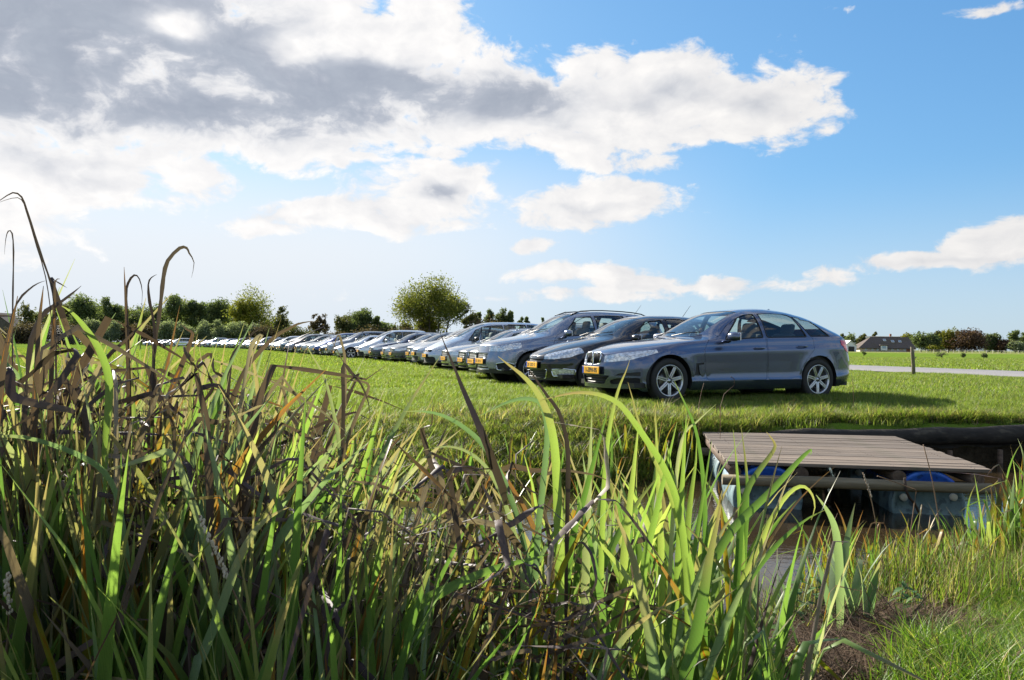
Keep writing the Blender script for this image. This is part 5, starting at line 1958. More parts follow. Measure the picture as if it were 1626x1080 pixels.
M_RUBBER = mk_rubber()
bm = bmesh.new()
pts, rad = [], []
for k in range(70):
    x = 2.35 + k * .28
    pts.append((x, far_y(x) - .04, -.215 + .02 * math.sin(x * 1.3) + .010 * math.sin(x * 4.1)))
    rad.append(.112 + .012 * math.sin(x * 2.1) + .006 * math.sin(x * 7.7) if k > 3 else .05 + .02 * k)
add_tube(bm, pts, rad, 14)
rev = bm_obj('bank_revetment', bm, [M_RUBBER])
tag(rev, 'long black membrane roll edging the far bank behind the raft', 'revetment')
bm = bmesh.new()
pr = None
for k in range(64):
    x = 2.7 + k * .3
    y = far_y(x) + .02
    cur = (bm.verts.new((x, y, -.28)), bm.verts.new((x, y - .05 + .012 * math.sin(x * 9), -.70)), bm.verts.new((x, y + .05, -.28)), bm.verts.new((x, y + .02, -.70)))
    if pr:
        bm.faces.new((pr[0], pr[1], cur[1], cur[0])); bm.faces.new((pr[3], pr[2], cur[2], cur[3])); bm.faces.new((pr[1], pr[3], cur[3], cur[1])); bm.faces.new((pr[2], pr[0], cur[0], cur[2]))
    pr = cur
bm_obj('skirt', bm, [M_RUBBER], rev)
for k in range(12):
    x = 3.3 + k * .62 + rng.uniform(-.1, .1)
    bm = bmesh.new()
    add_tube(bm, [(0, 0, -.30), (rng.uniform(-.01, .01), 0, .14)], [.032, .030], 8)
    s_ = bm_obj('stake', bm, [M_LOGY], rev)
    s_.location = (x, far_y(x) - .17, -.50)

# ================================================================== post by the road
bm = bmesh.new()
add_tube(bm, [(0, 0, -.2), (.0, 0, .3), (-.012, 0, .62), (-.02, 0.01, .93)], [.062, .058, .060, .05], 9)
add_tube(bm, [(.0, -.05, .55), (.05, -.07, .57), (.08, -.06, .60)], [.02, .016, .01], 6)
post = bm_obj('wooden_post', bm, [M_LOG])
post.location = (GX(1451, 26.0), 26.0, gz(GX(1451, 26.0), 26.0))
post.rotation_euler = (0, R(-2), 0)
tag(post, 'single weathered wooden post standing at the edge of the road', 'post')

# ================================================================== farmhouse and sheds
def mk_thatch():
    m, T = new_mat('thatch')
    tcn = T.n('ShaderNodeTexCoord').outputs['Object']
    n1 = T.noise(T.vm('MULTIPLY', tcn, (3, 3, .7)), 1.4, 5, .6)
    n2 = T.noise(tcn, .35, 3)
    c = T.ramp(n1, [(.3, (.075, .06, .055)), (.7, (.16, .135, .125))])
    c = T.mix(T.sstep(n2, .45, .7, 0, .5), c, (.10, .085, .05))
    p = T.princ(Base_Color=c, Roughness=.95)
    p.inputs['Specular IOR Level'].default_value = .1
    T.out(p.outputs[0])
    return m


def mk_rough(name, a, b, sc, rough=.85):
    m, T = new_mat(name)
    tcn = T.n('ShaderNodeTexCoord').outputs['Object']
    c = T.ramp(T.noise(tcn, sc, 4, .6), [(.3, a), (.7, b)])
    p = T.princ(Base_Color=c, Roughness=rough)
    T.out(p.outputs[0])
    return m


M_THATCH = mk_thatch()
M_WALL = mk_rough('cream_render', (.50, .40, .33), (.66, .56, .48), .6)
M_WHITEW = mk_rough('white_boards', (.62, .62, .63), (.78, .78, .78), .8)
M_DARKW = mk_rough('near_black_panel', (.02, .02, .022), (.05, .048, .045), 1.2)
M_BRICK = mk_rough('red_brick', (.22, .08, .05), (.34, .15, .10), 2.0)
M_PANE = mk('house_window_pane', (.25, .33, .40), .06, .3)
M_FRAME = mk('white_window_frame', (.75, .75, .72), .5)

FD = 330.0
FX0, FX1 = GX(1365, FD), GX(1449, FD)
FL = FX1 - FX0
farm = empty('farmhouse', (FX0, FD, 0), R(-6))
tag(farm, 'long low farmhouse under a sagging grey thatched roof beyond the meadow', 'farmhouse')
bm = bmesh.new()
add_box(bm, (FL / 2, 5, 1.0), (FL - .6, 9.4, 2.0))
bm_obj('wall', bm, [M_WALL], farm)
# thatched roof: hipped at the left, gable at the right
rv_ = [(-.6, -.8, 1.55), (FL + .2, -.8, 1.55), (FL + .2, 10.8, 1.55), (-.6, 10.8, 1.55), (6.2, 5, 6.45), (FL - 1.0, 5, 6.3),
       (-.5, -.6, 1.25), (FL + .1, -.6, 1.25), (FL + .1, 10.6, 1.25), (-.5, 10.6, 1.25), (FL * .5, 5, 6.25)]
rf_ = [(0, 1, 5, 10, 4), (2, 3, 4, 10, 5), (3, 0, 4), (0, 6, 7, 1), (1, 7, 8, 2), (2, 8, 9, 3), (3, 9, 6, 0), (6, 9, 8, 7)]
roof = pyd('roof', rv_, rf_, [M_THATCH], farm)
bm = bmesh.new()
add_box(bm, (FL * .5, 5, 6.38), (FL * .63, .5, .25), bevel=.1)
bm_obj('ridge', bm, [M_WALL], roof)
bm = bmesh.new()
f_ = bm.faces.new([bm.verts.new(p_) for p_ in ((FL + .18, -.7, 1.6), (FL + .18, 10.7, 1.6), (FL - .95, 5, 6.25))])
add_box(bm, (FL - .2, 5, .9), (.5, 9.8, 1.5))
bm_obj('gable', bm, [M_DARKW], farm)  # gable end in one even near-black tone
ch = bmesh.new()
add_box(ch, (FL * .64, 5.2, 6.9), (.7, .7, 1.3), bevel=.04)
bm_obj('chimney', ch, [M_BRICK], roof)
for fx, hz in ((.50, 4.9), (.64, 4.4), (.77, 4.4)):
    bm = bmesh.new()
    x_ = FL * fx
    t = (hz - 1.55) / 4.9
    add_box(bm, (0, 0, 0), (1.15, 1.3, .16), bevel=.02)
    s_ = bm_obj('skylight', bm, [M_FRAME], roof)
    s_.location = (x_, -.8 + 5.8 * t, hz + .05)
    s_.rotation_euler = (math.atan2(4.9, 5.8), 0, 0)
    b2 = bmesh.new()
    add_box(b2, (0, 0, .085), (.9, 1.05, .02))
    bm_obj('pane', b2, [M_PANE], s_)
# raised white dormer front
bm = bmesh.new()
add_box(bm, (FL * .43, -.75, 1.7), (2.6, .5, 2.4), bevel=.2)
dm = bm_obj('dormer', bm, [M_FRAME], farm)
bm = bmesh.new()
add_box(bm, (FL * .43, -1.02, 1.9), (1.5, .06, 1.0))
bm_obj('pane', bm, [M_PANE], dm)
bm = bmesh.new()
add_box(bm, (FL * .43, -.55, 2.75), (3.4, 1.6, .45), bevel=.2)
bm_obj('dormer_hood', bm, [M_THATCH], dm)
for fx in (.12, .24, .33, .60, .70, .82):
    bm = bmesh.new()
    add_box(bm, (FL * fx, .28, 1.0), (.9, .08, .9))
    w_ = bm_obj('window', bm, [M_FRAME], farm)
    bm = bmesh.new()
    add_box(bm, (FL * fx, .225, 1.0), (.68, .04, .68))
    bm_obj('pane', bm, [M_PANE], w_)
bm = bmesh.new()
add_box(bm, (FL * .885, .22, 1.0), (1.5, .1, 1.7))
bm_obj('door', bm, [M_BRICK], farm)


def shed(px0, px1, top_px, D, label, wallm, roofm, open_dark=True, name='shed'):
    x0, x1 = GX(px0, D), GX(px1, D)
    h = P((px0 + px1) / 2, top_px, D).z
    w_ = x1 - x0
    e = empty(name, (x0, D, 0))
    tag(e, label, name)
    bm = bmesh.new()
    eave = h * .52
    v = [bm.verts.new(p_) for p_ in ((0, 0, 0), (w_, 0, 0), (w_, 0, eave), (w_ * .5, 0, h * .96), (0, 0, eave), (0, 7, 0), (w_, 7, 0), (w_, 7, eave), (w_ * .5, 7, h * .96), (0, 7, eave))]
    for f in ((0, 1, 2, 3, 4), (6, 5, 9, 8, 7), (5, 0, 4, 9), (1, 6, 7, 2)): bm.faces.new([v[i] for i in f])
    bm_obj('wall', bm, [wallm], e)
    bm = bmesh.new()
    for sg in (0, 1):
        xa = -.25 if sg == 0 else w_ + .25
        a = [bm.verts.new(p_) for p_ in ((xa, -.35, eave - .15), (w_ * .5, -.35, h), (w_ * .5, 7.3, h), (xa, 7.3, eave - .15), (xa, -.35, eave + .02), (w_ * .5, -.35, h + .16), (w_ * .5, 7.3, h + .16), (xa, 7.3, eave + .02))]
        for f in ((0, 1, 2, 3), (4, 7, 6, 5), (0, 4, 5, 1), (2, 6, 7, 3), (3, 7, 4, 0)): bm.faces.new([a[i] for i in f])
    bm_obj('roof', bm, [roofm], e)
    if open_dark:
        bm = bmesh.new()
        add_box(bm, (w_ * .58, -.03, eave * .45), (w_ * .5, .08, eave * .9))  # near-black panel standing for the unlit inside of the open doorway
        bm_obj('door', bm, [M_DARKW], e)
    return e


shed(1341, 1360, 541.0, 320, 'small white gabled shed left of the thatched farmhouse', M_WHITEW, M_WHITEW)
shed(-40, 24, 497, 236, 'dark roofed barn behind the reeds at the far left', M_THATCH, M_THATCH, False, 'barn')

# post and rail fence in front of the wood on the right
fe = empty('paddock_fence', (GX(1452, 300), 300, 0))
tag(fe, 'pale post and rail paddock fence in front of the brown tree', 'fence')
M_PALE = mk('pale_fence_wood', (.52, .47, .38), .8)
fx_ = GX(1625, 300) - GX(1452, 300) + 20
nposts = 26
pm = None
for k in range(nposts):
    if pm is None:
        bm = bmesh.new(); add_box(bm, (0, 0, .5), (.16, .16, 1.3), bevel=.02)
        o = bm_obj('post', bm, [M_PALE], fe); pm = o.data
    else:
        o = bpy.data.objects.new('post', pm); COL.objects.link(o); o.parent = fe
    o.location = (fx_ * k / (nposts - 1), .6 * math.sin(k), 0)
for z_ in (.45, .95):
    bm = bmesh.new(); add_tube(bm, [(fx_ * k / 25, .6 * math.sin(k) - .12, z_) for k in range(26)], .06, 5)
    bm_obj('rail', bm, [M_PALE], fe)
we = empty('wire_fence', (GX(55, 190), 190, 0))
tag(we, 'tall grey wire mesh fence before the barn at the far left', 'fence')
M_WIRE = mk('galvanised_wire', (.25, .26, .27), .5, .6)
wl = GX(125, 190) - GX(55, 190)
for k in range(5):
    bm = bmesh.new(); add_tube(bm, [(wl * k / 4, 0, 0), (wl * k / 4, 0, 4.6)], .06, 6); bm_obj('post', bm, [M_WIRE], we)
bm = bmesh.new()
for k in range(13): add_tube(bm, [(0, .05, .2 + k * .36), (wl, .05, .2 + k * .36)], .016, 4)
for k in range(28): add_tube(bm, [(wl * k / 27, .09, .1), (wl * k / 27, .09, 4.55)], .016, 4)
tag(bm_obj('mesh', bm, [M_WIRE], we), kind='stuff')
# ================================================================== trees
TREE_M = {
    'dark': mk_leafmat('leaves_dark_green', [(0, (.075, .10, .05)), (.5, (.12, .15, .07)), (1, (.18, .21, .09))], .7, .45, spec=.15),
    'mid': mk_leafmat('leaves_mid_green', [(0, (.09, .11, .03)), (.5, (.16, .175, .042)), (1, (.27, .25, .06))], .7, .42, spec=.15),
    'yellow': mk_leafmat('leaves_yellow_green', [(0, (.10, .12, .02)), (.5, (.20, .20, .03)), (1, (.34, .30, .05))], .7, .35, spec=.15),
    'olive': mk_leafmat('leaves_olive', [(0, (.065, .08, .03)), (.5, (.11, .12, .045)), (1, (.18, .16, .07))], .7, .3, spec=.15),
    'willow': mk_leafmat('leaves_grey_willow', [(0, (.15, .18, .11)), (.5, (.22, .25, .16)), (1, (.30, .33, .22))], .7, .4, spec=.15),
    'brown': mk_leafmat('leaves_purple_brown', [(0, (.055, .035, .030)), (.5, (.10, .062, .048)), (1, (.17, .10, .06))], .7, .25, spec=.15),
    'hedge': mk_leafmat('leaves_reddish_brown', [(0, (.07, .055, .04)), (.6, (.12, .09, .06)), (1, (.18, .13, .07))], .7, .25, spec=.15),
}
M_BARK = mk_wood('bark', (.05, .042, .032), (.10, .085, .065), (.16, .14, .11), axis=2, rough=.9)


def crown_np(w_, h, z0, n, size, seed, shape='round', dens=1.0, gaps=.3, d_=None):
    """leaf clumps spread through the crown volume; arrays"""
    g = np.random.default_rng(seed)
    dd = (d_ or w_) / 2
    nl = {'round': 16, 'column': 10, 'pollard': 9, 'cone': 9, 'loose': 18, 'bush': 9}[shape]
    C, Rr = [], []
    for i in range(nl):
        if shape == 'cone':
            t = i / nl
            rad = (1 - t)**.8
            a = g.random() * 6.28
            C.append((.55 * rad * w_ / 2 * math.cos(a), .55 * rad * dd * math.sin(a), z0 + h * (.08 + .84 * t))); Rr.append((.34 * rad + .12) * w_ * .7)
        elif shape == 'column':
            t = (i + .5) / nl
            prof = math.sin(PI * min(.98, .12 + .80 * t))**.6
            a = g.random() * 6.28
            C.append((.45 * prof * w_ / 2 * math.cos(a), .45 * prof * dd * math.sin(a), z0 + h * (.1 + .8 * t))); Rr.append((.28 + .1 * g.random()) * w_ * prof * .9 + .2)
        else:
            u = g.normal(size=3); u /= np.linalg.norm(u)
            r_ = g.random()**.4 * .78
            C.append((u[0] * r_ * w_ / 2, u[1] * r_ * dd, z0 + h / 2 + u[2] * r_ * h / 2)); Rr.append(w_ * (.13 + .22 * g.random()) * (.85 if shape == 'loose' else 1.1))
    C = np.array(C); Rr = np.array(Rr)
    k = g.choice(nl, n, p=Rr**2 / (Rr**2).sum())
    u = g.normal(size=(n, 3)); u /= np.linalg.norm(u, axis=1)[:, None]
    rr = g.random(n)**.45
    hs = min(1.0, h / w_) if shape in ('round', 'loose', 'bush', 'pollard') else 1.0
    pos = C[k] + u * (rr * Rr[k])[:, None] * np.array([1, dd / (w_ / 2), max(.6, hs)])
    # ragged outline: some sprays reach out
    out = g.random(n) < .20
    pos[out] += u[out] * (Rr[k][out] * .28)[:, None]
    # gaps
    hole = vnoise(pos[:, 0] + pos[:, 1] * .7, pos[:, 2] + pos[:, 1] * .4, max(.8, w_ * .11), seed % 7) + .5 < gaps
    pos = pos[~hole]
    pos = pos[pos[:, 2] > max(.1, z0 * .6)]
    n = len(pos)
    a = g.normal(size=(n, 3)); a /= np.linalg.norm(a, axis=1)[:, None]
    b = np.cross(a, g.normal(size=(n, 3))); b /= np.linalg.norm(b, axis=1)[:, None]
    s_ = size * (.5 + g.random(n))[:, None]
    V = np.stack([pos - a * s_ * .5, pos + b * s_ * .28, pos + a * s_ * .5, pos - b * s_ * .28], 1).reshape(-1, 3)
    Q = np.arange(4 * n).reshape(-1, 4)
    U = np.tile(np.array([(0, .2), (1, .3), (1, .5), (0, .4)]), (n, 1))
    return V, Q, U


def make_tree(name, label, px, top, wpx, D, mat, shape='round', base=None, trunk_h=.25, seed=0, gaps=.3, group=None, n=None, size=None, trunks=1, depth=None):
    x = GX(px, D)
    H_ = P(px, top, D).z
    w_ = wpx / F * D
    e = empty(name, (x, D, 0))
    z0 = H_ * trunk_h
    h = H_ - z0
    size = size or max(.30, D / 480.0)
    n = n or int(min(11000, max(1200, 30 * (w_ * h) / (size * size))))
    V, Q, U = crown_np(w_, h, z0, n, size, seed, shape, gaps=gaps, d_=depth)
    link('crown', np_mesh('crown', V, Q, U), TREE_M[mat], e)
    bm = bmesh.new()
    g = random.Random(seed)
    for t in range(trunks):
        ox = (t - (trunks - 1) / 2) * w_ * .10
        r0 = max(.10, H_ * .018) / (1 if trunks == 1 else 1.4)
        pts = [(ox, 0, 0), (ox * 1.1 + g.uniform(-.1, .1), 0, H_ * .25), (ox * 1.6 + g.uniform(-.3, .3), g.uniform(-.3, .3), H_ * .55), (ox * 2.2 + g.uniform(-.4, .4), 0, H_ * .85)]
        add_tube(bm, pts, [r0, r0 * .8, r0 * .5, r0 * .15], 7)
        for q in range(6):
            f_ = g.uniform(.25, .65)
            a = g.uniform(0, 6.28)
            zz = H_ * f_
            bx = ox * (1 + f_)
            ln = w_ * g.uniform(.2, .36)
            add_tube(bm, [(bx, 0, zz), (bx + ln * .5 * math.cos(a), ln * .5 * math.sin(a), zz + ln * .45), (bx + ln * math.cos(a), ln * math.sin(a), zz + ln * .85)], [r0 * .4, r0 * .25, r0 * .08], 5)
    bm_obj('trunk', bm, [M_BARK], e)
    tag(e, label, 'tree', group)
    return e


GL = 'trees along the left edge of the meadow'
GM = 'small trees behind the middle of the car row'
GR = 'trees round the thatched farmhouse'
T_ = make_tree
# --- left group
T_('broadleaf_tree', 'bare-topped tree beside the dark roofed barn', 45, 482, 36, 235, 'olive', 'loose', seed=1, gaps=.5, group=GL, trunk_h=.1)
T_('broadleaf_tree', 'thin tree between the barn and the round dark tree', 84, 484, 34, 235, 'olive', 'loose', seed=2, gaps=.45, group=GL, trunk_h=.1)
T_('broadleaf_tree', 'round dark green tree, leftmost of the full crowns', 132, 459, 50, 230, 'dark', 'round', seed=3, gaps=.2, group=GL, trunk_h=.15)
T_('broadleaf_tree', 'dark green tree right of the leftmost full crown', 176, 468, 46, 232, 'dark', 'loose', seed=4, gaps=.3, group=GL, trunk_h=.12)
T_('broadleaf_tree', 'lower dark tree behind the tall hooked reed leaves', 224, 474, 50, 236, 'dark', 'round', seed=5, gaps=.3, group=GL, trunk_h=.12)
T_('broadleaf_tree', 'tall dark tree, first of three left of the yellowish round tree', 276, 464, 46, 228, 'dark', 'loose', seed=6, gaps=.25, group=GL, trunk_h=.12)
T_('broadleaf_tree', 'dark tree in the middle of the three left of the yellowish tree', 313, 468, 38, 229, 'dark', 'loose', seed=7, gaps=.25, group=GL, trunk_h=.12)
T_('broadleaf_tree', 'wide dark tree touching the yellowish round tree', 346, 470, 44, 228, 'dark', 'round', seed=8, gaps=.2, group=GL, trunk_h=.12)
T_('broadleaf_tree', 'big round tree with yellow-green left side above the willows', 404, 461, 84, 215, 'mid', 'round', seed=9, gaps=.12, group=GL, trunk_h=.12)
T_('shrub', 'yellow leaved shrub low on the side of the big round tree', 386, 474, 36, 211, 'yellow', 'bush', seed=10, gaps=.4, group=GL, trunk_h=.45)
T_('broadleaf_tree', 'slender loose tree at the right end of the big round tree', 447, 478, 28, 205, 'olive', 'loose', seed=11, gaps=.5, group=GL, trunk_h=.1)
for i, (px, top, w_, lab) in enumerate([(150, 506, 34, 'grey-green pollard willow below the leftmost dark tree'), (176, 505, 32, 'grey-green pollard willow second from the left'),
                                        (262, 507, 30, 'grey-green pollard willow under the first of three dark trees'), (292, 510, 34, 'low grey-green pollard willow just left of the far cars'), (322, 506, 30, 'pale shaggy willow between two rounder ones'),
                                        (348, 508, 38, 'grey-green pollard willow above the far cars'), (381, 508, 34, 'round pollard willow right under the big yellowish tree'), (408, 514, 26, 'smaller dull willow under the right side of the big tree')]):
    T_('pollard_willow', lab, px, top, w_, 190 + i, 'willow', 'pollard', seed=20 + i, gaps=.08, group='pollard willows at the edge of the meadow', trunk_h=.12)
for i, (px, top, w_, m_) in enumerate([(205, 520, 60, 'hedge'), (235, 516, 50, 'hedge'), (425, 522, 60, 'hedge'), (470, 520, 66, 'olive'), (530, 524, 60, 'hedge'), (590, 525, 70, 'hedge'), (650, 529, 90, 'hedge'), (100, 512, 60, 'hedge'), (40, 512, 70, 'hedge'), (770, 520, 90, 'hedge'), (850, 524, 90, 'olive')]):
    T_('shrub', ['brown hedge shrub behind the willows on the left', 'brown shrub under the lower dark tree', 'brown shrub left of the pale olive bushes', 'pale olive bush behind the far cars', 'brown bush between the two loose saplings', 'brown bush under the dark pair of trees',
                 'long low bush left of the single big tree', 'brown bush below the thin tree by the barn', 'brown bush in front of the barn', 'low bush right of the single big tree', 'low olive bush behind the tall people carrier'][i], px, top, w_, 196, m_, 'bush', seed=40 + i, gaps=.2, trunk_h=.0, group='hedge shrubs behind the cars')
for i, (px, top, w_, m_) in enumerate([(12, 500, 40, 'olive'), (66, 496, 44, 'dark'), (108, 484, 40, 'olive'), (155, 478, 44, 'dark'), (200, 484, 48, 'mid'), (250, 482, 44, 'dark'), (296, 476, 46, 'mid'), (330, 480, 46, 'dark'), (372, 480, 50, 'dark'), (436, 494, 44, 'olive'), (560, 505, 50, 'olive'), (612, 512, 40, 'dark')]):
    T_('broadleaf_tree', 'rear tree filling the gap ' + ['beside the barn', 'behind the wire fence', 'left of the leftmost round crown', 'right of the leftmost round crown', 'over the lower dark tree', 'left of the three dark trees', 'between the first two of three dark trees', 'between the last two of three dark trees', 'behind the big yellowish tree', 'right of the big yellowish tree', 'left of the flat-topped tree', 'right of the pointed tree'][i],
       px, top, w_, 258, m_, 'round', seed=180 + i, gaps=.15, group=GL, trunk_h=.06)
# --- middle
T_('broadleaf_tree', 'thin reddish sapling with sparse leaves left of the middle', 507, 495, 30, 205, 'hedge', 'loose', seed=60, gaps=.5, group=GM, trunk_h=.15)
T_('broadleaf_tree', 'sparse olive sapling next to the reddish one', 543, 497, 30, 205, 'olive', 'loose', seed=61, gaps=.45, group=GM, trunk_h=.15)
T_('broadleaf_tree', 'dense green tree with a flat top left of the big single tree', 574, 489, 36, 206, 'dark', 'round', seed=62, gaps=.2, group=GM, trunk_h=.1)
T_('conifer', 'small dark pointed tree next to the flat-topped green tree', 599, 499, 20, 207, 'dark', 'column', seed=63, gaps=.15, group=GM, trunk_h=.1)
T_('conifer', 'tiny dark cone-shaped tree left of the big single tree', 627, 515, 10, 215, 'dark', 'column', seed=64, gaps=.1, group=GM, trunk_h=.1)
T_('shrub', 'small orange-tinged round bush left of the big single tree', 646, 512, 28, 212, 'olive', 'bush', seed=65, gaps=.2, group=GM, trunk_h=.1)
T_('broadleaf_tree', 'big single round tree with several trunks above the parked cars', 689, 438, 118, 200, 'mid', 'loose', seed=66, gaps=.24, trunk_h=.27, trunks=4, n=26000, size=.42, group=GM)
T_('shrub', 'bright yellow-green shrub under the big single tree', 684, 498, 50, 204, 'yellow', 'bush', seed=67, gaps=.35, group=GM, trunk_h=.05)
T_('broadleaf_tree', 'loose tree leaning on the right flank of the big single tree', 738, 476, 34, 206, 'olive', 'loose', seed=68, gaps=.45, group=GM, trunk_h=.1)
for i, (px, top, w_, m_, sh, lab) in enumerate([
        (761, 492, 16, 'dark', 'column', 'narrow dark tree right of the big single tree'), (779, 487, 20, 'dark', 'column', 'taller pointed tree behind the people carrier roof'),
        (795, 486, 26, 'dark', 'round', 'dark rounded tree behind the people carrier roof'), (812, 490, 16, 'dark', 'column', 'slim tree at the right end of the dark clump'),
        (827, 499, 12, 'dark', 'column', 'first of two tiny pointed trees above the saloon roofs'), (836, 499, 12, 'dark', 'column', 'second of two tiny pointed trees above the saloon roofs'),
        (862, 498, 18, 'dark', 'cone', 'small cone-shaped tree left of the off-roader windscreen'), (897, 484, 20, 'olive', 'loose', 'umbrella-topped pine above the off-roader windscreen')]):
    T_('conifer', lab, px, top, w_, 208, m_, sh, seed=80 + i, gaps=.2, group=GM, trunk_h=.12)
# --- right, round the farm
for i, (px, top, w_, D, m_, sh, lab) in enumerate([
        (1338, 524, 12, 360, 'olive', 'loose', 'thin bare tree behind the tail of the nearest car'), (1350, 532, 20, 355, 'dark', 'round', 'low dark tree above the white shed'),
        (1368, 527, 20, 365, 'olive', 'loose', 'pale loose tree behind the left end of the farmhouse'), (1389, 525, 10, 370, 'olive', 'column', 'narrow poplar behind the farmhouse ridge'), (1377, 535, 10, 368, 'mid', 'column', 'short poplar behind the farmhouse'),
        (1440, 527, 22, 365, 'yellow', 'round', 'yellowish tree over the right gable of the farmhouse'), (1463, 531, 28, 345, 'dark', 'round', 'dark tree close to the farmhouse gable'),
        (1479, 529, 30, 343, 'dark', 'round', 'full green tree right of the farmhouse'), (1490, 523, 26, 352, 'olive', 'loose', 'pale green tree behind the full green one'), (1483, 546, 22, 338, 'yellow', 'bush', 'low bright shrub in front of the trees'),
        (1506, 522, 34, 349, 'yellow', 'loose', 'yellowing tree left of the brown crown'), (1534, 520, 58, 344, 'brown', 'round', 'large purple-brown tree, widest right of the farm'),
        (1567, 530, 22, 350, 'dark', 'column', 'dark poplar right of the brown tree'), (1580, 529, 22, 350, 'dark', 'column', 'second dark poplar right of the brown tree'),
        (1598, 537, 28, 346, 'brown', 'bush', 'low brown bush between poplars and the edge trees'), (1612, 523, 20, 350, 'dark', 'column', 'tall dark poplar near the right edge'), (1628, 526, 24, 352, 'dark', 'column', 'dark tree cut by the right edge of the view'),
        (1620, 539, 26, 340, 'willow', 'bush', 'pale round bush before the edge poplars'), (1300, 540, 60, 380, 'dark', 'bush', 'low wood hidden behind the nearest car')]):
    T_('broadleaf_tree', lab, px, top, w_, D, m_, sh, seed=100 + i, gaps=.12, group=GR, trunk_h=.06)
# the wood goes on beyond both sides of the view as one far-off mass
Vs, Qs, Us, off = [], [], [], 0
for i in range(16):
    px = -900 + i * 56 if i < 14 else 1700 + (i - 13) * 60
    D_ = 240 if i < 14 else 350
    H_ = P(px, 478 + (i * 37) % 22, D_).z
    w_ = 70 / F * D_
    V, Q, U = crown_np(w_, H_, .2, 1500, .8, 130 + i, 'round', gaps=.15)
    V = V + np.array([GX(px, D_), D_, 0])
    Vs.append(V); Qs.append(Q + off); Us.append(U); off += len(V)
far_wood = link('far_wood', np_mesh('far_wood', np.concatenate(Vs), np.concatenate(Qs), np.concatenate(Us)), TREE_M['dark'])
tag(far_wood, 'far-off wood going on beyond both ends of the tree line', kind='stuff')
# low dark clumps in the far meadow on the right
for i, (px, D, w_) in enumerate([(1496, 95, 18), (1530, 90, 8), (1563, 88, 9), (1372, 110, 6)]):
    e = T_('shrub', ['dark rush clump in the far meadow right of the post', 'small rush tuft in the far meadow below the brown tree', 'small rush tuft in the far meadow towards the right edge', 'tiny rush tuft in the far meadow below the farmhouse'][i], px, 549.5 + .0105 * (px - 813) + (F * (CAM_H - .55) / D), w_, D, 'dark', 'bush', seed=160 + i, gaps=.1, trunk_h=0, size=.12, n=500)
    e['category'] = 'plant'
# ================================================================== reeds and sedges of the near bank
LG = mk_leafmat('reed_leaf_green', [(0, (.09, .17, .042)), (.4, (.14, .235, .06)), (.8, (.22, .31, .08)), (1, (.34, .38, .13))], .40, .52, spec=.5, uvramp=((.80, 1.06), (.26, .20, .12)), mottle=(.64, .80, (.24, .21, .05)))
LB = mk_leafmat('reed_leaf_bluegreen', [(0, (.12, .19, .11)), (.5, (.18, .255, .145)), (1, (.25, .33, .19))], .40, .48, spec=.5, uvramp=((.80, 1.08), (.30, .24, .15)), mottle=(.64, .80, (.20, .20, .09)))
LY = mk_leafmat('reed_leaf_yellow', [(0, (.14, .20, .02)), (.5, (.24, .26, .03)), (1, (.38, .30, .04))], .45, .45, spec=.4, uvramp=((.55, .95), (.22, .11, .05)), mottle=(.50, .66, (.36, .13, .015)))
LM = mk_leafmat('reed_leaf_mottled', [(0, (.10, .13, .03)), (.5, (.15, .16, .035)), (1, (.20, .15, .035))], .5, .36, spec=.35, uvramp=((.40, .80), (.085, .055, .052)), mottle=(.56, .68, (.32, .12, .015)))
LD = mk_leafmat('reed_leaf_dead', [(0, (.075, .048, .048)), (.45, (.13, .090, .082)), (.80, (.22, .165, .14)), (1, (.46, .37, .29))], .6, .30, spec=.25, mottle=(.55, .75, (.05, .03, .03)))
LP = mk_leafmat('reed_leaf_pale', [(0, (.24, .28, .16)), (.5, (.34, .36, .22)), (1, (.42, .42, .28))], .45, .4, spec=.4, uvramp=((.85, 1.05), (.35, .27, .18)))
LK = mk_leafmat('reed_leaf_dark_dead', [(0, (.045, .030, .036)), (.5, (.075, .052, .056)), (1, (.12, .085, .08))], .6, .18, spec=.25)
M_SEED = mk('seed_head', (.45, .38, .30), .9)


def ribbon(center, tang, side, widths, fold=.28, crinkle=0.0, g=None):
    """leaf blade: three vertices across, folded along the midrib"""
    V, U, Q = [], [], []
    n = len(center)
    for i in range(n):
        t = i / (n - 1)
        s_ = side[i].normalized()
        nn = s_.cross(tang[i]).normalized()
        w_ = widths[i] * .5
        c = center[i]
        cr = (g.uniform(-1, 1) * crinkle * w_) if (g and crinkle) else 0
        f_ = fold * w_
        V += [c - s_ * w_ + nn * (f_ + cr), c, c + s_ * w_ + nn * (f_ - cr)]
        U += [(0, t), (.5, t), (1, t)]
        if i:
            b = 3 * (i - 1)
            Q += [(b, b + 1, b + 4, b + 3), (b + 1, b + 2, b + 5, b + 4)]
    return V, Q, U


def width_prof(t, w_, base=.55, tip=1.5):
    return w_ * (base + (1 - base) * min(1, t * 3.5)) * max(.02, (1 - t**(3.2 / tip * 1.3)))


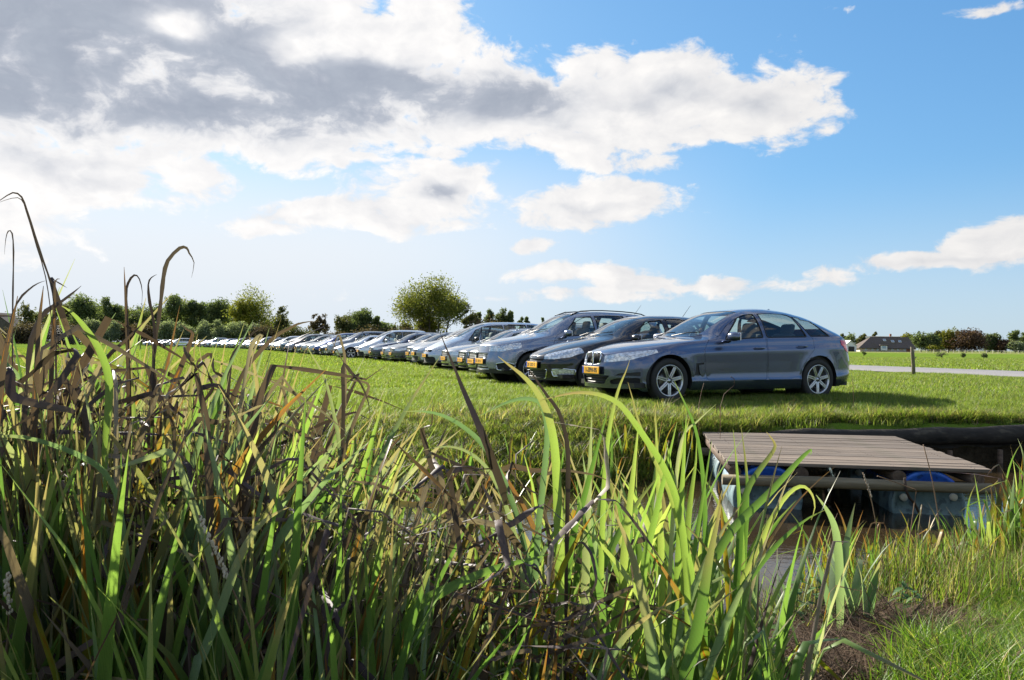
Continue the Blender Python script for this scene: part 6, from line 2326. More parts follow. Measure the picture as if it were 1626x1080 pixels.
def leaf_data(L, w_, lean, bend, bendp, kinks=(), twist=0.0, seed=0, n=16, crinkle=0., fold=.3):
    """free-standing blade from the origin, leaning and bending towards +x, folding down at its kinks"""
    g = random.Random(seed)
    c = Vector((0, 0, 0))
    C, T_, S = [], [], []
    n = n + 4 * len(kinks)
    yaw = 0.0
    for i in range(n + 1):
        t = i / n
        th = lean + bend * t**bendp
        for (tk, ak, yk) in kinks:
            k = min(1, max(0, (t - tk) / .05))
            th += ak * k
            yaw_k = yk * k
            yaw = yaw * 0 + yaw_k
        d = Vector((math.sin(th) * math.cos(yaw), math.sin(th) * math.sin(yaw), math.cos(th)))
        if i: c = c + d * (L / n)
        C.append(c.copy()); T_.append(d)
        tw = twist * t + (.25 * math.sin(t * 9 + seed) if crinkle else 0)
        s0 = Vector((-math.sin(yaw), math.cos(yaw), 0))
        nn = s0.cross(d)
        S.append(s0 * math.cos(tw) + nn * math.sin(tw))
    W_ = [width_prof(i / n, w_) for i in range(n + 1)]
    return ribbon(C, T_, S, W_, fold, crinkle, g)


def leaf_mesh(mats, mi=0, **k):
    V, Q, U = leaf_data(**k)
    me = np_mesh('leaf', np.array([tuple(v) for v in V]), np.array(Q), np.array(U))
    me.polygons.foreach_set('use_smooth', [True] * len(me.polygons))
    for m_ in mats: me.materials.append(m_)
    return me


# a store of blades of every kind, all one metre long
LIB = {}
kinds = {
    'G': (LG, 16, dict(dead=False)), 'B': (LB, 9, dict(dead=False)), 'Y': (LY, 9, dict(dead=False)), 'M': (LM, 10, dict(dead=True)), 'D': (LD, 18, dict(dead=True)), 'P': (LP, 4, dict(dead=False)),
}
for kname, (mat, cnt, opt) in kinds.items():
    LIB[kname] = []
    for i in range(cnt):
        g = random.Random(hash_seed := (sum(map(ord, kname)) * 100 + i))
        kk = ()
        if opt['dead'] or g.random() < .22:
            tk = g.uniform(.55, .88)
            kk = ((tk, g.uniform(1.2, 2.7), g.uniform(-.9, .9)),)
            if opt['dead'] and g.random() < .5:
                kk = kk + ((min(.95, tk + g.uniform(.08, .2)), g.uniform(-.9, .6), g.uniform(-1.2, 1.2)),)
        LIB[kname].append(leaf_mesh([mat], L=1.0, w_=g.uniform(.024, .038) * (.58 if kname == 'D' else .85 if kname == 'M' else 1.0), lean=g.uniform(.0, .16), bend=g.uniform(.1, .85) if not opt['dead'] else g.uniform(.05, .7),
                                    bendp=g.uniform(1.4, 3.2), kinks=kk, twist=g.uniform(-1.6, 1.6) * (1.6 if opt['dead'] else 1), seed=hash_seed, n=12, crinkle=.35 if opt['dead'] else .05, fold=g.uniform(.15, .5)))

outline = lerp_pts([(-200, 460), (0, 445), (60, 455), (110, 490), (150, 495), (200, 465), (250, 495), (300, 520), (400, 558), (470, 560), (530, 620), (600, 670), (680, 730), (740, 740), (800, 710), (850, 660), (900, 690), (960, 665), (1020, 650), (1090, 665), (1140, 700), (1190, 730), (1250, 760), (1330, 860)])


def clump(px, D, top, kinds_p, n, label, group, name='reed_clump', spread=.09, wmul=1.0, lenvar=.35, base=None, lean_bias=0.0, seed=None):
    """one reed plant: blades are its parts"""
    g = random.Random(seed if seed is not None else rng.random())
    x = GX(px, D)
    zb = max(gz(x, D), -.62) if base is None else base
    e = empty(name, (x, D, zb))
    tag(e, label, 'reeds', group)
    Ht = P(px, top, D).z - zb
    ks = list(kinds_p.keys()); ps = list(kinds_p.values())
    for i in range(n):
        k = g.choices(ks, ps)[0]
        me = g.choice(LIB[k])
        o = bpy.data.objects.new('leaf', me)
        COL.objects.link(o)
        o.parent = e
        h = Ht * g.uniform(1 - lenvar, 1.15) * (.96 if k in 'GBYP' else g.uniform(.90, 1.22))
        o.location = (g.gauss(0, spread), g.gauss(0, spread * .8), 0)
        # the low sun and the wind: blades splay mostly sideways
        rz = g.choice((0, PI)) + g.gauss(0, .9)
        o.rotation_euler = (g.gauss(0, .08), g.gauss(0.02 + lean_bias, .08), rz)
        ws = wmul * g.uniform(.8, 1.25) / max(.3, h) * .9
        o.scale = (h * 1.0, max(.5, min(1.6, h * ws * 1.1)), h)
    return e


g0 = random.Random(99)
LANDMARKS = [(-60, 'at the left edge, outermost'), (20, 'under the barn roof'), (70, 'under the wire fence'), (120, 'under the leftmost round tree'), (170, 'under the second dark tree'), (215, 'left of the tall hook'),
             (262, 'at the foot of the tall hook'), (300, 'below the willows'), (350, 'below the far end of the cars'), (410, 'below the big round left tree'), (470, 'below the brown people carrier'), (530, 'below the white coupe'),
             (590, 'below the navy saloon'), (640, 'below the single big tree'), (690, 'below the silver people carrier'), (740, 'below the silver estate'), (800, 'below the blue grey off-roader'), (860, 'below the black hatchback'),
             (920, 'below the kidney grille'), (980, 'below the nearest front wheel'), (1050, 'below the nearest front door'), (1120, 'at the left corner of the raft'), (1180, 'before the left barrel'),
             (1240, 'before the middle of the raft'), (1310, 'behind the iris fan'), (1380, 'before the right barrel'), (1440, 'right of the barrels'), (1520, 'by open water at right'), (1590, 'leaning in at the right edge')]
USED = {}


def relabel(e, px, D, top):
    """say what the plant looks like, how far forward it stands and what it stands below"""
    ks = [{'reed_leaf_green': 'G', 'reed_leaf_bluegreen': 'B', 'reed_leaf_yellow': 'Y', 'reed_leaf_mottled': 'M', 'reed_leaf_dead': 'D', 'reed_leaf_pale': 'P'}[c.data.materials[0].name] for c in e.children]
    n = len(ks)
    dead = sum(k in 'DM' for k in ks) / n
    look = 'mostly withered' if dead > .65 else 'mostly fresh' if dead < .3 else 'half withered'
    hue = max('GBYMDP', key=lambda k: ks.count(k))
    hue = {'G': 'grass green', 'B': 'blue-green', 'Y': 'yellow-green', 'M': 'orange mottled', 'D': 'purple-brown', 'P': 'pale'}[hue]
    row = 'front' if D < 1.75 else 'second' if D < 2.15 else 'third' if D < 2.55 else 'back'
    hgt = 'tall' if e_height(e) > 1.15 else 'medium' if e_height(e) > .9 else 'low'
    lm = min(LANDMARKS, key=lambda q: abs(q[0] - px))[1]
    lab = '%s %s %s sedge, %s row, %s' % (hgt, look, hue, row, lm)
    USED[lab] = USED.get(lab, 0) + 1
    if USED[lab] > 1:
        lab = lab.replace(' sedge', ' %s-bladed sedge' % ('five six seven eight nine ten eleven twelve thirteen'.split()[n - 5]))
        USED[lab] = USED.get(lab, 0) + 1
        if USED[lab] > 1: lab = lab.replace('%s %s' % (hgt, look), look + (' denser', ' sparser', ' slimmer', ' wider')[USED[lab] % 4])
    e['label'] = lab


def e_height(e):
    return max(c.scale[2] for c in e.children)


LEFTMIX = {'G': .19, 'B': .13, 'Y': .07, 'M': .16, 'D': .42, 'P': .03}
MIDMIX = {'G': .27, 'B': .13, 'Y': .07, 'M': .11, 'D': .40, 'P': .02}
RIGHTMIX = {'G': .62, 'B': .16, 'Y': .07, 'M': .04, 'D': .08, 'P': .03}
cl_n = 0
for (pa, pb, cnt, mix, lab, grp, d0, d1, jit) in [
        (-140, 330, 84, LEFTMIX, 'dense clump of tall sedge in the left corner, green blades among withered brown ones', 'dense sedge clumps at the left', 1.35, 2.9, 62),
        (330, 640, 50, LEFTMIX, 'tangled sedge clump left of the middle with many folded dead blades', 'tangled sedge clumps left of the middle', 1.5, 2.8, 60),
        (640, 840, 20, MIDMIX, 'low broken sedge clump in the middle with the ditch showing through', 'broken sedge clumps in the middle', 1.6, 2.7, 60),
        (840, 1220, 30, RIGHTMIX, 'upright clump of broad fresh green blades left of the raft', 'fresh green clumps left of the raft', 1.8, 3.0, 70)]:
    for i in range(cnt):
        px = pa + (pb - pa) * (i + g0.random()) / cnt
        D = g0.uniform(d0, d1)
        top = float(outline(px)) + abs(g0.gauss(0, jit)) + (0 if D < 2.3 else 10)
        c_ = clump(px, D, top, mix, g0.randint(8, 12), lab, grp, spread=.07 * D / 2, wmul=D / 2.2, seed=1000 + cl_n)
        relabel(c_, px, D, top)
        cl_n += 1


# the mass of shorter blades below, too many to count
def mass_mesh(name, mix, n, h0, h1, spread, seed, seg=7):
    g = random.Random(seed)
    mats = [LG, LB, LY, LM, LD, LP]
    ks = 'GBYMDP'
    V, Q, U, MI = [], [], [], []
    for i in range(n):
        k = g.choices(list(mix.keys()), list(mix.values()))[0]
        dead = k in 'DM'
        kk = ((g.uniform(.35, .8), g.uniform(.8, 2.2), g.uniform(-1, 1)),) if (dead and g.random() < .8) else ()
        L = g.uniform(h0, h1)
        v, q, u = leaf_data(L=L, w_=g.uniform(.017, .029), lean=g.uniform(-.1, .18 if not dead else .6), bend=g.uniform(0, .7), bendp=2, kinks=kk, twist=g.uniform(-2, 2), seed=seed + i, n=seg, crinkle=.3 if dead else 0)
        a = g.uniform(0, 6.28); M = Matrix.Rotation(a, 3, 'Z')
        off = Vector((g.gauss(0, spread), g.gauss(0, spread), 0))
        b = len(V)
        V += [tuple(M @ p_ + off) for p_ in v]
        Q += [tuple(j + b for j in f) for f in q]
        U += u
        MI += [ks.index(k)] * len(q)
    me = np_mesh(name, np.array(V), np.array(Q), np.array(U), MI)
    me.polygons.foreach_set('use_smooth', [True] * len(me.polygons))
    for m_ in mats: me.materials.append(m_)
    return me


def mass_points(n, seed, px0, px1, D0, D1, topf, hmax):
    g = np.random.default_rng(seed)
    px = g.uniform(px0, px1, n); D = g.uniform(D0, D1, n)
    x = (px - 813) / F * D
    z = np.maximum(ground_z(x, D), -.62)
    top = topf(px)
    H_ = CAM_H - (top - HOR) / F * D
    s_ = np.clip((H_ - z) / hmax, .35, 1.5) * g.uniform(.65, 1.05, n)
    return np.stack([x, D, z], 1), s_


low1 = lerp_pts([(-200, 560), (0, 560), (200, 590), (400, 650), (520, 730), (640, 830)])
low2 = lerp_pts([(400, 780), (600, 890), (800, 900), (1000, 900), (1250, 930), (1300, 960)])
MM1 = [mass_mesh('sedge_mass', {'G': .30, 'B': .18, 'Y': .08, 'M': .13, 'D': .31}, 22, .55, 1.0, .07, 300 + 50 * i) for i in range(3)]
for j in range(3):
    p_, s_ = mass_points(330, 70 + j, -220, 560, 1.3, 3.3, low1, .95)
    scatter('sedge_mass', 'tangle of short green and dead sedge filling the left foreground', p_, nrng.uniform(0, 6.28, len(p_)), s_, MM1[j], tilt=.12)
MM2 = mass_mesh('sedge_mass', {'G': .24, 'B': .10, 'Y': .05, 'M': .11, 'D': .50}, 14, .5, 1.0, .08, 900)
p_, s_ = mass_points(210, 77, 480, 900, 1.5, 2.7, low2, .95)
scatter('sedge_mass', 'tangle of brown and green sedge at the bottom of the middle', p_, nrng.uniform(0, 6.28, len(p_)), s_, MM2, tilt=.12)
MM3 = mass_mesh('sedge_mass', {'G': .55, 'B': .16, 'Y': .08, 'M': .06, 'D': .15}, 12, .5, 1.0, .08, 1200)
p_, s_ = mass_points(90, 78, 860, 1230, 1.7, 3.0, low2, .95)
scatter('sedge_mass', 'short blades at the foot of the fresh green clumps', p_, nrng.uniform(0, 6.28, len(p_)), s_, MM3, tilt=.12)
# collapsed brown leaves hanging in the stand
def tangle_mesh(seed):
    g = random.Random(seed)
    V, Q, U = [], [], []
    for i in range(12):
        kk = tuple((g.uniform(.15 + .25 * q, .35 + .25 * q), g.uniform(-1.6, 1.9), g.uniform(-1.4, 1.4)) for q in range(3))
        v, q_, u = leaf_data(L=g.uniform(.25, .60), w_=g.uniform(.010, .019), lean=g.uniform(.2, 1.7), bend=g.uniform(-.5, 1.0), bendp=1.5, kinks=kk, twist=g.uniform(-3, 3), seed=seed + i, n=8, crinkle=.4)
        M = Matrix.Rotation(g.uniform(0, 6.28), 3, 'Z'); off = Vector((g.gauss(0, .09), g.gauss(0, .09), g.uniform(-.1, .12)))
        b = len(V)
        V += [tuple(M @ p_ + off) for p_ in v]; Q += [tuple(j + b for j in f) for f in q_]; U += u
    me = np_mesh('dead_tangle', np.array(V), np.array(Q), np.array(U), [0 if (k // 30) % 3 else 1 for k in range(len(Q))])
    for m_ in (LK, LD): me.materials.append(m_)
    return me


for j, (n_, pa, pb, ya, yb, lab) in enumerate([(34, -100, 480, 640, 1040, 'collapsed brown sedge leaves tangled through the left stand'), (18, 470, 900, 850, 1060, 'collapsed brown sedge leaves tangled above the water in the middle')]):
    g = np.random.default_rng(500 + j)
    px = g.uniform(pa, pb, n_); py = g.uniform(ya, yb, n_); D = g.uniform(1.45, 2.4, n_)
    pts = np.array([tuple(P(a_, b_, c_)) for a_, b_, c_ in zip(px, py, D)])
    pts[:, 2] = np.maximum(pts[:, 2], ground_z(pts[:, 0], pts[:, 1]) + .1)
    scatter('dead_sedge', lab, pts, g.uniform(0, 6.28, n_), g.uniform(.55, 1.0, n_), tangle_mesh(600 + 40 * j), tilt=.5)
# reeds at the right edge, on the near bank
for i in range(24):
    px = g0.uniform(1485, 1660); D = 4.6 + (px - 1500) / 160 * .5 + g0.uniform(-.35, .35)
    top = 860 - (px - 1480) * .95 + g0.uniform(0, 60)
    relabel(clump(px, D, max(690, top), {'G': .5, 'Y': .35, 'M': .1, 'D': .05}, g0.randint(6, 9), 'yellow-green reed plant leaning in at the right edge beside the open water', 'reeds at the right edge', spread=.10, wmul=1.3, seed=2000 + i, lean_bias=-.03), px, D, 0)
for i in range(34):
    px = 1290 + 250 * g0.random()**.7; D = 4.35 + (px - 1300) / 300 * .6 + g0.uniform(-.15, .25)
    relabel(clump(px, D, 800 + g0.uniform(0, 90), {'G': .5, 'Y': .3, 'M': .12, 'D': .08}, g0.randint(5, 8), 'thin yellow-green rush clump at the water edge in front of the raft', 'rush clumps in front of the raft', spread=.10, wmul=.55, seed=2100 + i), px, D, 0)
# the blue-green iris fan and its neighbours
clump(1358, 3.45, 838, {'B': 1.0}, 8, 'upright fan of broad blue-green iris leaves on the matted straw', None, 'iris_plant', spread=.035, wmul=2.7, lenvar=.22, seed=3001)
clump(1322, 3.55, 800, {'B': 1.0}, 4, 'tall pair of narrow blue-green iris leaves left of the iris fan', None, 'iris_plant', spread=.03, wmul=1.9, lenvar=.2, seed=3002)
clump(1262, 3.75, 868, {'B': 1.0}, 5, 'small blue-green iris tuft behind the nettle', None, 'iris_plant', spread=.04, wmul=1.6, lenvar=.25, seed=3003)
# far bank rushes
for i in range(16):
    px = g0.uniform(420, 1130); D = float(far_y(GX(px, 7.5))) + g0.uniform(.0, .5)
    x = GX(px, D)
    relabel(clump(px, D, 549 + F * (CAM_H - g0.uniform(-.05, .12)) / D, {'G': .45, 'Y': .35, 'D': .2}, g0.randint(7, 10), 'small rush clump on the far bank of the ditch behind the sedge', 'rush clumps on the far bank', spread=.10, wmul=1.0, seed=2300 + i), px, D, 0)


# ------------------------------------------------------------------ single blades that catch the eye
def smooth_poly(pts, n):
    P_ = [Vector(p) for p in pts]
    out = []
    m_ = len(P_)
    seg = [(P_[i + 1] - P_[i]).length for i in range(m_ - 1)]
    tot = sum(seg)
    for i in range(m_ - 1):
        k = max(2, int(round(n * seg[i] / tot)))
        p0 = P_[max(i - 1, 0)]; p1 = P_[i]; p2 = P_[i + 1]; p3 = P_[min(i + 2, m_ - 1)]
        for j in range(k):
            t = j / k
            out.append(.5 * ((2 * p1) + (-p0 + p2) * t + (2 * p0 - 5 * p1 + 4 * p2 - p3) * t * t + (-p0 + 3 * p1 - 3 * p2 + p3) * t**3))
    out.append(P_[-1])
    return out


def blade(label, pix, D, wpx, mat, dD=0.0, twist=0.6, face=0.3, fold=.3, tipw=.05, basew=.7, crinkle=0.0, seed=0):
    """pix runs from the tip to the foot; the blade then goes on down to the ground"""
    g = random.Random(seed or len(label) * 7 + int(pix[0][0]))
    n = len(pix)
    pts = [P(px, py, D + dD * (1 - i / (n - 1))) for i, (px, py) in enumerate(pix)]
    last = pts[-1]
    zb = max(gz(last.x, last.y), -.6)
    if last.z > zb + .05:
        d = (pts[-1] - pts[-2]); d.normalize()
        hz = last.z - zb
        mx = last.x + max(-.12, min(.12, d.x / max(.2, -d.z) * hz * .35)) if d.z < 0 else last.x
        pts.append(Vector(((last.x + mx) / 2, last.y + .01, last.z - hz * .5)))
        pts.append(Vector((mx, last.y + .02, zb - .02)))
    pts = pts[::-1]
    C = smooth_poly(pts, 40)
    m_ = len(C)
    Tn = [(C[min(i + 1, m_ - 1)] - C[max(i - 1, 0)]).normalized() for i in range(m_)]
    S = []
    a0 = g.uniform(-.3, .3)
    for i in range(m_):
        t = i / (m_ - 1)
        view = Vector((0, 1, 0))
        s_ = Tn[i].cross(view)
        if s_.length < .1: s_ = Vector((1, 0, 0))
        s_.normalize()
        nn = s_.cross(Tn[i])
        a = a0 + face + twist * math.sin(t * 4.2 + g.random() * .02)
        S.append(s_ * math.cos(a) + nn * math.sin(a))
    w_ = wpx / F * D
    W_ = []
    for i in range(m_):
        t = i / (m_ - 1)
        W_.append(w_ * (basew + (1 - basew) * min(1, t * 2.5)) * max(tipw, 1 - max(0, (t - .55) / .45)**2.2))
    V, Q, U = ribbon(C, Tn, S, W_, fold, crinkle, g)
    zero = V[1].copy()
    me = np_mesh('reed_leaf', np.array([tuple(v - zero) for v in V]), np.array(Q), np.array(U))
    me.polygons.foreach_set('use_smooth', [True] * len(me.polygons))
    me.materials.append(mat)
    o = link('reed_leaf', me)
    o.location = zero
    tag(o, label, 'reed leaf')
    return o


B_ = blade
B_('tall stem ending in a dark brown hook, highest above the trees at left', [(304, 441), (308, 417), (300, 402), (296, 394), (285, 394), (266, 414), (259, 440), (255, 475), (248, 530), (241, 584), (235, 700)], 1.75, 8.5, LK, twist=.8, basew=.8, crinkle=.4)
B_('thin purple-brown leaf arching over at the top left corner', [(-30, 335), (0, 318), (20, 306), (34, 313), (42, 335), (55, 375), (68, 415), (80, 450), (86, 490), (88, 600), (86, 720)], 1.6, 6.5, LK, twist=.4, crinkle=.2)
B_('second thin leaf curling beside the top left arch', [(-12, 326), (8, 318), (28, 314), (38, 324), (46, 350), (58, 392), (72, 440), (82, 520), (84, 640)], 1.63, 3.5, LK, twist=.4)
B_('short hooked dead leaf at the left edge under the arch', [(7, 404), (9, 380), (13, 367), (19, 371), (21, 400), (20, 458), (19, 560), (22, 700)], 1.6, 5, LK, crinkle=.3)
B_('straight green-brown blade with a pointed purple tip before the dark trees', [(197, 424), (198, 450), (200, 500), (202, 560), (204, 660)], 1.7, 12, LM, twist=.3)
B_('withered strip bent over beside the pointed blade', [(224, 492), (226, 465), (221, 443), (213, 437), (203, 450), (200, 475), (203, 560), (206, 680)], 1.72, 6, LK, crinkle=.4)
B_('dark curled tip with a side lobe left of the tall hook', [(249, 436), (240, 441), (235, 452), (237, 480), (244, 517), (244, 570), (242, 690)], 1.74, 10, LK, twist=.4, crinkle=.3)
B_('broad dead band slanting up to the right at far left', [(129, 454), (118, 463), (98, 478), (78, 490), (66, 502), (48, 540), (38, 640), (36, 740)], 1.55, 15, LK, twist=.5, crinkle=.3)
B_('brown leaf arching to the right above the barn', [(72, 446), (60, 450), (44, 461), (26, 482), (12, 530), (4, 620)], 1.5, 9, LK, crinkle=.3)
B_('orange-brown blade with a purple tip at far left', [(69, 454), (66, 478), (61, 520), (58, 580), (54, 660), (50, 760)], 1.5, 15, LM, twist=.3)
B_('upright rusty blade with a snapped top at far left', [(95, 443), (87, 447), (86, 480), (83, 540), (80, 610), (76, 720)], 1.52, 14, LM, twist=.3)
B_('mottled orange blade leaning left at the very edge', [(28, 470), (20, 510), (8, 560), (-4, 640), (-12, 740)], 1.35, 20, LM, twist=.3)
B_('broad green leaf arching down to the right in front of the willows', [(98, 486), (112, 495), (130, 515), (148, 541), (162, 570), (170, 600), (170, 640), (164, 720), (160, 820)], 1.5, 23, LG, twist=.4)
B_('orange and black striped blade slanting behind the pointed blade', [(238, 502), (215, 525), (190, 548), (165, 572), (140, 620), (128, 700)], 1.6, 16, LM, twist=.5)
B_('bright yellow-green blade standing alone before the far cars', [(314, 530), (309, 550), (306, 580), (302, 630), (298, 700), (294, 800)], 1.65, 12, LG, twist=.15)
B_('olive blade with a dead pink tip leaning right before the far cars', [(286, 514), (298, 524), (306, 530), (298, 555), (284, 590), (268, 630), (254, 690), (246, 780)], 1.65, 13, LM, twist=.4)
B_('pale crinkled dead strip right of the bright yellow-green blade', [(316, 548), (320, 575), (325, 590), (319, 620), (324, 660), (326, 740)], 1.7, 8, LP, crinkle=.5)
B_('withered pale leaf with a brown tip slanting up before the car row', [(504, 510), (490, 511), (472, 515), (457, 523), (443, 530), (425, 545), (408, 563), (392, 582), (372, 625), (358, 700)], 1.75, 9, LD, crinkle=.3)
B_('thin dead leaf arching over to the right before the far cars', [(424, 520), (410, 523), (394, 536), (378, 550), (367, 570), (363, 600), (360, 660), (358, 740)], 1.7, 8, LK, crinkle=.3)
B_('folded grey leaf tip hanging before the far cars', [(395, 600), (400, 570), (407, 548), (416, 532), (408, 536), (398, 552), (390, 590), (382, 640), (376, 720)], 1.72, 10, LD, crinkle=.3)
B_('brown leaf folded like a tent before the white coupe', [(524, 562), (531, 547), (535, 535), (539, 533), (543, 546), (547, 565), (548, 600), (547, 640), (540, 740)], 1.85, 6, LD, crinkle=.4)
B_('pale green blade leaning left before the charcoal cars', [(485, 546), (494, 562), (507, 584), (518, 610), (530, 660), (540, 740)], 1.8, 9, LP, twist=.2)
B_('dark leaf folded down to the right over the meadow', [(588, 672), (585, 640), (573, 610), (558, 592), (546, 578), (544, 600), (545, 650), (541, 720), (530, 790)], 1.8, 9, LK, crinkle=.3)
B_('dead strip bent at a sharp corner over the meadow', [(520, 600), (545, 603), (575, 606), (586, 614), (575, 640), (560, 675), (545, 720), (530, 790)], 1.82, 8, LD, crinkle=.4)
B_('long blue-green leaf sweeping in from the left edge', [(-30, 694), (0, 693), (39, 695), (97, 712), (140, 732), (165, 752), (182, 785), (195, 850), (204, 940), (210, 1020)], 1.3, 18, LB, twist=.3)
B_('wide green blade with a pale blunt tip running down the left', [(173, 689), (188, 709), (206, 734), (226, 762), (243, 792), (256, 822), (268, 860), (284, 915), (302, 980), (318, 1060)], 1.35, 26, LG, twist=.25, tipw=.35)
B_('folded pale leaf lying across the left blades', [(150, 753), (170, 746), (194, 740), (225, 730), (252, 721), (268, 718), (285, 745), (305, 800), (330, 880), (345, 980)], 1.32, 15, LP, twist=.4)
B_('thick blue-green leaf arching up to the right in the left foreground', [(458, 806), (440, 814), (418, 829), (398, 852), (380, 885), (366, 920), (350, 965), (334, 1005), (318, 1045), (303, 1085)], 1.25, 19, LB, twist=.35)
B_('upright blue-green blade left of the thick arching leaf', [(323, 655), (328, 690), (338, 730), (350, 790), (362, 850), (372, 920), (380, 1000), (386, 1070)], 1.4, 18, LB, twist=.25)
B_('yellow-brown stem with a ragged fold at the top left of the middle', [(484, 758), (470, 778), (459, 800), (451, 830), (448, 870), (454, 930), (446, 990), (440, 1060)], 1.45, 10, LY, crinkle=.3)
B_('purple-brown dead leaf lying low across the left foreground', [(250, 985), (215, 984), (190, 992), (160, 1010), (120, 1035), (80, 1065), (50, 1100)], 1.25, 16, LD, twist=.3)
B_('withered pink-brown leaf curling across below the meadow', [(340, 708), (362, 730), (376, 765), (400, 790), (430, 790), (455, 778), (478, 762), (490, 770), (480, 840), (470, 930)], 1.5, 11, LD, crinkle=.4)
B_('wide yellow-green leaf lying flat across the middle foreground', [(872, 880), (840, 889), (800, 898), (760, 912), (720, 930), (690, 945), (660, 962), (640, 1000), (630, 1060)], 1.5, 22, LG, twist=.3)
B_('green leaf slanting up to the right in the middle', [(742, 788), (705, 812), (668, 836), (636, 862), (612, 884), (598, 920), (590, 990)], 1.65, 17, LG, twist=.3)
B_('long leaf arching to the left over the far bank', [(641, 654), (662, 653), (689, 656), (716, 666), (740, 682), (762, 702), (785, 735), (806, 780), (822, 830), (836, 890), (846, 970)], 1.7, 12, LB, twist=.35)
B_('lower pale leaf arching to the left above the water', [(670, 716), (690, 711), (712, 709), (735, 714), (758, 728), (778, 750), (796, 785), (812, 830), (824, 880), (832, 960)], 1.72, 8, LP, twist=.3)
B_('grey-green leaf arching left beneath the front of the black hatchback', [(756, 663), (778, 652), (800, 641), (822, 634), (845, 634), (862, 646), (869, 685), (866, 730), (860, 790), (852, 880)], 1.8, 10, LB, twist=.3)
B_('green blade with a thin tip pointing at the blue grey off-roader', [(791, 566), (806, 578), (826, 593), (845, 612), (860, 635), (872, 665), (880, 705), (884, 760), (886, 830), (888, 920)], 1.75, 15, LG, twist=.3)
B_('purple dead leaf hanging beside the black hatchback plate', [(833, 584), (845, 594), (856, 610), (870, 630), (886, 652), (898, 690), (902, 740), (900, 820)], 1.8, 9, LK, crinkle=.3)
B_('long pale-green leaf arching right below the nearest car', [(858, 636), (885, 629), (911, 624), (936, 624), (960, 629), (985, 643), (1008, 672), (1030, 704), (1050, 735), (1068, 775), (1080, 820), (1088, 884), (1092, 960)], 1.75, 11, LG, twist=.3)
B_('green blade crossing the front bumper of the nearest car', [(1000, 572), (993, 592), (985, 610), (976, 640), (968, 680), (962, 730), (958, 800), (955, 880)], 1.95, 9, LG, twist=.15)
B_('yellow-green blade rising before the front wheel of the nearest car', [(997, 607), (1004, 632), (1013, 667), (1031, 712), (1047, 748), (1062, 780), (1076, 830), (1084, 900)], 1.95, 9, LG, twist=.15)
B_('narrow blade pointing at the front wheel', [(1071, 605), (1080, 625), (1092, 650), (1104, 680), (1112, 720), (1118, 780), (1120, 860)], 2.0, 8, LG, twist=.2)
B_('short pale leaf slanting up to the right at the corner of the raft', [(1137, 642), (1120, 657), (1104, 672), (1088, 686), (1078, 720), (1072, 780), (1066, 860)], 2.0, 7, LP, twist=.2)
B_('blue-green leaf arching right low in the foreground', [(1086, 948), (1060, 960), (1034, 976), (1012, 993), (992, 1013), (972, 1042), (955, 1075)], 1.5, 14, LB, twist=.35)
B_('wide blue-green blade curving down below the nearest car', [(974, 808), (984, 832), (998, 866), (1010, 905), (1020, 950), (1030, 1000), (1036, 1050), (1040, 1085)], 1.55, 20, LB, twist=.25)
B_('broad upright green blade, widest one left of the raft', [(1148, 785), (1140, 825), (1130, 870), (1120, 925), (1110, 985), (1098, 1040), (1086, 1090)], 1.55, 22, LG, twist=.2)
B_('long blade with a withered tip reaching over the front of the raft', [(1287, 722), (1289, 714), (1278, 722), (1256, 745), (1228, 776), (1200, 803), (1176, 826), (1156, 850), (1136, 885), (1120, 930), (1108, 1000)], 1.9, 15, LG, twist=.25)
B_('kinked green blade standing in front of the deck of the raft', [(1217, 686), (1225, 696), (1231, 708), (1224, 722), (1212, 738), (1196, 760), (1184, 785), (1176, 830), (1172, 884), (1166, 960)], 2.0, 12, LG, twist=.3)
B_('green leaf bent in a full arch before the left barrel', [(1288, 826), (1294, 806), (1290, 786), (1278, 773), (1262, 776), (1242, 796), (1224, 828), (1206, 866), (1188, 902), (1172, 940), (1160, 1000)], 2.0, 9, LG, twist=.25)
B_('straight green blade, left of two beside the kinked one', [(1164, 682), (1168, 720), (1172, 770), (1176, 830), (1178, 890), (1176, 980)], 2.05, 10, LG, twist=.12)
B_('straight green blade, right of two beside the kinked one', [(1176, 674), (1181, 710), (1186, 760), (1186, 810), (1182, 870), (1178, 960)], 2.08, 9, LG, twist=.12)
B_('wide dark green blade at the left corner of the raft', [(1106, 690), (1105, 730), (1098, 780), (1092, 830), (1088, 890), (1084, 980)], 2.05, 14, LG, twist=.15)
B_('bent brown leaf with a curled tip left of the raft', [(980, 771), (962, 762), (942, 754), (918, 750), (895, 747), (874, 751), (854, 762), (862, 800), (872, 860), (878, 940)], 1.85, 7, LD, crinkle=.4)
B_('tawny thin leaf slanting up to the left barrel', [(1262, 745), (1250, 765), (1236, 800), (1222, 840), (1208, 878), (1196, 920), (1186, 980)], 2.0, 7, LD, crinkle=.3)
B_('long thin leaf slanting right across the water', [(1330, 738), (1308, 756), (1284, 778), (1262, 802), (1240, 832), (1218, 868), (1198, 910), (1180, 970)], 2.1, 5, LM, twist=.3)
B_('blue-green leaf slanting from the water to the iris fan', [(1296, 786), (1312, 808), (1324, 832), (1330, 862), (1333, 905), (1334, 950), (1334, 990)], 3.3, 13, LB, twist=.2)
B_('broad light blade leaning far right over the water', [(1310, 810), (1285, 822), (1258, 842), (1228, 872), (1200, 905), (1176, 940), (1156, 985), (1140, 1050)], 1.9, 12, LG, twist=.3)
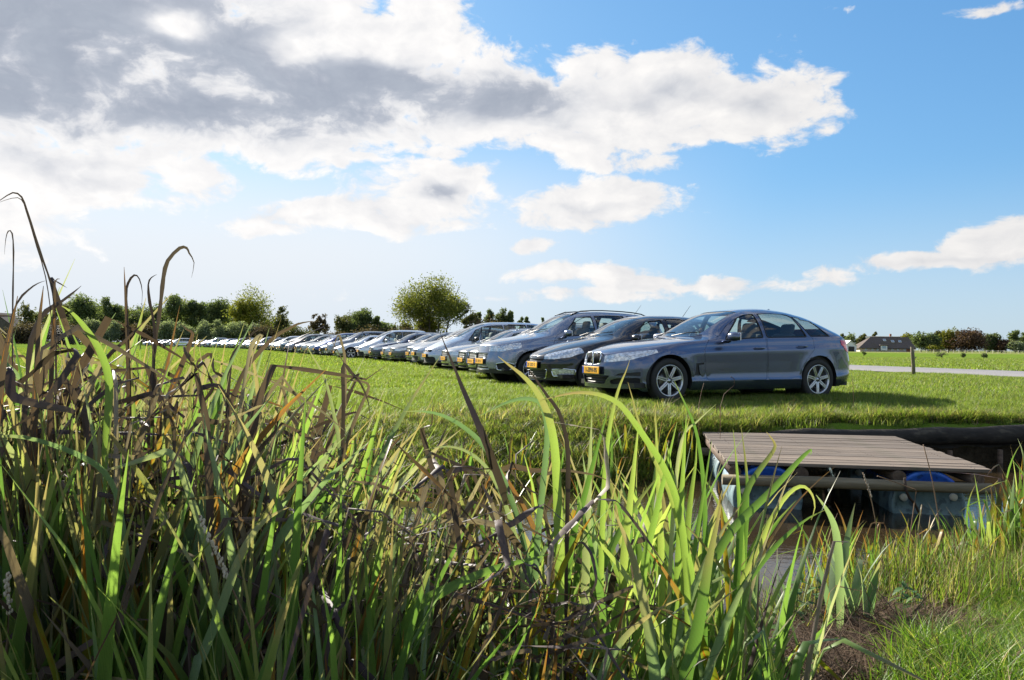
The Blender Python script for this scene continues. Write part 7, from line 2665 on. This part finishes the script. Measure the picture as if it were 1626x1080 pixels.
for i, (x0, y0, x1, y1, w_, m_) in enumerate([(968, 640, 905, 880, 12, LG), (940, 655, 930, 900, 14, LP), (1015, 665, 990, 900, 14, LG), (1040, 640, 1050, 900, 11, LG), (1075, 670, 1020, 920, 13, LG), (1090, 655, 1075, 930, 11, LG), (905, 700, 890, 960, 13, LG), (925, 720, 955, 960, 12, LB), (1058, 700, 1105, 960, 11, LG), (1130, 700, 1090, 960, 9, LG)]):
    xm = (x0 + x1) / 2 + (x1 - x0) * .12
    B_(['sunlit blade leaning right below the front wheel', 'pale almost white blade below the front of the nearest car', 'tall straight blade under the front bumper', 'narrow upright blade under the nearest door', 'blade leaning right towards the raft', 'narrow straight blade left of the raft corner',
        'green blade rising above the brown tangle', 'blue-green blade leaning left above the brown tangle', 'blade crossing leftwards at the raft side', 'slim blade touching the left end of the deck'][i], [(x0, y0), ((x0 + xm) / 2, y0 + (y1 - y0) * .3), (xm, y0 + (y1 - y0) * .6), (x1, y1)], 1.9 + .05 * (i % 4), w_, m_, twist=.15)


# ------------------------------------------------------------------ nettles, seed stalks, bent straw
M_NETTLE = mk_leafmat('nettle_leaf', [(0, (.035, .10, .018)), (.6, (.06, .15, .025)), (1, (.10, .19, .035))], .55, .35)


def nettle_leaf():
    V, Q, U = [], [], []
    n = 8
    for i in range(n + 1):
        t = i / n
        w_ = .30 * math.sin(PI * (t**.75)) * (1 - .35 * t) + (.03 if i % 2 else 0) * (0 < i < n)
        dz = -.35 * t * t
        V += [(t, -w_, dz + .25 * w_), (t, 0, dz), (t, w_, dz + .25 * w_)]
        U += [(0, t * .5), (.5, t * .5), (1, t * .5)]
        if i:
            b = 3 * (i - 1)
            Q += [(b, b + 1, b + 4, b + 3), (b + 1, b + 2, b + 5, b + 4)]
    me = np_mesh('leaf', np.array(V), np.array(Q), np.array(U))
    me.materials.append(M_NETTLE)
    return me


NL = nettle_leaf()


def nettle(px, py, D, h, label, seed):
    g = random.Random(seed)
    b = P(px, py, D)
    z = gz(b.x, b.y)
    e = empty('nettle', (b.x, b.y, max(z, -.5) - .01))
    tag(e, label, 'nettle')
    bm = bmesh.new()
    add_tube(bm, [(0, 0, 0), (.01, 0, h * .5), (.02, .01, h)], [.004, .003, .002], 6)
    bm_obj('stem', bm, [M_NETTLE], e)
    k = 0
    zz = h * .25
    while zz < h * 1.02:
        for q in range(2):
            o = bpy.data.objects.new('leaf', NL)
            COL.objects.link(o); o.parent = e
            s_ = .075 * (1.15 - .5 * zz / h) * g.uniform(.85, 1.15)
            o.location = (.02 * zz / h, 0, zz)
            o.scale = (s_, s_, s_)
            o.rotation_euler = (g.uniform(-.3, .3), g.uniform(-.35, .25), k * 1.57 + q * PI + g.uniform(-.3, .3))
        zz += h * .14
        k += 1


nettle(1262, 955, 3.6, .30, 'leafy nettle left of the iris fan at the water edge', 1)
nettle(1292, 965, 3.55, .26, 'second nettle touching the iris fan', 2)
nettle(1234, 990, 3.3, .14, 'small nettle at the left end of the matted straw', 3)
nettle(1428, 985, 3.7, .17, 'short nettle right of the iris fan', 4)
nettle(1446, 990, 3.6, .14, 'low nettle seedling right of the short nettle', 5)
nettle(1330, 1010, 3.1, .07, 'tiny nettle shoot on the matted straw', 6)


def stalk(label, pix, D, r, seeds=None, name='seed_stalk'):
    pts = [P(px, py, D) for px, py in pix]
    last = pts[-1]
    pts.append(Vector((last.x, last.y, max(gz(last.x, last.y), -.55))))
    e = empty(name, pts[-1])
    tag(e, label, 'grass stalk')
    bm = bmesh.new()
    add_tube(bm, [p - pts[-1] for p in pts], r, 5)
    bm_obj('stem', bm, [M_STRAW], e)
    if seeds:
        a, b_, n_ = seeds
        bm = bmesh.new()
        g = random.Random(3)
        pa, pb = P(*a, D) - pts[-1], P(*b_, D) - pts[-1]
        for i in range(n_):
            c = pa.lerp(pb, i / n_) + Vector((g.gauss(0, .0022), g.gauss(0, .0022), 0))
            vs = bmesh.ops.create_icosphere(bm, subdivisions=1, radius=.0022)['verts']
            for v in vs: v.co = Vector((v.co.x, v.co.y, v.co.z * 1.8)) + c
        tag(bm_obj('seeds', bm, [M_SEED], e), kind='stuff')


stalk('thin straw snapped at a right angle in front of the right barrel', [(1393, 756), (1425, 767), (1455, 778), (1452, 800), (1444, 860), (1436, 930)], 4.3, .003)
stalk('straw with a fluffy tip standing before the cross log', [(1370, 750), (1378, 775), (1385, 800), (1396, 860), (1404, 920)], 4.3, .0025, ((1371, 752), (1384, 790), 60))
stalk('seeding plantain stalk at the lower left edge', [(12, 912), (14, 960), (12, 1020), (4, 1090)], 1.25, .0022, ((12, 912), (14, 975), 50))
stalk('green seed spike leaning across the left foreground', [(316, 818), (330, 850), (345, 880), (362, 920), (385, 970), (420, 1050)], 1.3, .0016, ((318, 822), (364, 922), 70))
stalk('rusty red reed stalk at the right of the raft', [(1466, 706), (1474, 736), (1482, 770), (1490, 820), (1496, 880)], 4.6, .003)
stalk('curled dry stalk below the nearest door', [(1160, 598), (1166, 602), (1166, 612), (1150, 626), (1144, 646)], 8.4, .004)
stalk('dry grass stalk below the sill of the nearest car', [(1118, 608), (1114, 622), (1110, 642)], 8.4, .003)
stalk('tall pale grass stalk right of the nearest car', [(1354, 602), (1355, 625), (1356, 650)], 9.9, .003)
